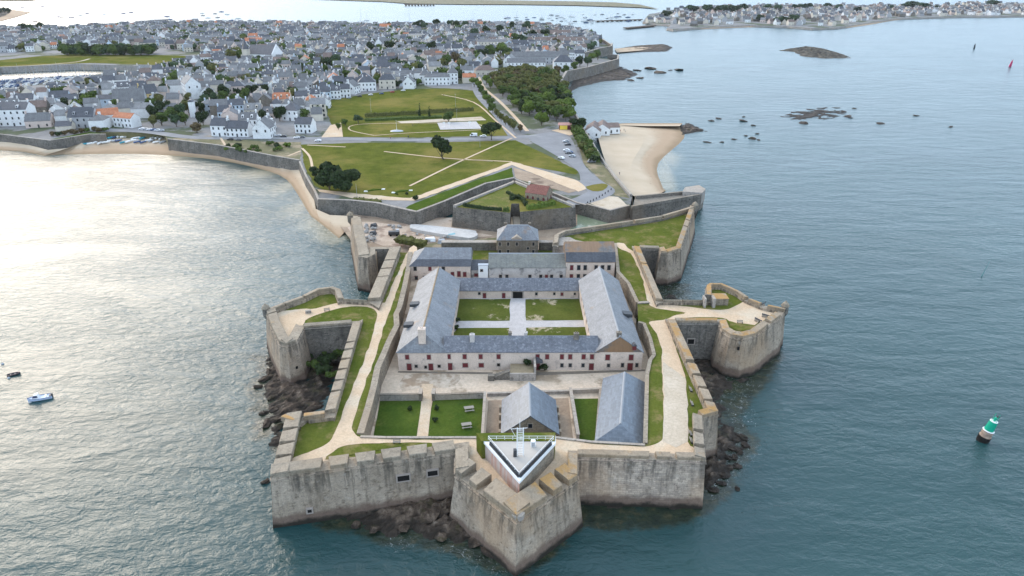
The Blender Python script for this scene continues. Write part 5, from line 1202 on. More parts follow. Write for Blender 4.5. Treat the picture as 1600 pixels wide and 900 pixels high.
# wood by the sea wall
wood = XY([(770, 128), (800, 116), (850, 116), (872, 128), (876, 140), (886, 160), (894, 178), (896, 194), (870, 192), (850, 184), (814, 178), (786, 154)], LAND)
wx = [p.x for p in wood]; wy = [p.y for p in wood]; rr = random.Random(5); spots = []
for _ in range(4000):
    x, y = rr.uniform(min(wx), max(wx)), rr.uniform(min(wy), max(wy))
    if inside(x, y, wood) and all((x - a) ** 2 + (y - b) ** 2 > 92 for a, b in spots): spots.append((x, y))
kinds = {'round_olive': 'olive', 'round_rust': 'brownish', 'round_mid': 'fresh green', 'round_dark_b': 'dark', 'round_blue': 'blue green', 'round_light': 'bright green'}
for x, y in spots:
    k = rr.choice(['round_olive', 'round_olive', 'round_rust', 'round_olive', 'round_mid'] if y > 640 else ['round_mid', 'round_olive', 'round_mid', 'round_dark_b', 'round_mid_b', 'round_light'])
    s = rr.uniform(1.25, 1.95); u_ = x / y
    tree(k, (x, y, LAND), f"{'tall' if s > 1.6 else 'low'} {kinds.get(k, 'leafy green')} tree of the wood {'hugging the sea wall' if u_ > .095 else 'on the avenue side' if u_ < .03 else 'in its dense middle'}{' towards the college' if y > 700 else ' towards the stall' if y < 590 else ''}", s, rr.uniform(1.05, 1.5), group='trees packed in the wood')
av = [(748, 140), (752, 148), (757, 156), (761, 163), (766, 171), (770, 177), (777, 184), (783, 190), (790, 196), (797, 200), (803, 204)]
for i, (u, v) in enumerate(av): tree(('round_light', 'round_mid', 'round_mid_b')[i % 3] if i < 6 else 'round_olive', g(u, v), 'slim bright green avenue tree near the town end' if i < 6 else 'thin olive avenue tree near the car park end', 1.0 if i < 6 else .8, 1.1 if i < 6 else .8, group='young trees lining the avenue')
for i, (u, v) in enumerate([(760, 132), (766, 139), (741, 136), (737, 128)]): tree('round_light', g(u, v), ('bright tree topmost beside the avenue', 'bright tree at the wood side of the avenue end', 'bright tree between road and school house', 'bright tree behind the school house corner')[i], 1.2, 1.2, group='trees at the town end of the avenue')
for i in range(22):
    u = 106 + (i % 11) * 12.6 + (6 if i > 10 else 0); k = ('big_mid', 'round_blue', 'big_mid', 'round_dark_b')[i % 4]; s = (1.6 if k == 'big_mid' else 2.3) * RNG.uniform(.85, 1.15)
    t = tree(k, g(u, 86.5 if i < 11 else 83.5), ('full green' if i % 2 == 0 else 'blue green' if k == 'round_blue' else 'broad dark') + (' park tree on the lawn edge of the clump' if i < 11 else ' park tree at the back of the clump'), s, s * .8, group='row of park trees behind the lawn'); t.location.z -= 3.0
for i, (u, v) in enumerate([(660, 45), (682, 44), (704, 45), (714, 47), (728, 47), (652, 48), (664, 50), (38, 52), (50, 53), (66, 50)]):
    tree('round_dark' if i % 2 else 'round_blue', g(u, v), 'large dark tree on the far harbour shore above the roofs' if i < 7 else 'dark tree at the far edge of town by the bay', 2.3, 2.1, group='large trees on the far shore')
for i, (u, v, k, sc) in enumerate(((236, 176, 'round_mid', 1.5), (244, 186, 'round_dark_b', 1.4), (270, 190, 'round_mid_b', 1.5), (282, 184, 'round_blue', 1.4), (290, 196, 'round_mid', 1.2), (276, 198, 'round_blue', 1.2), (240, 199, 'round_olive', 1.1), (314, 178, 'round_dark_b', 1.2), (322, 168, 'round_blue', 1.4), (330, 158, 'round_dark', 1.4), (386, 158, 'round_mid', 1.4), (396, 150, 'round_dark_b', 1.3), (378, 164, 'round_mid_b', 1.3), (412, 190, 'round_dark', 1.1), (402, 193, 'round_dark_b', 1.0), (388, 195, 'round_mid', 1.0), (352, 198, 'round_mid_b', .9), (336, 120, 'round_olive', 1.8), (364, 98, 'round_olive', 2.0), (376, 96, 'round_mid', 1.8), (512, 112, 'round_dark_b', 2.0), (524, 106, 'round_blue', 2.0), (506, 120, 'round_mid', 1.7), (542, 126, 'round_mid', 1.4), (556, 122, 'round_mid_b', 1.4), (644, 120, 'round_mid', 1.4), (676, 86, 'round_dark', 2.2), (690, 112, 'round_olive', 1.8), (700, 106, 'round_mid', 1.9), (712, 102, 'round_rust', 2.0), (722, 112, 'round_olive', 1.8), (688, 130, 'round_rust', 1.3), (730, 118, 'round_mid_b', 1.5), (768, 92, 'round_mid', 2.2), (782, 88, 'round_light', 2.4), (794, 92, 'round_mid_b', 2.1), (756, 96, 'round_dark_b', 2.0), (806, 70, 'round_mid', 2.2), (816, 72, 'round_blue', 2.2), (832, 64, 'round_dark', 2.2), (852, 62, 'round_dark_b', 2.2), (868, 76, 'round_rust', 2.0), (740, 62, 'round_blue', 2.4), (758, 58, 'round_dark', 2.4), (780, 56, 'round_dark_b', 2.4), (800, 50, 'round_dark', 2.4), (822, 50, 'round_blue', 2.6), (924, 98, 'round_light', 1.6), (934, 94, 'round_mid', 1.6), (906, 104, 'round_dark_b', 1.6), (896, 112, 'round_mid', 1.4), (884, 116, 'round_mid_b', 1.4), (870, 118, 'round_rust', 1.4), (918, 104, 'round_blue', 1.5), (612, 134, 'round_dark', 1.3), (622, 138, 'round_dark_b', 1.0), (634, 112, 'round_blue', 1.6), (578, 84, 'round_dark', 2.0), (610, 82, 'round_dark_b', 2.0), (300, 118, 'round_dark', 1.6))):
    nm = {'round_mid': 'full green', 'round_dark_b': 'broad dark', 'round_mid_b': 'wide green', 'round_blue': 'blue green', 'round_olive': 'olive', 'round_dark': 'near black', 'round_light': 'bright green', 'round_rust': 'rusty brown'}[k]
    where = 'of the shore gardens' if u < 345 and v > 150 else 'by the granite gabled house' if u < 400 and v > 140 else 'behind the gable fronted shore house' if v > 185 else 'near the church square' if u < 400 else 'above the bright row' if u < 560 else 'behind the playing field houses' if v > 100 and u < 735 else 'along the town rampart' if u > 865 else 'around the college' if u > 735 else 'in the upper town'
    tree(k, g(u, v), f'{nm} tree {where}', sc, sc * .95, group='large trees of the town')
# shore gardens and car park shrubs
rr = random.Random(9)
for i in range(10):
    u = 84 + i * 9; tree(rr.choice(['bush_rust', 'bush', 'bush_dark', 'bush_rust']), g(u, 214 - i * .9 - rr.uniform(0, 3)), 'garden shrub behind the weathered sea wall', 1.3, 1.4, group='shrubs behind the cove sea wall')
for i in range(16):
    tree(rr.choice(['bush', 'bush_dark', 'bush_light']), g(rr.uniform(352, 452), rr.uniform(228, 240) - 2 + (0 if i % 2 else 2)), 'clump of shrub in the scrubby plot by the curved sea wall', rr.uniform(.8, 1.5), group='shrubs in the plot by the curved sea wall')
for u, v, k, lab in ((668, 637 - 0, 'bush_dark', ''),): pass
for (u, v, lab) in ((641, 641, 'small dark shrub alone on the shaded lawn'), (683, 641, 'small shrub beside the garden path near the court wall'), (681, 659, 'small shrub beside the garden path near the terrace')):
    tree('bush_dark', P(u, v, COURT), lab, .42, .6)
for (u, v, lab, s) in ((850, 578, 'dark bush against the front range beside the stair', .9), (823, 570, 'green shrub on the stair landing', .7), (713, 503, 'dark shrub beside the square path', .6), (712, 515, 'dark shrub at the corner of the square lawn', .6), (910, 447, 'unused', .1)):
    if s > .2: tree('bush_dark', P(u, v, COURT if v != 570 else COURT + 2.2), lab, s, s * 1.1)
tree('bush', P(985, 445, 9), 'wild shrub in the hollow beside the far rampart path', 1.2); tree('bush_dark', P(979, 430, 9), 'dark shrub in the hollow beside the far rampart path', 1.3)
hedge('dark overgrown bank beside the rubble yard', [(622, 376), (640, 380), (664, 384)], MOAT + 2, 2.2, 5, 'olive', 21, 20)
# ================================================================== THE TOWN
WALLM = {'white': mottled('white_render', (.68, .68, .67), (.80, .80, .78), .4, .9, (.46, .45, .44), .25, (.55, .75), 3, .1), 'cream': mottled('cream_render', (.55, .49, .40), (.66, .60, .50), .4, .9, (.42, .38, .32), .25, (.55, .75), 3, .1),
         'grey': mottled('grey_render', (.34, .34, .345), (.45, .45, .45), .4, .9), 'stone': MT['granite'], 'pink': mottled('pink_render', (.55, .43, .37), (.64, .53, .47), .4, .9), 'yellow': mottled('ochre_render', (.58, .42, .18), (.66, .50, .24), .4, .9), 'blue': mottled('pale_blue_render', (.48, .56, .64), (.58, .66, .72), .4, .9)}
MT['slate_m'] = slate('town_slate', (.12, .118, .118), (.19, .186, .184), lichen=.1, rough=.75); MT['slate_p'] = slate('pale_town_slate', (.19, .185, .18), (.27, .265, .26), rough=.8); MT['brown_tile'] = slate('brown_tile', (.15, .105, .085), (.22, .16, .135), rough=.8)
ROOFM = {'dark slate': MT['slate_d'], 'grey slate': MT['slate_m'], 'pale slate': MT['slate_p'], 'orange tile': MT['orange_tile'], 'brown tile': MT['brown_tile']}
m = MB(); m.hexa([(-.55, -.06, 0), (.55, -.06, 0), (.55, .1, 0), (-.55, .1, 0)], [(-.55, -.06, 1.7), (.55, -.06, 1.7), (.55, .1, 1.7), (-.55, .1, 1.7)]); o = m.build('window', MT['glass']); TWIN = o.data; bpy.data.objects.remove(o)
m = MB(); m.hexa([(-.6, -.06, 0), (.6, -.06, 0), (.6, .1, 0), (-.6, .1, 0)], [(-.6, -.06, 2.3), (.6, -.06, 2.3), (.6, .1, 2.3), (-.6, .1, 2.3)]); o = m.build('door', MT['dark_metal']); TDOOR = o.data; bpy.data.objects.remove(o)
def pane(parent, x, y, z, rz=0.0, me=None, name='window', sc=1.0):
    a = bpy.data.objects.new(name, me or TWIN); COL.objects.link(a); a.parent = parent; a.location = (x, y, z); a.rotation_euler = (0, 0, rz); a.scale = (sc, 1, sc); return a
def recolour(o, m): o.material_slots[0].link = 'OBJECT'; o.material_slots[0].material = m
def town_house(label, L, W, e, r, wall, rf, st=2, nw=4, chim=2, dorm=0, hip=0, end=0, back=False, group='houses of the packed town', name='house', cat='house'):
    t = empty(name, (0, 0, 0), label, cat, group)
    m = MB(); gable(m, L, W, e, r, -.5, hip, hip); m.build('wall', WALLM[wall], t)
    m = MB(); roof(m, L, W, e, r, .25, .12, .16, hip, hip); ro = m.build('roof', ROOFM[rf], t)
    for k in range(chim):
        x = (-L / 2 + .55) if k == 0 else (L / 2 - .55)
        if hip: x *= .45
        m = MB(); m.box((x, 0, r - 1.2), (.8, 1.7, 2.5)); m.box((x, 0, r + 1.3), (.95, 1.85, .2)); m.build('chimney', WALLM['pink' if wall == 'stone' else wall], ro)
    sh = e / st
    for s in range(st):
        for k in range(nw):
            x = -L / 2 + L * (k + .5) / nw
            if s == 0 and k == nw // 2: pane(t, x, -W / 2, 0, 0, TDOOR, 'door')
            else: pane(t, x, -W / 2, sh * s + .9)
            if back and s: pane(t, x, W / 2, sh * s + .9, math.pi)
    for k in range(end):
        for sx in (-1, 1): pane(t, sx * L / 2, -W / 4 + W / 2 * (k % 2), sh * (st - 1) + .9 - sh * (k // 2), sx * math.pi / 2)
    for k in range(dorm):
        x = -L / 2 + L * (k + .5) / dorm; zz = e + (r - e) * .28
        m = MB(); m.hexa([(x - .75, -W * .40, zz - .3), (x + .75, -W * .40, zz - .3), (x + .75, -W * .12, zz), (x - .75, -W * .12, zz)], [(x - .75, -W * .40, zz + 1.5), (x + .75, -W * .40, zz + 1.5), (x + .75, -W * .12, zz + 1.7), (x - .75, -W * .12, zz + 1.7)]); d = m.build('dormer', WALLM[wall], ro); pane(d, x, -W * .40, zz + .1, sc=.8)
    return t
HP = []      # hand placed footprints (x, y, radius)
def put(t, u, v, rz, rad, z=LAND):
    p = P(u, v, z); y = p.y + (rad * .0); t.location = (p.x, p.y + abs(math.cos(R(rz))) * 4.2, z); t.rotation_euler = (0, 0, R(rz)); HP.append((t.location.x, t.location.y, rad)); return t
H = town_house
put(H('white gable fronted house standing alone at the shore road', 12, 12, 7.0, 13.2, 'white', 'grey slate', 2, 3, 1, end=2), 414, 214, 90, 9)
put(H('white house with a steep slate roof next to the long cottage', 12, 9, 7.5, 12, 'white', 'dark slate', 2, 3, 2), 345, 213, -6, 9)
put(H('long white cottage with a dark slate roof on the shore road', 16, 9, 6, 10.5, 'white', 'dark slate', 2, 5, 2), 372, 214, -4, 10)
put(H('square white villa under a blue grey hipped roof', 13, 12, 8, 12.5, 'white', 'dark slate', 2, 3, 1, hip=5.5), 457, 188, -12, 10)
put(H('white shop with a dark roof and wide windows by the road corner', 12, 10, 6.5, 10.5, 'white', 'dark slate', 2, 4, 1), 476, 208, -5, 9)
put(H('tall bluish white terrace with three rows of windows', 14, 10, 10, 14, 'blue', 'dark slate', 3, 5, 2), 372, 184, 14, 9)
put(H('pale blue house at the lower end of the tall terrace', 11, 9, 8, 12, 'blue', 'dark slate', 2, 4, 2), 352, 191, 14, 8)
put(H('rough granite house showing its broad gable', 14, 11, 6, 13, 'stone', 'grey slate', 2, 2, 2, end=2), 403, 173, 74, 9)
put(H('long white house with a low slate roof behind the villa', 16, 9, 6, 9.5, 'white', 'dark slate', 2, 4, 1), 430, 165, 8, 10)
put(H('cream house with a dormered roof above the granite gable', 13, 10, 8, 12, 'cream', 'grey slate', 2, 3, 2, dorm=2), 437, 152, 12, 9)
for i, (u, v, w) in enumerate(((472, 164, 'white'), (489, 160.5, 'white'), (505, 157, 'blue'), (521, 154.5, 'white'), (536, 152, 'white'))):
    put(H(('first white house of the bright row beside the playing field', 'second house of the bright row, under two chimneys', 'bluish house in the middle of the bright row', 'dormered white house of the bright row', 'last white house of the bright row towards the field corner')[i], 12, 10, 7.5, 11.5, w, 'dark slate', 2, 4, 2, dorm=2 if i in (1, 3) else 0, group='bright row by the field'), u, v, 11, 7)
put(H('white house with a broad blank gable behind the bright row', 12, 13, 7, 12, 'white', 'grey slate', 2, 3, 1, end=1), 549, 146, 76, 9)
put(H('big white house with a dark hipped roof facing the field', 17, 12, 8.5, 13, 'white', 'dark slate', 2, 5, 1, hip=5), 573, 142, 10, 11)
put(H('cream and white house with a steep dark roof at the field corner', 16, 11, 9, 14, 'cream', 'dark slate', 2, 3, 1, hip=4), 605, 139, 6, 10)
put(H('white gable fronted cottage by the field', 11, 11, 6.5, 12, 'white', 'grey slate', 2, 2, 1, end=2), 640, 138, 86, 9)
put(H('long white school house with rows of dark windows facing the field', 26, 10, 8, 11.5, 'white', 'grey slate', 2, 7, 1, hip=4, group=None, cat='school', name='school_house'), 683, 133, 4, 15)
put(H('white hipped tower block at the town end of the school house', 11, 12, 9, 14, 'white', 'grey slate', 2, 3, 1, hip=5, group=None), 664, 131, 4, 8)
put(H('white hipped tower block at the avenue end of the school house', 11, 12, 11, 16, 'white', 'grey slate', 3, 3, 1, hip=5, group=None), 707, 131, 4, 8)
put(H('long ochre building with a plain dark slate roof', 28, 11, 6, 10.5, 'cream', 'dark slate', 2, 6, 0, group=None, name='hall', cat='hall'), 600, 113, 6, 16)
put(H('big white house whose tall gable stands over the middle of town', 18, 14, 9, 17, 'white', 'grey slate', 3, 3, 1, end=2), 597, 78, 70, 13)
put(H('long white hall with a wide blue grey roof', 44, 18, 7, 13, 'white', 'dark slate', 2, 8, 0, group=None, name='hall', cat='hall'), 680, 84, 12, 24)
put(H('pale block with a long grey green roof among trees', 46, 16, 11, 14, 'cream', 'grey slate', 3, 9, 1, group=None, name='block', cat='building'), 769, 77, 6, 25)
put(H('white boxy town hall with a flat pale roof', 26, 18, 12, 13, 'cream', 'pale slate', 3, 6, 0, group=None, name='block', cat='building'), 650, 66, 8, 16)
put(H('long white quarters with brown roofs above the far rampart', 58, 14, 10, 15, 'white', 'brown tile', 3, 14, 2, dorm=6, group=None, name='quarters', cat='quarters'), 886, 74, -4, 30)
put(H('brown roofed white wing joining the long quarters', 30, 14, 9, 14, 'white', 'brown tile', 3, 7, 1, group=None, name='quarters', cat='quarters'), 850, 73, 4, 17)
put(H('low block with a maroon roof behind the long quarters', 60, 16, 8, 14, 'grey', 'brown tile', 2, 8, 0, group=None, name='quarters', cat='quarters'), 865, 60, -2, 30)
put(H('very long grey slate roofed college building by the wood', 66, 16, 8, 14, 'grey', 'grey slate', 2, 12, 0, group=None, name='college', cat='college'), 838, 99, 2, 34)
put(H('lower white range in front of the long college roof', 46, 12, 7, 11.5, 'white', 'grey slate', 2, 10, 0, group=None, name='college', cat='college'), 822, 107, 2, 24)
put(H('college hall with a smooth teal grey hipped roof by the rampart', 24, 18, 8, 15, 'white', 'dark slate', 2, 4, 0, hip=8, group=None, name='college', cat='college'), 880, 107, 0, 16)
put(H('white gable ended college wing beside the brown roofed house', 18, 13, 8, 14, 'white', 'pale slate', 2, 3, 0, end=2, group=None, name='college', cat='college'), 797, 104, 78, 13)
put(H('house with a broad brown roof at the head of the avenue', 22, 15, 5.5, 10, 'cream', 'brown tile', 1, 4, 1, hip=6), 757, 117, 10, 13)
put(H('large white three storey house at the edge of the cove gardens', 26, 14, 12, 16.5, 'white', 'dark slate', 3, 6, 2, dorm=2), 20, 196, 8, 16)
put(H('white house with a bright orange tile roof above the beached boats', 15, 11, 8, 12, 'white', 'orange tile', 2, 3, 0, end=2), 168, 196, 30, 9)
put(H('white stepped row beside the orange roofed house', 17, 9, 7, 10, 'white', 'orange tile', 2, 5, 0), 196, 199, -18, 9)
put(H('grey house with many chimneys behind the cove garden trees', 18, 12, 8, 14, 'grey', 'dark slate', 2, 4, 2, dorm=2), 130, 199, 6, 11)
put(H('low pink walled house beside the garden hedge', 17, 11, 5, 10, 'pink', 'grey slate', 1, 3, 2, end=1), 60, 199, 14, 11)
put(H('pale blue house with a dark roof above the cove', 15, 10, 7, 12, 'blue', 'dark slate', 2, 3, 1), 93, 165, 14, 10)
put(H('great grey slate roofed house with a pale gable', 24, 16, 8, 17, 'grey', 'grey slate', 2, 4, 2, end=2), 203, 172, 20, 14)
put(H('ochre gabled house in the old town', 14, 12, 8, 15, 'yellow', 'dark slate', 2, 3, 1, end=1), 231, 160, 40, 9)
put(H('turquoise house between the slate roofs', 14, 9, 8, 11, 'blue', 'dark slate', 2, 3, 0), 166, 170, 8, 9)
put(H('tall white gabled house rising over the old town roofs', 26, 13, 13, 19, 'white', 'pale slate', 3, 5, 1, end=2), 300, 152, -58, 14)
put(H('white villa with pale roof and dark shutters near the bright row', 20, 12, 9, 13, 'blue', 'dark slate', 2, 6, 2, dorm=3), 490, 122, 5, 12)
put(H('pink house with dormers in the middle of town', 16, 11, 10, 14, 'pink', 'grey slate', 3, 4, 2), 446, 136, 16, 10)
put(H('white house with an orange tile roof near the far shore', 22, 12, 10, 15, 'white', 'orange tile', 2, 4, 1), 602, 50, 10, 14)
put(H('orange roofed house in the old town by the church', 16, 12, 9, 14, 'cream', 'orange tile', 2, 3, 1), 396, 66, 10, 11)
put(H('orange rendered narrow house near the church', 9, 9, 13, 16, 'yellow', 'orange tile', 3, 2, 0), 467, 88, 10, 7)
# church with its white gable
t = empty('church', (0, 0, 0), 'church with a dark slate nave and a great white gable in the old town', 'church')
m = MB(); gable(m, 40, 20, 11, 21, -.5); m.build('wall', WALLM['white'], t); m = MB(); roof(m, 39, 20, 11, 21, .3, -.4, .2); m.build('roof', MT['slate_d'], t)
m = MB(); m.hexa([(-21, -10.4, 0), (-19.6, -10.4, 0), (-19.6, 10.4, 0), (-21, 10.4, 0)], [(-21, -10.4, 12), (-19.6, -10.4, 12), (-19.6, 10.4, 12), (-21, 10.4, 12)]); m.add([(-21, -10.4, 12), (-21, 10.4, 12), (-21, 0, 22.6), (-19.6, -10.4, 12), (-19.6, 10.4, 12), (-19.6, 0, 22.6)], [(1, 0, 2), (3, 4, 5), (0, 3, 5, 2), (4, 1, 2, 5)]); m.build('gable_front', WALLM['white'], t)
m = MB(); m.box((17, 13, 0), (7, 7, 17)); m.build('tower', WALLM['cream'], t); m = MB(); m.lathe([(5.2, 17), (3.4, 21), (.2, 31)], (17, 13, 0), 4); m.build('spire', MT['slate_d'], t)
for k in range(5): pane(t, -14 + k * 7, -10, 3, sc=1.8)
put(t, 413, 98, 160, 24)
t = empty('old_tower', P(303, 183, LAND), 'slender white blank tower in the shore garden', 'tower'); p = P(303, 183, LAND)
m = MB(); m.prism([(p.x - 1.8, p.y - 2), (p.x + 1.8, p.y - 2), (p.x + 1.8, p.y + 2), (p.x - 1.8, p.y + 2)], LAND - .5, LAND + 12); m.build('wall', WALLM['white'], t); m = MB(); m.hexa([(p.x - 2, p.y - 2.2, 19), (p.x + 2, p.y - 2.2, 19), (p.x + 2, p.y + 2.2, 19), (p.x - 2, p.y + 2.2, 19)], [(p.x - .5, p.y - 2, 20.6), (p.x + .5, p.y - 2, 20.6), (p.x + .5, p.y + 2, 20.6), (p.x - .5, p.y + 2, 20.6)]); m.build('cap', MT['slate_d'], t)
HP.append((p.x, p.y, 6)); HP.append((*P(320, 195, LAND).xy, 16)); HP.append((*P(253, 194, LAND).xy, 20))
for t_ in TREES:
    if t_.get('group') in ('large trees of the town', 'row of park trees behind the lawn'): HP.append((t_.location.x, t_.location.y, 4.2 * t_.scale[0]))

# ---- the packed streets: rows of houses on turned grids
TOWN = XY([(-60, 204), (60, 205), (110, 203), (150, 203), (215, 200), (235, 202), (330, 200), (395, 206), (500, 193), (512, 160), (560, 146), (640, 137), (735, 131), (742, 112), (775, 108), (800, 98), (905, 92), (905, 86), (925, 80), (940, 70), (925, 57), (900, 50), (850, 44), (760, 40), (640, 43), (470, 41), (320, 40), (248, 39), (100, 48), (-60, 52)], LAND)
NOGO = [XY(q, LAND) for q in ([(-60, 112), (-60, 84), (60, 82), (100, 74), (240, 74), (322, 84), (318, 99), (262, 108), (250, 116), (186, 127), (126, 137), (84, 146), (0, 157), (-60, 162)],)]
def clear(x, y, rad):
    if not inside(x, y, TOWN) or any(inside(x, y, q) for q in NOGO): return False
    return all((x - a) ** 2 + (y - b) ** 2 > (rad + r * .8) ** 2 for a, b, r in HP)
rr = random.Random(21); cand = []; EXTRA = []
dist = [((-700, 150), 18), ((-150, 120), 9), ((100, 900), 4)]
for (x0, x1), deg in (((-1500, -330), 20), ((-330, -60), 12), ((-60, 420), 5)):
    a = R(deg); ca, sa = math.cos(a), math.sin(a); row = 0; v = -1500.0
    while v < 2600:
        row += 1; v += 15.0 if row % 2 else 27.0
        u = -2400.0 + rr.uniform(0, 10)
        while u < 1800:
            L = rr.uniform(8, 14.5); u += L
            if rr.random() < .09: u += rr.uniform(6, 14)
            x, y = (u - L / 2) * ca - v * sa, (u - L / 2) * sa + v * ca + 900
            if x0 <= x < x1 and 430 < y < 1700 and clear(x, y, L * .45): cand.append((x, y, L, deg + (0 if row % 2 else 180) + rr.uniform(-4, 4) + (90 if rr.random() < .34 else 0)))
            if row % 2 and rr.random() < .62:
                gx_, gy_ = (u - L / 2) * ca - (v - 13) * sa, (u - L / 2) * sa + (v - 13) * ca + 900
                if x0 <= gx_ < x1 and 430 < gy_ < 1500 and abs(gx_) < gy_ * .8 and clear(gx_, gy_, 2): EXTRA.append((gx_, gy_, L, 0))
cand = [c for c in cand if abs(c[0]) < c[1] * .80]
cand.sort(key=lambda c: c[1])
cam_d = lambda c: math.hypot(c[0], c[1])
NB, ALL = [], []
# gardens take some plots
plots = [c for c in cand]
HOUSES = []; GARDEN = []
for c in plots: (GARDEN if rr.random() < (.22 if c[1] < 900 else .14) else HOUSES).append(c)
GARDEN = sorted(GARDEN + EXTRA, key=lambda c: c[1])
print('town plots', len(HOUSES), len(GARDEN))
PH = {}
def house_kind(k):
    L, W, e, r, st, nw, ch, do, hp = k
    return town_house('x', L, W, e, r, 'white', 'grey slate', st, nw, ch, do, hp, end=0)
KD = [(10.5, 9.5, 7.0, 10.8, 2, 3, 2, 0, 0), (12.5, 10, 7.4, 11.4, 2, 4, 2, 2, 0), (9, 9.5, 9.4, 13, 3, 3, 1, 0, 0), (13.5, 10, 6.6, 10.4, 2, 4, 1, 0, 0), (11, 10.5, 7.8, 11.2, 2, 3, 1, 0, 4.5), (10, 9, 4.8, 9, 1, 3, 2, 1, 0), (18, 11, 8, 12, 2, 6, 2, 3, 0), (8, 8, 3.6, 6.4, 1, 2, 1, 0, 0)]
usedk = set()
def zone(x, y):
    c = math.cos(PITCH) * y - math.sin(PITCH) * (LAND - CAMZ); u = 800 + FPX * x / c
    v = 450 - FPX * (math.sin(PITCH) * y + math.cos(PITCH) * (LAND - CAMZ)) / c
    if v > 175 and u < 60: return 'behind the three storey cove house'
    if v > 175 and u < 240: return 'just above the cove gardens'
    if v > 178 and u < 400: return 'among the shore garden trees'
    if v > 165 and u < 520: return 'behind the square villa'
    if u < 130: return 'near the marina'
    if u < 240: return 'by the great slate house'
    if u < 330 and v > 105: return 'near the tall white gable'
    if u < 400: return 'downhill from the church'
    if u < 480: return 'in front of the church'
    if u < 560: return 'above the bright row by the field'
    if u < 640: return 'behind the long ochre building'
    if u < 740: return 'near the school house'
    return 'by the college'
ROOFN = ['dark slate'] * 6 + ['grey slate'] * 9 + ['pale slate'] * 4 + ['brown tile'] * 2 + ['orange tile']
WALLN = ['white'] * 7 + ['cream'] * 4 + ['grey'] * 3 + ['stone'] * 2 + ['pink'] * 2 + ['blue']
WORD = {'white': 'white', 'cream': 'cream', 'grey': 'grey', 'stone': 'granite', 'pink': 'pinkish', 'yellow': 'ochre', 'blue': 'pale blue'}
N_IND = 300 - 52
for i, (x, y, L, rz) in enumerate(HOUSES[:N_IND]):
    k = rr.randrange(len(KD)); sx = min(1.35, max(.8, L / KD[k][0]))
    if k not in PH: PH[k] = house_kind(KD[k]); t = PH[k]
    else: t = copy_tree(PH[k])
    w, rf = rr.choice(WALLN), rr.choice(ROOFN)
    if rf == 'orange tile' and rr.random() < .5: rf = 'grey slate'
    t.location = (x, y, LAND); t.rotation_euler = (0, 0, R(rz)); t.scale = (sx, rr.uniform(.92, 1.1), rr.uniform(.85, 1.2))
    for c in t.children:
        if c.name.startswith('wall'): recolour(c, WALLM[w])
        elif c.name.startswith('roof'):
            recolour(c, ROOFM[rf])
            for d in c.children: recolour(d, WALLM['pink' if w == 'stone' else w])
    st, ch, do, hp = KD[k][4], KD[k][6], KD[k][7], KD[k][8]
    t['label'] = f"{WORD[w]} {('low', '', 'tall')[st - 1]} house with {'hipped ' if hp else ''}{rf} roof{' and dormers' if do and st != 3 and not hp else ''} {zone(x, y)}".replace('  ', ' ')
    if len(t['label'].split()) > 15: t['label'] = t['label'].replace(' and dormers', '').replace('low ', '')
    t['group'] = 'houses of the packed town'
# the farther roofs, past the nearest three hundred: one mass of small houses
mats = list(WALLM.values()) + list(ROOFM.values()) + [MT['glass']]; wi = {k: i for i, k in enumerate(WALLM)}; ri = {k: len(WALLM) + i for i, k in enumerate(ROOFM)}; gi = len(mats) - 1
m = MB()
def small_house(m, x, y, z, L, W, e, r, rz, w, rf, nw=3, st=2, ch=True):
    b = MB(); gable(b, L, W, e, r, -.5); n0 = len(b.f); roof(b, L, W, e, r, .3, .15, .2); n1 = len(b.f)
    if ch: b.box((L / 2 - .6, 0, r - 1), (.9, 1.6, 2.2))
    n2 = len(b.f)
    for sd in (-1, 1):
        for s in range(st):
            for k in range(nw):
                xx = -L / 2 + L * (k + .5) / nw; zz = s * e / st + .8; yy = sd * (W / 2 + .05)
                q = [(xx - .55, yy, zz), (xx + .55, yy, zz), (xx + .55, yy, zz + 1.6), (xx - .55, yy, zz + 1.6)]; b.add(q if sd < 0 else q[::-1], [(0, 1, 2, 3)])
    ca, sa = math.cos(rz), math.sin(rz); o = len(m.v)
    m.v += [(x + a * ca - c * sa, y + a * sa + c * ca, z + h) for a, c, h in b.v]
    for i, f in enumerate(b.f): m.f.append([o + k for k in f]); m.mi.append(wi[w] if i < n0 else ri[rf] if i < n1 else wi[w] if i < n2 else gi)
for x, y, L, rz in HOUSES[N_IND:]:
    rf = rr.choice(ROOFN); rf = 'grey slate' if rf == 'orange tile' and rr.random() < .6 else rf
    big = rr.random() < .06; small_house(m, x, y, LAND, L * (2.0 if big else rr.uniform(.8, 1.15)), rr.uniform(12, 15) if big else rr.uniform(8, 11.5), (e_ := rr.uniform(5, 9.5)), e_ + rr.uniform(3.2, 5.0), R(rz), rr.choice(WALLN), rf)
tag(m.build('distant_houses', mats), kind='stuff', label='dense mass of slate roofed houses filling the far part of town', cat='houses')
gk = ['round_mid', 'round_blue', 'round_dark_b', 'round_olive', 'round_mid_b', 'bush', 'bush_dark', 'round_light', 'bush_rust']
nt = 0; fm = MB(); rt = random.Random(4); lm = {'round_mid': 0, 'round_blue': 1, 'round_dark_b': 2, 'round_olive': 3, 'round_mid_b': 0}
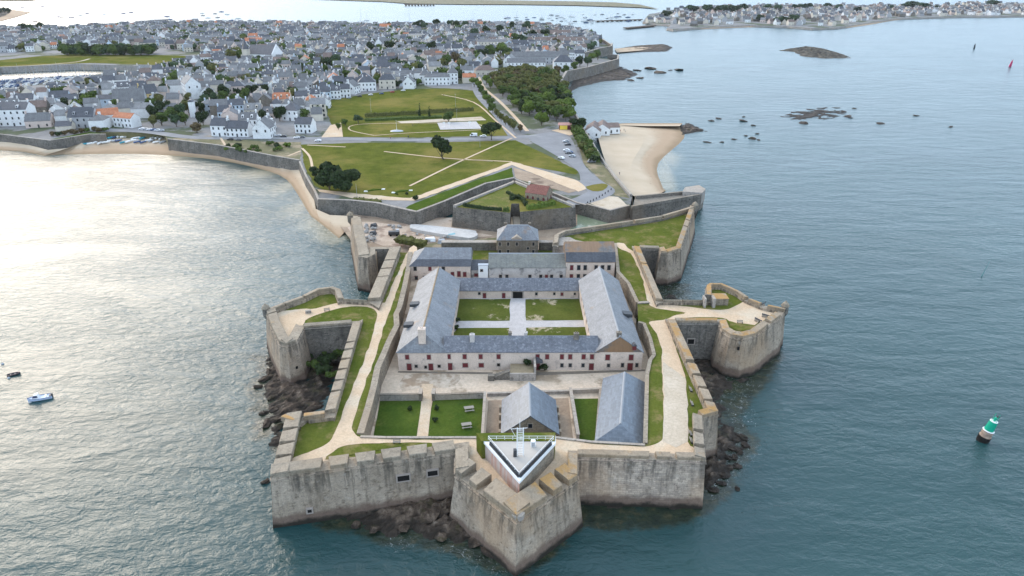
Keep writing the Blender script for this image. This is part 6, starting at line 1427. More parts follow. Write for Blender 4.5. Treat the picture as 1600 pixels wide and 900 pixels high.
for x, y, L, rz in GARDEN:
    nt += 1
    k = rr.choice(gk[:8] if y < 700 else gk[:5]); s = rr.uniform(.85, 1.55) * (1.0 if 'bush' not in k else 1.6)
    adj = {'round_mid': 'leafy green', 'round_blue': 'blue green', 'round_dark_b': 'dark', 'round_olive': 'olive', 'round_mid_b': 'broad green', 'bush': 'low green', 'bush_dark': 'low dark', 'round_light': 'bright green', 'bush_rust': 'rusty'}[k]
    if nt < 95: tree(k, (x, y, LAND), f"{adj} {'shrub' if 'bush' in k else 'tree'} {zone(x, y)}", s, s, group='garden trees of the town'); continue
    c = MB(); bl = [(rt.uniform(-2, 2) * s, rt.uniform(-2, 2) * s, rt.uniform(3.2, 6.4) * s, rt.uniform(2, 3) * s) for _ in range(5)]; bl = [(a * 1.25, b * 1.25, h, q * 1.25) for a, b, h, q in bl]; core(c, bl); cards(c, bl, 70, 1.1, rt); c.tube((0, 0, 0), (0, 0, 3.5 * s), .3, n=5)
    o = len(fm.v); fm.v += [(x + a, y + b, LAND + h) for a, b, h in c.v]; fm.f += [[o + q for q in f] for f in c.f]; fm.mi += [lm.get(k, 0)] * len(c.f)
tag(fm.build('distant_trees', [LEAF['mid'], LEAF['blue'], LEAF['dark'], LEAF['olive']], uv=False), kind='stuff', label='scattered trees among the farther roofs of the town', cat='trees')
# ================================================================== ROCKS
def rock_shore(name, px, hmax, cell=.8, seed=0, fall=5.0, z0=0, ridge=1.0, low=-.7, mat='rock', freq=.16):
    q = XY(px, z0); ring = list(q) + [q[0]]; xs_ = [p.x for p in q]; ys_ = [p.y for p in q]; m = MB(); idx = {}
    nx_, ny_ = int((max(xs_) - min(xs_)) / cell) + 1, int((max(ys_) - min(ys_)) / cell) + 1; x0, y0 = min(xs_), min(ys_)
    for j in range(ny_ + 1):
        for i in range(nx_ + 1):
            x, y = x0 + i * cell, y0 + j * cell
            if not inside(x, y, q): continue
            d = dist_line(x, y, ring); k = 1 - math.exp(-d / fall)
            v = Vector((x * freq, y * freq, seed * 7.3)); d = max(0, d + 2.4 * mnoise.noise(v * 1.6)) if d < 6 and fall < 6 else d; k = 1 - math.exp(-d / fall)
            a = min(1.6, mnoise.ridged_multi_fractal(v * 1.15, .85, 2.2, 6, 1.0, 1.9)) * .55; w = Vector((v.x * .8 + v.y * .6, (v.y * .8 - v.x * .6) * 2.6, v.z)); b = 1 - abs(mnoise.noise(w * 1.6) * 1.9); c = mnoise.noise(v * 9.0)
            h = low + k * hmax * (.58 * a + .34 * b * ridge + .10 * c + .12)
            idx[(i, j)] = len(m.v); m.v.append((x + mnoise.noise(v * 5) * .2, y + mnoise.noise(v * 5.5) * .2, h))
    for (i, j) in list(idx):
        if all(k in idx for k in ((i + 1, j), (i + 1, j + 1), (i, j + 1))): m.f.append([idx[(i, j)], idx[(i + 1, j)], idx[(i + 1, j + 1)], idx[(i, j + 1)]]); m.mi.append(0)
    return tag(m.build(name, MT[mat], uv=False), kind='structure')
rock_shore('rocky_shore', [(404, 606), (411, 565), (424, 545), (440, 560), (476, 505), (560, 498), (548, 552), (514, 640), (480, 652), (450, 660), (436, 735), (424, 745), (420, 715), (416, 665), (410, 640)], 2.7, .5, 1, 3.5)
rock_shore('rocky_shore', [(510, 800), (555, 824), (600, 840), (618, 852), (640, 838), (690, 850), (740, 862), (780, 876), (800, 885), (760, 800), (712, 722), (640, 720), (560, 750)], 3.5, .5, 2, 4.5)
rock_shore('rocky_shore', [(895, 800), (920, 796), (950, 802), (1000, 798), (1050, 803), (1092, 800), (1108, 768), (1090, 750), (960, 750), (895, 740)], 2.0, .5, 3, 4)
rock_shore('rocky_shore', [(1080, 700), (1086, 640), (1055, 570), (1050, 505), (1126, 505), (1124, 572), (1146, 588), (1176, 592), (1150, 605), (1136, 618), (1144, 640), (1140, 660), (1166, 684), (1172, 698), (1148, 716), (1142, 742), (1120, 768), (1100, 790), (1088, 770)], 2.7, .5, 4, 3.5)
rock_shore('rocky_shore', [(1030, 460), (1036, 436), (1056, 448), (1066, 456), (1064, 470), (1036, 472)], 2.0, .9, 5, 3)
rock_shore('rocky_shore', [(1056, 198), (1072, 190), (1085, 194), (1112, 206), (1094, 207), (1074, 211), (1062, 216)], 3.0, 1.2, 6, 6)
rock_shore('rocky_shore', [(876, 144), (888, 122), (922, 114), (968, 100), (992, 110), (1005, 116), (985, 126), (950, 128), (915, 136), (890, 147)], 2.6, 2.2, 7, 12)
rock_shore('rocky_shore', [(958, 76), (990, 71), (1040, 68), (1056, 74), (1048, 81), (1000, 82), (966, 84)], 3.4, 3.0, 8, 14)
sheet('shingle_spit', [(960, 76), (1000, 73), (1020, 75), (1000, 79), (964, 82)], 1.6, MT['beach'])
rock_shore('rocky_shore', [(0, 236), (60, 243), (90, 246), (160, 243), (110, 252), (40, 250), (0, 245)], 1.4, 1.5, 9, 10, low=-.6)
def islet(label, px, h, seed, mat='islet', cell=2.0, fall=14):
    o = rock_shore('rock_islet', px, h, cell, seed, fall, mat=mat, low=-1.0, freq=.05); del o['kind']; return tag(o, label, 'islet', None, 'thing')
islet('low brown rock island with a grassy hump out in the strait', [(1213, 79), (1235, 75), (1256, 73), (1290, 76), (1318, 84), (1336, 91), (1290, 92), (1248, 88), (1236, 81)], 6.5, 11, cell=2.4, fall=14)
islet('flat wet reef of dark rock breaking the calm strait', [(1210, 181), (1240, 171), (1275, 166), (1318, 167), (1330, 178), (1312, 187), (1262, 190), (1224, 188)], 2.0, 12, mat='rock', cell=1.3, fall=5)
RP = []
for s in range(4):
    r_ = random.Random(40 + s); m = MB(); m.lathe([(.15, -.7), (1.0, -.4), (1.15, .05), (.8, .5), (.2, .72)], n=8)
    m.v = [(x * r_.uniform(.6, 1.35) + r_.uniform(-.2, .2), y * r_.uniform(.6, 1.35) + r_.uniform(-.2, .2), z * r_.uniform(.6, 1.4)) for x, y, z in m.v]
    o = m.build('rock', MT['rock'], uv=False); RP.append(o.data); bpy.data.objects.remove(o)
def rock(u, v, s, label, group, z=0.0, fl=.6):
    p = P(u, v, z); o = bpy.data.objects.new('rock', RP[RNG.randrange(4)]); COL.objects.link(o); o.location = p; o.scale = (s * RNG.uniform(.9, 1.6), s * RNG.uniform(.8, 1.2), s * fl * RNG.uniform(.8, 1.2)); o.rotation_euler = (RNG.uniform(-.2, .2), RNG.uniform(-.2, .2), RNG.uniform(0, 6)); return tag(o, label, 'rock', group, 'thing')
for u, v, s in ((1090, 203, 3), (1112, 189, 2.5), (1124, 186, 2), (1163, 189, 3), (1177, 196, 2.5), (1175, 217, 3.2), (1148, 218, 1.6), (1128, 222, 1.6), (1104, 222, 2), (1165, 212, 1.6), (1183, 209, 1.8), (1163, 183, 1.5), (1185, 219, 1.6)): rock(u, v, s, 'dark rock awash off the end of the broad beach', 'rocks scattered off the beach', fl=.35)
for u, v, s in ((1322, 182, 3), (1318, 175, 2), (1330, 184, 2), (1374, 193, 3), (1433, 181, 2.4), (1485, 199, 1.4), (1255, 193, 3.5), (1336, 170, 1.6)): rock(u, v, s, 'small dark rock awash beyond the flat reef', 'rocks scattered by the reef', fl=.3)
for u, v, s in ((985, 116, 5), (1016, 107, 7), (1033, 114, 7), (1000, 122, 5), (985, 126, 4), (1060, 109, 5), (1046, 110, 2.5), (995, 110, 5), (975, 120, 5)): rock(u, v, s, 'low black rock off the old town rampart', 'rocks off the town rampart', fl=.3)
for u, v, s in ((1137, 684, 1.25), (1152, 687, 1.1), (1160, 684, 1.3), (1165, 696, 1.2), (1146, 702, 1.2), (1155, 707, 1.0), (1138, 715, 1.0), (1148, 716, 1.2), (1140, 730, 1.05), (1132, 742, 1.0), (1152, 728, .9), (1128, 755, .9), (1115, 765, 1.1), (1152, 763, .7)): rock(u, v, s, ('bulky' if s > .99 else 'small') + ' seaweed dark boulder ' + ('high beside the corner wall' if v < 712 else 'in the surf below the corner'), 'boulders below the corner wall', .1, .6)
for u, v, s in ((412, 645, 1.0), (418, 660, 1.2), (434, 668, 1.4), (436, 655, 1.1), (415, 752, .9), (404, 604, 1.0), (412, 592, 1.2), (420, 580, 1.0), (428, 640, 1.2), (424, 622, 1.3), (438, 680, 1.2), (432, 690, 1.0), (446, 634, 1.2)): rock(u, v, s, ('black', 'dark wet')[int(v) % 2] + ' seaweed covered boulder ' + ('at the foot of the round bastion' if v < 615 else 'below the stepped rampart'), 'boulders by the stepped rampart', .2, .7)
for u, v, s in ((556, 820, .9), (585, 826, 1.1), (640, 790, 1.4), (700, 800, 1.3), (668, 806, 1.5), (720, 826, 1.2), (628, 826, 1.0), (742, 846, 1.2), (690, 838, 1.1), (760, 862, .9)): rock(u, v, s, 'brown boulder among the rocks under the gun port curtain', 'boulders under the gun ports', .6, .7)

# green tangle in the recess of the round bastion
for u, v, k, s in ((500, 552, 'bush', 1.6), (515, 566, 'bush_dark', 1.7), (528, 556, 'bush', 1.5), (508, 582, 'bush_dark', 1.5), (492, 572, 'bush', 1.3), (520, 590, 'bush', 1.1), (536, 540, 'bush_dark', 1.4), (486, 556, 'bush_dark', 1.3)):
    tree(k, P(u, v, 2.4), 'wild green scrub in the recess of the round bastion', s, s * .7, group='scrub in the round bastion recess')

# ================================================================== RED ROOFED HOUSE, CAFE, STALL
t = town_house('house with a faded red tile roof and red shutters on the ravelin', 13, 9, 4.6, 8.6, 'cream', 'brown tile', 1, 4, 1, 0, 0, end=2, group=None); recolour([c for c in t.children if c.name.startswith('roof')][0], MT['red_tile'])
for c in t.children:
    if c.name.startswith('window'): recolour(c, MT['red_wood'])
t.location = P(842, 311, RZ) + Vector((0, 2, -.5)); t.scale = (.85, .85, .8); t.rotation_euler = (0, 0, R(-26)); [recolour(c, MT['inner']) for c in t.children if c.name.startswith('wall')]
for u, v, w, lab, rz, h in ((928, 211, 20, 'beach café gable with a pale front and teal windows', 80, 8.0), (942, 208, 18, 'middle gable of the beach café under a brown grey roof', 82, 7.6), (953, 207, 13, 'low seaward hall of the beach café with a glazed front', 8, 6.5)):
    t = town_house(lab, w, 11, 4.2, h, 'white', 'brown tile', 1, 3, 0, 0, 0, end=2, group='gables of the beach café', name='cafe', cat='café'); p = P(u, v, 4.5); t.location = (p.x, p.y + 4, 4.2); t.rotation_euler = (0, 0, R(rz))
p = P(883, 203, LAND); t = empty('snack_stall', p, 'yellow fronted snack stall with a pink awning roof beside the car park', 'stall')
m = MB(); m.box((p.x, p.y + 2.5, p.z), (8.5, 5, 3.4)); m.build('wall', MT['red_wood'], t); m = MB(); m.box((p.x - 1.2, p.y - .1, p.z + .3), (5.4, .2, 2.9)); m.build('front_panel', plain('yellow_paint', (.75, .58, .08), .6), t)
m = MB(); m.hexa([(p.x - 5, p.y - .6, p.z + 3.4), (p.x + 5, p.y - .6, p.z + 3.4), (p.x + 5, p.y + 5.6, p.z + 3.4), (p.x - 5, p.y + 5.6, p.z + 3.4)], [(p.x - 4.6, p.y + 2.2, p.z + 4.8), (p.x + 4.6, p.y + 2.2, p.z + 4.8), (p.x + 4.6, p.y + 3, p.z + 4.8), (p.x - 4.6, p.y + 3, p.z + 4.8)]); m.build('awning', plain('pink_awning', (.50, .27, .22), .8), t)

# ================================================================== CARS
def car_proto(h=1.45, L=4.3, van=False):
    t = empty('parked_car', (0, 0, 0), 'car', 'car'); w = .9
    pr = [(-L / 2, .35), (-L / 2, .85), (-L / 2 + .25, .95), (-L * .12 - .5, 1.0), (-L * .12 + .1, h), (L * .28, h), (L * .44, .98), (L / 2, .9), (L / 2, .35)] if not van else [(-L / 2, .35), (-L / 2, .95), (-L / 2 + .7, 1.15), (-L / 2 + 1.2, h), (L / 2 - .05, h), (L / 2, .9), (L / 2, .35)]
    m = MB(); k = len(pr); ins = [1.0 if z < 1.05 else .84 for x, z in pr]
    m.add([(x, -w * i, z) for (x, z), i in zip(pr, ins)] + [(x, w * i, z) for (x, z), i in zip(pr, ins)], [tuple(range(k))] + [tuple(range(2 * k - 1, k - 1, -1))] + [(i + 1 if i + 1 < k else 0, i, k + i, k + (i + 1) % k) for i in range(k)])
    m.build('body', plain('car_paint', (.5, .5, .5), .3, .5), t, uv=False)
    m = MB(); z0, z1 = 1.0, h - .12; x0, x1 = (-L * .12 - .25, L * .36) if not van else (-L / 2 + .8, -L / 2 + 2.2)
    for s in (-1, 1): m.hexa([(x0, s * .88 - .02, z0), (x1, s * .88 - .02, z0), (x1, s * .88 + .02, z0), (x0, s * .88 + .02, z0)], [(x0 + .3, s * .78 - .02, z1), (x1 - .35, s * .78 - .02, z1), (x1 - .35, s * .78 + .02, z1), (x0 + .3, s * .78 + .02, z1)])
    m.hexa([(x0 - .22, -.75, z0), (x0 - .2, -.75, z0), (x0 - .2, .75, z0), (x0 - .22, .75, z0)], [(x0 + .28, -.68, z1), (x0 + .3, -.68, z1), (x0 + .3, .68, z1), (x0 + .28, .68, z1)]); m.build('glazing', MT['glass'], t, uv=False)
    for x in (-L * .31, L * .31):
        for s in (-1, 1): m = MB(); m.tube((x, s * .72, .32), (x, s * .94, .32), .32, n=10); m.build('wheel', MT['dark_metal'], t, uv=False)
    return t
CARP = [car_proto(), car_proto(2.2, 5.2, True)]; cused = set()
PAINT = {k: plain(k + '_paint', c, .3, .5) for k, c in {'white': (.75, .75, .75), 'silver': (.42, .44, .46), 'black': (.02, .02, .025), 'blue': (.05, .10, .22), 'red': (.35, .03, .03), 'grey': (.15, .155, .16)}.items()}
def car(u, v, rz, colr, label, van=False, group='parked cars', z=LAND + .15):
    k = int(van); t = CARP[k] if k not in cused else copy_tree(CARP[k]); cused.add(k); t.location = P(u, v, z); t.rotation_euler = (0, 0, R(rz)); t.name = 'parked_van' if van else 'parked_car'
    t['label'] = label; t['group'] = group; t['category'] = 'van' if van else 'car'
    recolour([c for c in t.children if c.name.startswith('body')][0], PAINT[colr])
for a in ((884, 222, 8, 'silver', 'silver car parked topmost in the car park row'), (887, 227, 8, 'black', 'black car parked below the silver one'), (885, 236, -15, 'white', 'white car in the middle of the car park'), (888, 240, -15, 'grey', 'dark grey car tight against the white one'),
          (894, 245, -25, 'silver', 'silver grey car nearest the bushes'), (877, 248, -50, 'white', 'white car by the meadow edge of the car park'), (890, 239, -18, 'blue', 'blue car squeezed in the parked cluster')): car(*a)
car(924, 254, 10, 'grey', 'grey van half hidden under the beach wall trees', True); car(740, 213, 0, 'white', 'white van parked on the field road', True); car(755, 214, 0, 'white', 'white car parked by the broad dark tree')
for i, (u, v, c) in enumerate(((360, 219, 'black'), (373, 219.5, 'grey'), (443, 214, 'black'), (464, 216, 'white'), (472, 215.5, 'grey'), (497, 221, 'white'), (435, 213, 'silver'))): car(u, v, 4, c, f"{c if c != 'grey' else 'dark grey'} car on the shore road {('before the long cottage', 'past the long cottage', 'beside the gabled house', 'before the shop', 'just past the shop', 'at the meadow corner', 'behind the gabled house')[i]}")
for i, u in enumerate((222, 228, 234, 240, 246, 252)): car(u, 202.5 + i * .5, 12, ('white', 'silver', 'white', 'blue', 'white', 'silver')[i], ('white', 'silver', 'white', 'blue', 'white', 'silver')[i] + ' car in the line parked behind the beached boats', group='cars behind the beached boats')
for i in range(7): car(528 + i * 17, 155.5 - i * 2.2 + (0, .4, .2)[i % 3], 12, ('white', 'silver', 'black', 'white', 'blue', 'red', 'white')[i], ('white', 'silver', 'black', 'white', 'blue', 'red', 'white')[i] + ' car parked in front of the bright row', group='cars in front of the bright row')

# ================================================================== BOATS
def hull(m, L, B, D, z0=-.3, n=9, mi=0):
    rows = []
    for k in range(n):
        f = k / (n - 1); x = -L / 2 + L * f; b = B / 2 * (math.sin(math.pi * min(1, .28 + .72 * (1 - f) * 1.0)) if f > .45 else .93 + .1 * f) if False else B / 2 * (1 - max(0, (f - .5) / .5) ** 2.2) * (.86 + .14 * min(1, f * 3))
        sh = D * (.9 + .35 * f * f); rows.append([(x, -b, sh), (x, -b * .82, .15), (x, -b * .3, z0 * (1 - f * .6)), (x, b * .3, z0 * (1 - f * .6)), (x, b * .82, .15), (x, b, sh)])
    for a, c in zip(rows, rows[1:]):
        for k in range(5): m.quad(a[k], a[k + 1], c[k + 1], c[k], mi)
    m.add(rows[0], [(5, 4, 3, 2, 1, 0)], mi)
    return rows
p = P(63, 624, 0)
t = empty('motor_boat', (0, 0, 0), 'pale blue motorboat with a small white cabin moored off the round bastion', 'boat')
m = MB(); rows = hull(m, 6.0, 2.3, .85, -.35, 11); m.build('hull', plain('pale_blue_hull', (.50, .58, .72), .4), t)
m = MB()
for a, c in zip(rows, rows[1:]): m.quad((a[0][0], a[0][1] * .9, a[0][2] - .12), (c[0][0], c[0][1] * .9, c[0][2] - .12), (c[5][0], c[5][1] * .9, c[5][2] - .12), (a[5][0], a[5][1] * .9, a[5][2] - .12))
m.build('deck', plain('pale_blue_deck', (.45, .52, .62), .6), t)
m = MB()
for a, c in zip(rows, rows[1:]):
    for s in (0, 5): m.tube(a[s], c[s], .06, n=5, caps=False)
m.build('rubbing_strake', plain('navy_band', (.06, .09, .20), .5), t)
m = MB(); m.hexa([(.1, -.85, .7), (1.9, -.6, .8), (1.9, .6, .8), (.1, .85, .7)], [(.25, -.7, 1.95), (1.15, -.55, 1.9), (1.15, .55, 1.9), (.25, .7, 1.95)]); m.build('cabin', MT['white'], t)
m = MB(); m.hexa([(.3, -.86, 1.15), (1.6, -.68, 1.15), (1.6, .68, 1.15), (.3, .86, 1.15)], [(.34, -.79, 1.7), (1.34, -.62, 1.7), (1.34, .62, 1.7), (.34, .79, 1.7)]); m.build('cabin_window', plain('navy_glass', (.02, .03, .08), .15, .5), t)
m = MB(); m.box((-2.6, 0, .6), (.5, .9, .25)); m.box((-3.05, 0, .2), (.35, .4, 1.1)); m.build('outboard', MT['dark_metal'], t)
m = MB(); m.box((-1.4, 0, .62), (.5, 1.7, .22)); m.build('thwart', MT['white'], t)
t.location = p; t.rotation_euler = (0, 0, R(-158)); 
t = empty('rowing_boat', (0, 0, 0), 'small dark rowing boat with a pinkish rim near the motorboat', 'boat')
m = MB(); rows = hull(m, 3.4, 1.4, .55, -.2, 9); m.build('hull', MT['dark_metal'], t); m = MB()
for a, c in zip(rows, rows[1:]):
    for s in (0, 5): m.tube(a[s], c[s], .05, n=5, caps=False)
m.build('gunwale', plain('rosy_wood', (.42, .26, .22), .7), t); m = MB()
for x in (-.8, .3): m.box((x, 0, .35), (.25, 1.1, .06))
m.build('thwart', MT['wood'], t); t.location = P(22, 586, 0); t.rotation_euler = (0, 0, R(25))
for u, v, lab in ((4, 569, 'small grey mooring buoy above the rowing boat'), (14, 591, 'grey mooring buoy below the rowing boat'), (47, 629, 'dark mooring buoy at the bow of the motorboat'), (421, 463, 'unused')):
    if lab != 'unused':
        p = P(u, v, 0); t = empty('mooring_buoy', p, lab, 'buoy', 'mooring buoys'); m = MB(); m.lathe([(.1, -.3), (.38, -.1), (.42, .15), (.25, .4), (.08, .5)], p, 10); m.build('float', MT['grey_metal'], t); m = MB(); m.tube(p + Vector((0, 0, .45)), p + Vector((0, 0, .7)), .05, n=6); m.build('ring', MT['dark_metal'], t)
def channel_buoy(u, v, H, label, colr, tilt=.12, full=True):
    p = P(u, v, 0); t = empty('channel_buoy', (0, 0, 0), label, 'buoy'); k = H / 8.2
    rust = mottled('rusty_float_' + colr, (.22, .15, .11), (.40, .31, .24), 1.2, .85); cm = {'green': plain('green_buoy_paint', (.0, .33, .20), .45), 'red': plain('red_buoy_paint', (.42, .02, .10), .5), 'dark': plain('dark_buoy_paint', (.02, .03, .04), .6)}[colr]
    m = MB(); m.lathe([(1.3 * k, -1.5), (1.42 * k, .3 * k), (1.45 * k, 1.4 * k), (1.3 * k, 1.5 * k)], n=16); m.build('hull', MT['dark'] if full else cm, t)
    m = MB(); m.lathe([(1.36 * k, 1.4 * k), (1.42 * k, 1.6 * k), (1.3 * k, 1.7 * k), (1.22 * k, 2.1 * k), (1.3 * k, 2.5 * k), (1.2 * k, 3.2 * k)], n=16); m.build('float', rust if full else cm, t)
    m = MB(); m.lathe([(1.3 * k, 3.2 * k), (1.38 * k, 3.3 * k), (1.25 * k, 3.42 * k)], n=16); m.build('rim', MT['white'] if full else cm, t)
    m = MB(); m.lathe([(1.08 * k, 3.45 * k), (.92 * k, 6.1 * k)], n=16); m.build('tower', cm, t)
    m = MB(); m.lathe([(.93 * k, 6.1 * k), (.93 * k, 6.2 * k), (.6 * k, 6.25 * k)], n=16); m.build('top_ring', MT['white'] if full else cm, t)
    m = MB(); m.lathe([(.32 * k, 6.3 * k), (.30 * k, 7.2 * k), (.1 * k, 7.4 * k)], n=10)
    for a in range(4): x, y = .75 * k * math.cos(a * 1.57), .75 * k * math.sin(a * 1.57); m.tube((x, y, 6.3 * k), (x * .8, y * .8, 8.2 * k), .06 * k, n=5)
    m.build('topmark', cm, t); m = MB(); m.box((.45 * k, 0, 7.3 * k), (.4 * k, .4 * k, .5 * k)); m.build('lantern', MT['dark_metal'], t)
    t.location = p; t.rotation_euler = (tilt * .3, tilt, 0)
channel_buoy(1535, 688, 8.4, 'tall green channel buoy on a rusty float near the fort', 'green', .16)
channel_buoy(1578, 104, 9, 'magenta red channel buoy far out in the strait', 'red', .12, False); channel_buoy(1522, 76, 8, 'black channel buoy beyond the red one', 'dark', .0, False)
p = P(1533, 432, 0); t = tag((lambda m: (m.tube(p + Vector((0, 0, -1)), p + Vector((1.5, 0, 6.6)), .16, .05, 7), m.build('marker_pole', plain('teal_pole', (.05, .18, .18), .6)))[1])(MB()), 'thin leaning marker pole standing in open water', 'pole', None, 'thing')
# sailing boats at their moorings
def sail_proto(name, L, Hm, colr):
    m = MB(); hull(m, L, L * .3, L * .13, -.2, 7, 0); m.tube((L * .06, 0, L * .1), (L * .06, 0, Hm), .12, .07, 5, 1); m.tube((L * .06, 0, L * .25), (-L * .35, 0, L * .24), .12, n=5, mi=2); m.hexa([(-L * .15, -L * .08, L * .11), (L * .22, -L * .06, L * .12), (L * .22, L * .06, L * .12), (-L * .15, L * .08, L * .11)], [(-L * .12, -L * .07, L * .19), (L * .15, -L * .05, L * .17), (L * .15, L * .05, L * .17), (-L * .12, L * .07, L * .19)], 0)
    o = m.build(name, [colr, MT['grey_metal'], PAINT['blue']], uv=False); d = o.data; bpy.data.objects.remove(o); return d
SB = [sail_proto('sailing_boat', 9, 13, MT['white']), sail_proto('sailing_boat', 8, 11, PAINT['grey']), sail_proto('sailing_boat', 10, 14, PAINT['blue'])]
rr = random.Random(77)
def boat(u, v, label, group, k=None, s=1.0, rz=None, z=0.0):
    o = bpy.data.objects.new('sailing_boat', SB[rr.choice((0, 0, 1, 2)) if k is None else k]); COL.objects.link(o); o.location = P(u, v, z); o.scale = (s, s, s); o.rotation_euler = (0, 0, rr.uniform(-.4, .4) + .3 if rz is None else rz); return tag(o, label, 'boat', group, 'thing')
for row in range(5):
    a, b = P(-10 + row * 2, 127 + row * 2.6, 0), P(178 - row * 16, 117 + row * 2.6, 0)
    nb_ = 28
    for k in range(nb_):
        q = a.lerp(b, (k + rr.uniform(-.2, .2)) / nb_); o = bpy.data.objects.new('sailing_boat', SB[rr.choice((0, 0, 0, 1, 2))]); COL.objects.link(o); o.location = q; o.rotation_euler = (0, 0, R(100) + rr.uniform(-.1, .1)); s = rr.uniform(.75, 1.15); o.scale = (s, s, s * rr.uniform(.9, 1.2)); tag(o, 'sailing boat berthed among the crowded marina masts', 'boat', 'boats berthed in the marina', 'thing')
    m = MB(); d = (b - a).normalized(); nn = Vector((-d.y, d.x, 0)); m.hexa([a + nn * 6.5, b + nn * 6.5, b + nn * 8.5, a + nn * 8.5], [x + Vector((0, 0, .6)) for x in (a + nn * 6.5, b + nn * 6.5, b + nn * 8.5, a + nn * 8.5)]); o = m.build('pontoon', MT['wood']); tag(o, 'long floating pontoon between rows of marina boats', 'pontoon', 'pontoons of the marina', 'thing')
for u, v in ((32, 7), (47, 5.5), (66, 10.5), (35, 12), (73, 27), (92, 27), (99, 28.5), (126, 24.5), (136, 22), (163, 23.5), (193, 21.5), (205, 20), (112, 27.5), (55, 34), (261, 26.5), (265, 31)): boat(u, v, 'small boat moored alone in the bright bay', 'boats moored in the bright bay', s=1.5)
for u, v in ((316, 21.5), (317, 25), (325, 28.5), (336, 22), (346, 19), (340, 28), (355, 23), (341, 33.5), (350, 32.5), (363, 32.5), (372, 29.5), (366, 38), (357, 35), (391, 32.5), (430, 35.5), (447, 36)): boat(u, v, 'boat in the anchorage behind the old town', 'boats in the anchorage behind the old town', s=1.6)
for u, v, s in ((564, 37, 2.6), (573, 32.5, 1.6), (639, 37.5, 2.6), (740, 34, 2.4), (770, 35.5, 1.5)): boat(u, v, 'larger moored boat close to the far town shore', 'larger boats by the far shore', s=s)
for _ in range(58):
    u = rr.uniform(790, 990); v = rr.uniform(25, 40) - (u - 790) * .02 + (2 if u < 850 else 0)
    boat(u, v, 'boat in the crowded moorings between the two towns', 'boats moored between the towns', s=rr.uniform(1.0, 1.7))
# dinghies drawn up on the cove beach
for i in range(34):
    u = 135 + (i % 17) * 7.4 + rr.uniform(-2, 2); v = (215 if i < 17 else 221) + rr.uniform(-1.5, 2) + (3 if u < 160 else 0)
    o = bpy.data.objects.new('dinghy', SB[0]); t = None
    m_ = rr.choice(('white', 'white', 'blue', 'white', 'grey', 'teal')); 
    if i == 0:
        DG = {}
        for c_, mt_ in (('white', MT['white']), ('blue', PAINT['blue']), ('grey', PAINT['silver']), ('teal', plain('teal_cover', (.04, .28, .36), .6))):
            m = MB(); hull(m, 5.2, 1.9, .7, -.25, 7); m.hexa([(-2.4, -.8, .66), (1.2, -.75, .72), (1.2, .75, .72), (-2.4, .8, .66)], [(-2.2, -.2, 1.0), (.9, -.15, 1.05), (.9, .15, 1.05), (-2.2, .2, 1.0)], 0); q = m.build('dinghy', mt_, uv=False); DG[c_] = q.data; bpy.data.objects.remove(q)
    o.data = DG[m_]; COL.objects.link(o); zz = 3.3 if i >= 17 else LAND; o.location = P(u, v, 3.2 - max(0, v - 212) / 28 * 3.1 + .25); o.rotation_euler = (0, 0, rr.uniform(.6, 1.6)); tag(o, f'{"silver" if m_ == "grey" else m_} dinghy drawn up on the cove beach', 'dinghy', 'dinghies drawn up on the cove beach', 'thing')
skirt('beach_bank', [P(u_, v_, LAND).xy for u_, v_ in ((140, 212), (150, 206), (255, 207), (264, 221))], 2, LAND, MT['scrub'], True)

# ================================================================== FURNITURE, PEOPLE, SMALL THINGS
def bench(u, v, z, rz, label, L=1.8):
    t = empty('park_bench', (0, 0, 0), label, 'bench', 'benches on the ramparts')
    for k in range(3): m = MB(); m.box((0, -.2 + k * .2, .45), (L, .16, .05)); m.build('seat_slat', MT['wood'], t)
    for k in range(2): m = MB(); m.box((0, .32, .62 + k * .22), (L, .05, .14)); m.build('back_slat', MT['wood'], t)
    for x in (-L * .4, L * .4): m = MB(); m.box((x, 0, 0), (.1, .6, .45)); m.box((x, .34, .4), (.08, .06, .55)); m.build('leg', MT['dark_metal'], t)
    t.location = P(u, v, z); t.rotation_euler = (0, 0, R(rz)); return t
def picnic(u, v, label):
    t = empty('picnic_table', (0, 0, 0), label, 'picnic table', 'picnic tables on the lawn')
    for k in range(5): m = MB(); m.box((0, -.4 + k * .2, .74), (2.2, .18, .05)); m.build('table_plank', MT['wood'], t)
    for s in (-1, 1): m = MB(); m.box((0, s * .85, .44), (2.2, .32, .05)); m.build('seat', MT['wood'], t)
    for x in (-.8, .8): m = MB(); m.box((x, 0, .36), (.1, 1.9, .1)); m.tube((x, -.7, 0), (x, -.2, .74), .05, n=5); m.tube((x, .7, 0), (x, .2, .74), .05, n=5); m.build('trestle', MT['wood'], t)
    t.location = P(u, v, COURT + .05); t.rotation_euler = (0, 0, R(12)); t.scale = (1.15,) * 3
picnic(733, 641, 'picnic table nearer the court wall'); picnic(729, 667, 'picnic table nearer the front terrace')
for a in ((511, 486, TP, 20, 'dark bench on the round bastion path'), (1156, 505, TP, -5, 'bench on the small lawn of the gravel bastion'), (620, 693, TP, 0, 'bench on the front rampart path'), (1080, 690, TP, 90, 'bench facing the corner parapet'), (1079, 610, TP, 90, 'bench by the long parapet'), (1081, 632, TP, 90, 'lower bench by the long parapet'), (1079, 679, TP, 90, 'bench between two corner merlons'), (543, 572, TP, 90, 'bench under the merlon row'), (538, 588, TP, 90, 'lower bench under the merlon row')): bench(*a)
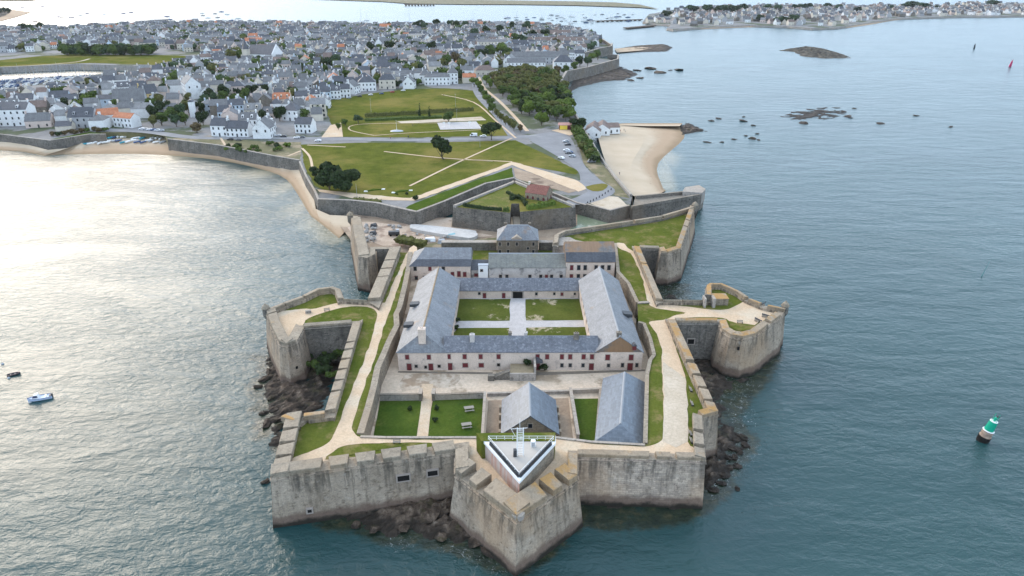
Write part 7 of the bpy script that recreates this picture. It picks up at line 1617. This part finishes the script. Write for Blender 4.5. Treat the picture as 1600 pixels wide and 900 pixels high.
def cannon(u, v, rz, label):
    t = empty('cannon', (0, 0, 0), label, 'cannon', 'cannons on the gravel bastion'); m = MB(); m.tube((-1.2, 0, .9), (1.3, 0, 1.0), .24, .15, 10); m.tube((1.2, 0, 1.0), (1.4, 0, 1.0), .2, .2, 10); m.build('barrel', MT['dark_metal'], t); m = MB(); m.box((-.3, 0, .25), (1.5, .6, .5)); m.build('carriage', MT['wood'], t)
    for x in (-.8, .3):
        for s in (-1, 1): m = MB(); m.tube((x, s * .3, .3), (x, s * .42, .3), .3, n=10); m.build('wheel', MT['wood'], t)
    t.location = P(u, v, TP + .05); t.rotation_euler = (0, 0, R(rz))
cannon(1192, 478, 40, 'old cannon aimed through the seaward gap of the gravel bastion'); cannon(1196, 496, -40, 'old cannon at the near edge of the gravel bastion'); cannon(1184, 503, -60, 'old cannon beside the small bastion lawn')
p = P(1107, 478, TP); t = empty('sentry_hut', p, 'ruined stone sentry hut against the back curtain', 'hut')
for x, w in ((-1.6, .6), (1.3, .9)): m = MB(); m.box((p.x + x, p.y, p.z), (w, 3.0, 3.2)); m.build('wall', MT['court_wall'], t)
m = MB(); m.box((p.x - .1, p.y + 1.6, p.z), (2.6, .5, 3.4)); m.build('rear_wall', MT['granite'], t)
p = P(1124, 473, TP); t = empty('stone_block_house', p, 'low square stone gun shelter behind the bastion parapet', 'shelter'); m = MB(); m.box((p.x, p.y, p.z), (4.4, 4.0, 2.2)); m.build('wall', MT['top'], t); m = MB(); m.box((p.x, p.y, p.z + 2.2), (4.6, 4.2, .25)); m.build('roof_slab', MT['top_orange'], t)
p = P(482, 489, TP); t = tag((lambda m: (m.box(p, (1.8, 1.0, .9), .3), m.build('stone_block', MT['court_wall']))[1])(MB()), 'pale stone block beside the round bastion path', 'block', None, 'thing')
p = P(1077, 609, TP)
# entrance to the grassy bastion
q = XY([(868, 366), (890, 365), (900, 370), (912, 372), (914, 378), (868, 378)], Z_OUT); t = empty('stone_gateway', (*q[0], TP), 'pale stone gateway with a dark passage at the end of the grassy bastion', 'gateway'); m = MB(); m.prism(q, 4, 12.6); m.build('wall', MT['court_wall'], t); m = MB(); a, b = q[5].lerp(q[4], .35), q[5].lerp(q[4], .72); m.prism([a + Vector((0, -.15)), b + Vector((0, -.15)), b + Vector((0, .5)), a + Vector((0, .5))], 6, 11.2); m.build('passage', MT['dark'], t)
# poles, flag masts
def pole(u, v, z, h, label, r=.09, name='lamp_post', cat='pole', mat='grey_metal', arm=False):
    p = P(u, v, z); t = empty(name, p, label, cat); m = MB(); m.tube(p, p + Vector((0, 0, h)), r, r * .6, 7); m.build('shaft', MT[mat], t); m = MB(); m.lathe([(r * 2, 0), (r * 2, .4), (r * 1.2, .5)], p, 8); m.build('base', MT['dark_metal'], t)
    if arm: m = MB(); m.box((p.x, p.y, p.z + h), (.9, .35, .12)); m.build('lamp_head', MT['grey_metal'], t)
pole(558, 308, LAND, 7, 'thin flagpole above the bramble hedge', name='flagpole'); pole(714, 190, LAND, 9, 'floodlight mast behind the games court', arm=True); pole(580, 176, LAND, 11, 'floodlight mast on the near field edge', arm=True); pole(712, 168, LAND, 11, 'floodlight mast by the avenue end of the field', arm=True); pole(750, 231, LAND, 8, 'lamp post standing in the meadow by the road', arm=True)
p = P(620, 205, LAND); t = empty('play_frame', p, 'grey play mound with a tall white pole in the oval field', 'play frame'); m = MB(); m.lathe([(5, 0), (4, .5), (2, .8), (.3, 1.2)], p, 14, 0, 1, .6); m.build('mound', MT['grey_metal'], t); m = MB(); m.tube(p, p + Vector((0, 0, 8)), .12, .06, 6); m.build('mast', MT['white'], t)
for u, v, lab in ((702, 199, 'white goal and hoop at the middle of the games court'), (734, 198, 'white hoop stand at the far end of the games court'), (694, 199, 'hoop stand at the field end of the games court')):
    p = P(u, v, LAND + .2); t = empty('hoop_stand', p, lab, 'hoop stand'); m = MB(); m.tube(p, p + Vector((0, 0, 3.4)), .12, n=6); m.build('post', MT['white'], t); m = MB(); m.box(p + Vector((0, -.5, 2.9)), (1.8, .08, 1.1)); m.build('backboard', MT['white'], t)
for u, v, lab in ((585, 298, 'flower bed with white rims by the cypresses'), (628, 300, 'flower bed with white rims near the slanting path')):
    p = P(u, v, LAND); t = empty('flower_bed', p, lab, 'flower bed'); m = MB(); m.prism([(p.x - 4, p.y - 2), (p.x + 4, p.y + 2), (p.x - 1, p.y + 2.4)], LAND, LAND + .5); m.build('planting', MT['lawn'], t, uv=False); m = MB()
    for a, b in (((-5, -2.4), (-3.2, -1.2)), ((3.4, 1.6), (5.2, 2.6))): m.hexa([(p.x + a[0], p.y + a[1], LAND), (p.x + b[0], p.y + a[1], LAND), (p.x + b[0], p.y + b[1], LAND), (p.x + a[0], p.y + b[1], LAND)], [(p.x + a[0], p.y + a[1], LAND + .45), (p.x + b[0], p.y + a[1], LAND + .45), (p.x + b[0], p.y + b[1], LAND + .45), (p.x + a[0], p.y + b[1], LAND + .45)])
    m.build('rim', MT['white'], t)
# bollards along the ravelin road
for i in range(9):
    u, v = 918 + i * 4.6, 318 - i * 2.0 - (i * i) * .08; p = P(u, v, LAND + .1); o = bpy.data.objects.new('bollard', None)
    bpy.data.objects.remove(o); m = MB(); m.tube(p, p + Vector((0, 0, 1.1)), .3, .22, 8); tag(m.build('bollard', MT['dark_metal']), 'dark bollard on the curve of the ravelin road', 'bollard', 'bollards on the ravelin road', 'thing')
# people
def person_mesh(name, top, legs):
    me = bpy.data.meshes.new(name); b = bmesh.new(); vs = [(0, 0, .95), (0, 0, 1.2), (0, 0, 1.45), (0, 0, 1.55), (0, .02, 1.68), (.1, 0, .9), (.13, .08, .5), (.12, .02, .06), (-.1, 0, .9), (-.13, -.1, .5), (-.13, -.16, .06), (.2, 0, 1.42), (.27, .03, 1.15), (.28, .1, .9), (-.2, 0, 1.42), (-.27, 0, 1.15), (-.28, -.06, .9)]
    rs = [.15, .15, .15, .06, .11, .09, .07, .06, .09, .07, .06, .07, .05, .04, .07, .05, .04]
    V_ = [b.verts.new(v) for v in vs]
    for a, c in ((0, 1), (1, 2), (2, 3), (3, 4), (0, 5), (5, 6), (6, 7), (0, 8), (8, 9), (9, 10), (2, 11), (11, 12), (12, 13), (2, 14), (14, 15), (15, 16)): b.edges.new((V_[a], V_[c]))
    b.to_mesh(me); b.free(); o = bpy.data.objects.new(name, me); COL.objects.link(o); sk = o.modifiers.new('skin', 'SKIN')
    for d, r_ in zip(me.skin_vertices[0].data, rs): d.radius = (r_, r_)
    me.skin_vertices[0].data[0].use_root = True
    n = NT('clothing_' + top[0]); tc = n.new('ShaderNodeTexCoord').outputs['Object']; z = n.sep(tc)[2]; c = n.mix(n.step(z, .93, .96), legs[1], top[1]); c = n.mix(n.step(z, 1.48, 1.5), c, (.42, .27, .19)); c = n.mix(n.step(z, 1.70, 1.72), c, (.06, .045, .03)); me.materials.append(n.done(c, .85)); return o
PP = [person_mesh('person', ('navy', (.03, .04, .09)), ('d', (.03, .03, .035))), person_mesh('person', ('red', (.35, .05, .05)), ('d', (.05, .06, .10))), person_mesh('person', ('white', (.65, .65, .62)), ('d', (.10, .09, .08)))]
pused = set()
for i, (u, v, z, k, lab) in enumerate(((966, 205, 3.4, 0, 'person in navy walking on the sand past the café'), (969, 206, 3.4, 1, 'person in red beside the one in navy on the sand'), (975, 204, 3.2, 0, 'person in navy standing on the open sand'), (977, 206, 3.2, 2, 'person in white next to the last one on the sand'), (953, 196, 3.5, 2, 'person in white on the terrace side of the café'), (968, 273, 3.6, 0, 'lone person in dark clothes on the beach by the sea wall'), (638, 215, LAND, 0, 'person in navy walking along the field road'), (610, 217, LAND, 1, 'person in red standing at the field road'), (645, 197, LAND, 0, 'person in navy in the oval field'), (181, 220, 3.1, 0, 'person in navy among the dinghies'), (330, 239, 2.0, 1, 'person in red walking the shingle below the sea wall'), (693, 150, LAND, 0, 'person in navy on the far field'))):
    o = PP[k] if k not in pused else PP[k].copy()
    if k in pused: COL.objects.link(o)
    pused.add(k); o.location = P(u, v, z); o.rotation_euler = (0, 0, RNG.uniform(0, 6)); tag(o, lab, 'person', None, 'thing')

# ---- rubble yard and the white slab in the moat
q = XY([(641, 353), (652, 350.5), (735, 359), (744, 363), (746, 367), (738, 371), (722, 370.5), (650, 358.5)], 3.1); q = smoothline(q, 3, True); t = empty('concrete_slab', (*q[0], MOAT), 'long white concrete slab with a rounded end lying in the moat', 'slab'); m = MB(); m.prism(q, MOAT - .5, 3.1); m.build('slab', mottled('pale_concrete', (.44, .42, .39), (.56, .54, .51), .5, .85), t, uv=False)
rr = random.Random(31); rubm = mottled('rubble_stone', (.22, .20, .18), (.48, .45, .41), .8, .95, None, fine=3)
RUB = []
for k in range(3):
    r_ = random.Random(60 + k); m = MB(); m.lathe([(.3, -.3), (1, 0), (.85, .5), (.3, .8)], n=6); m.v = [(x * r_.uniform(.7, 1.3), y * r_.uniform(.7, 1.3), z * r_.uniform(.8, 1.2)) for x, y, z in m.v]; o = m.build('x', rubm, uv=False); RUB.append(o.data); bpy.data.objects.remove(o)
for i in range(46):
    u, v = (rr.uniform(571, 586), rr.uniform(352, 378)) if i < 22 else (rr.uniform(615, 720), rr.uniform(366, 381)) if i < 38 else (rr.uniform(600, 640), rr.uniform(350, 360))
    o = bpy.data.objects.new('rubble_block', RUB[i % 3]); COL.objects.link(o); o.location = P(u, v, MOAT + .4); s = rr.uniform(.5, 1.3); o.scale = (s, s, s); o.rotation_euler = (0, 0, rr.uniform(0, 6)); tag(o, ('large' if s > .9 else 'small') + ' pale rubble block heaped by the narrow bastion' if i < 22 else 'pale rubble block in the yard below the white slab' if i < 38 else 'pale rubble block by the outer moat wall', 'rubble', 'rubble in the moat yard', 'thing')
p = P(616, 368, MOAT); t = empty('site_trailer', p, 'dark machine trailer parked in the rubble yard', 'trailer'); m = MB(); m.box((p.x, p.y, p.z + .6), (5, 2.2, 1.5), .1); m.build('body', MT['dark_metal'], t)
for x in (-1.4, 1.4): m = MB(); m.tube((p.x + x, p.y - 1.3, p.z + .5), (p.x + x, p.y - 1.0, p.z + .5), .5, n=10); m.build('wheel', MT['dark'], t)
m = MB(); m.hexa([(p.x + 1.0, p.y - .9, p.z + 2.1), (p.x + 2.4, p.y - .9, p.z + 2.1), (p.x + 2.4, p.y + .9, p.z + 2.1), (p.x + 1.0, p.y + .9, p.z + 2.1)], [(p.x + 1.1, p.y - .8, p.z + 3.0), (p.x + 2.3, p.y - .8, p.z + 3.0), (p.x + 2.3, p.y + .8, p.z + 3.0), (p.x + 1.1, p.y + .8, p.z + 3.0)]); m.build('cab', MT['grey_metal'], t)
for u, v, w, c, lab in ((706, 370, 4, 'teal', 'teal tarpaulin over materials below the white slab'), (672, 376, 5, 'white', 'white sheeted pile in the rubble yard'), (690, 379, 3.4, 'grey', 'grey pallet load at the end of the rubble yard'), (584, 354, 3, 'dark', 'dark crate beside the heaped rubble'), (583, 366, 3, 'dark', 'dark crate at the foot of the rubble heap')):
    p = P(u, v, MOAT + .2); mt_ = {'teal': plain('teal_tarp', (.22, .42, .45), .6), 'white': MT['white'], 'grey': MT['grey_metal'], 'dark': MT['dark_metal']}[c]
    m = MB(); m.hexa([(p.x - w / 2, p.y - 1.4, p.z), (p.x + w / 2, p.y - 1.4, p.z), (p.x + w / 2, p.y + 1.4, p.z), (p.x - w / 2, p.y + 1.4, p.z)], [(p.x - w * .4, p.y - 1, p.z + 1.5), (p.x + w * .42, p.y - .8, p.z + 1.2), (p.x + w * .35, p.y + 1, p.z + 1.6), (p.x - w * .42, p.y + 1.1, p.z + 1.1)]); tag(m.build('material_pile', mt_), lab, 'pile', None, 'thing')

# ================================================================== FAR SHORES
FZ = 4.0
far = [(1004, 34), (1014, 22), (1060, 14), (1150, 10), (1250, 10), (1380, 9), (1500, 7), (1700, 2), (1700, 25), (1600, 24.5), (1500, 25.5), (1400, 28.5), (1345, 37), (1310, 42.5), (1270, 44), (1230, 41), (1170, 39), (1100, 42), (1052, 46), (1042, 44), (1048, 39), (1030, 37)]
sheet('far_peninsula', far, FZ, MT['town'])
skirt('far_peninsula_bank', far + far[:1], FZ, -1, MT['court_wall'])
BT, BB = [(1044, 44), (1100, 41), (1170, 38), (1230, 40), (1270, 43), (1310, 41.5), (1345, 36), (1400, 27.5), (1500, 24.5), (1640, 23.5)], [(1040, 47.5), (1100, 45.5), (1170, 42.5), (1230, 43), (1270, 45.5), (1318, 44), (1360, 38.5), (1410, 30.5), (1500, 27.5), (1640, 26.5)]
beach('far_beach', [BT, BB], [3.5, .05], 40)
sheet('far_spit', [(470, -2), (600, 2.5), (640, 5.5), (720, 6.6), (800, 6.8), (900, 8.2), (1000, 11.5), (1030, 14), (1000, 7), (960, 3.5), (900, 2), (800, .5), (700, -1), (600, -3)], 2.5, MT['scrub'])
sheet('far_spit', [(-60, 1.5), (0, 1), (62, .6), (40, -1.5), (-60, -2)], 2.5, MT['scrub'])
sheet('sand_island', [(-120, 18), (0, 15), (22, 15.5), (48, 19), (30, 25), (0, 33), (-120, 44)], 1.0, MT['beach'])
hq = rock_shore('island_hill', [(-100, 22), (0, 17), (20, 20), (12, 25), (0, 29), (-100, 36)], 18, 9, 15, 40, mat='islet')
for u, v in ((2, 22), (8, 21), (14, 22)): tree('round_dark', P(u, v, 6), 'dark tree on the small sandy island', 2.2, 2.0, group='trees on the sandy island')
for u0, v0, u1, v1, lab in ((932, 33, 1004, 30.5, 'long dark jetty reaching from the far town into the moorings'), (982, 44, 1026, 40, 'short broad quay of the far town'), (632, 8.3, 680, 7.8, 'distant pier on piles off the far spit')):
    a, b = P(u0, v0, 2.5).xy, P(u1, v1, 2.5).xy; d = (b - a).normalized(); nn = Vector((-d.y, d.x)) * (6 if u0 != 982 else 14); t = empty('jetty', (*a, 0), lab, 'jetty'); m = MB(); m.prism([a, b, b + nn, a + nn], 1.2 if u0 != 632 else 4, 3.4 if u0 != 632 else 7); m.build('deck', MT['rock'], t); m = MB()
    for k in range(10): q = a.lerp(b, (k + .5) / 10) + nn * .5; m.box((q.x, q.y, -2), (6, 6, 4.4 if u0 != 632 else 7))
    m.build('pile', MT['rock'], t)
m = MB(); a = P(1265, 6, FZ); rr = random.Random(50); fq = XY(far, FZ); n_ = 0; hs = []
fx0, fx1, fy0, fy1 = min(p.x for p in fq), max(p.x for p in fq), min(p.y for p in fq), max(p.y for p in fq)
for _ in range(9000):
    x, y = rr.uniform(fx0, min(fx1, 1900)), rr.uniform(fy0, fy1)
    if not inside(x, y, fq) or dist_line(x, y, fq) < 26 or x > y * .78 or any(abs(x - a) < 15 and abs(y - b) < 17 for a, b in hs): continue
    if y > 2600 and rr.random() < .5: continue
    hs.append((x, y)); small_house(m, x, y, FZ, rr.uniform(10, 16), rr.uniform(9, 12), rr.uniform(5, 8), rr.uniform(10, 14), rr.uniform(-.5, .5) + (1.57 if rr.random() < .3 else 0), rr.choice(['white'] * 3 + ['cream'] * 3 + ['grey', 'pink', 'stone'] * 2), rr.choice(['dark slate', 'grey slate', 'grey slate', 'brown tile', 'pale slate']), 2, 1)
    if len(hs) > 620: break
tag(m.build('peninsula_houses', mats), kind='stuff', label='crowded small white houses along the far peninsula', cat='houses')
for u, v, s, k in ((1040, 29, 2.6, 0), (1075, 20, 3.0, 1), (1084, 20, 2.6, 0), (1105, 21, 3.4, 1), (1124, 22, 3.0, 0), (1132, 21, 3.2, 1), (1144, 22, 3.2, 0), (1150, 21, 2.6, 1), (1160, 18, 3.0, 0), (1198, 17, 2.8, 1), (1214, 18, 2.8, 1), (1240, 16, 2.4, 0), (1252, 16, 2.6, 1), (1262, 16, 2.8, 0), (1292, 15, 2.6, 0), (1310, 16, 2.4, 1), (1215, 38, 2.2, 1), (1222, 37.5, 2.2, 0), (1240, 36, 2.6, 1), (1230, 38, 2.0, 0), (1416, 14, 3.2, 1), (1425, 14, 3.2, 0), (1438, 15, 3.0, 1), (1446, 15, 2.6, 0), (1462, 17, 2.2, 0), (1545, 10, 3, 1), (1555, 10, 2.6, 0), (1186, 34, 2.2, 0), (1390, 16, 2.2, 1), (1340, 20, 2.2, 0)):
    s *= 1.45
    tree(('round_dark', 'round_blue')[k], P(u, v, FZ), ('dark' if k == 0 else 'blue green') + ' tree rising over the far peninsula roofs', s, s * .62, group='trees on the far peninsula')
for t_ in PROTO:
    if t_ not in USED:
        for c in list(PROTO[t_].children): bpy.data.objects.remove(c)
        bpy.data.objects.remove(PROTO[t_])

# ================================================================== HAZE: one closed box of thin sea air round everything
m = MB(); m.hexa([(-14600, -3400, -6), (14600, -3400, -6), (14600, 16500, -6), (-14600, 16500, -6)], [(-14600, -3400, 114), (14600, -3400, 114), (14600, 16500, 114), (-14600, 16500, 114)])
hm = bpy.data.materials.new('haze_air'); hm.use_nodes = True; hn = hm.node_tree.nodes; hn.remove(hn['Principled BSDF'])
pv = hn.new('ShaderNodeVolumePrincipled'); pv.inputs['Color'].default_value = (.86, .92, 1.0, 1); pv.inputs['Density'].default_value = 0.00002; pv.inputs['Anisotropy'].default_value = 0.2
hm.node_tree.links.new(pv.outputs[0], hn['Material Output'].inputs['Volume'])
tag(m.build('haze', hm, uv=False), kind='stuff')
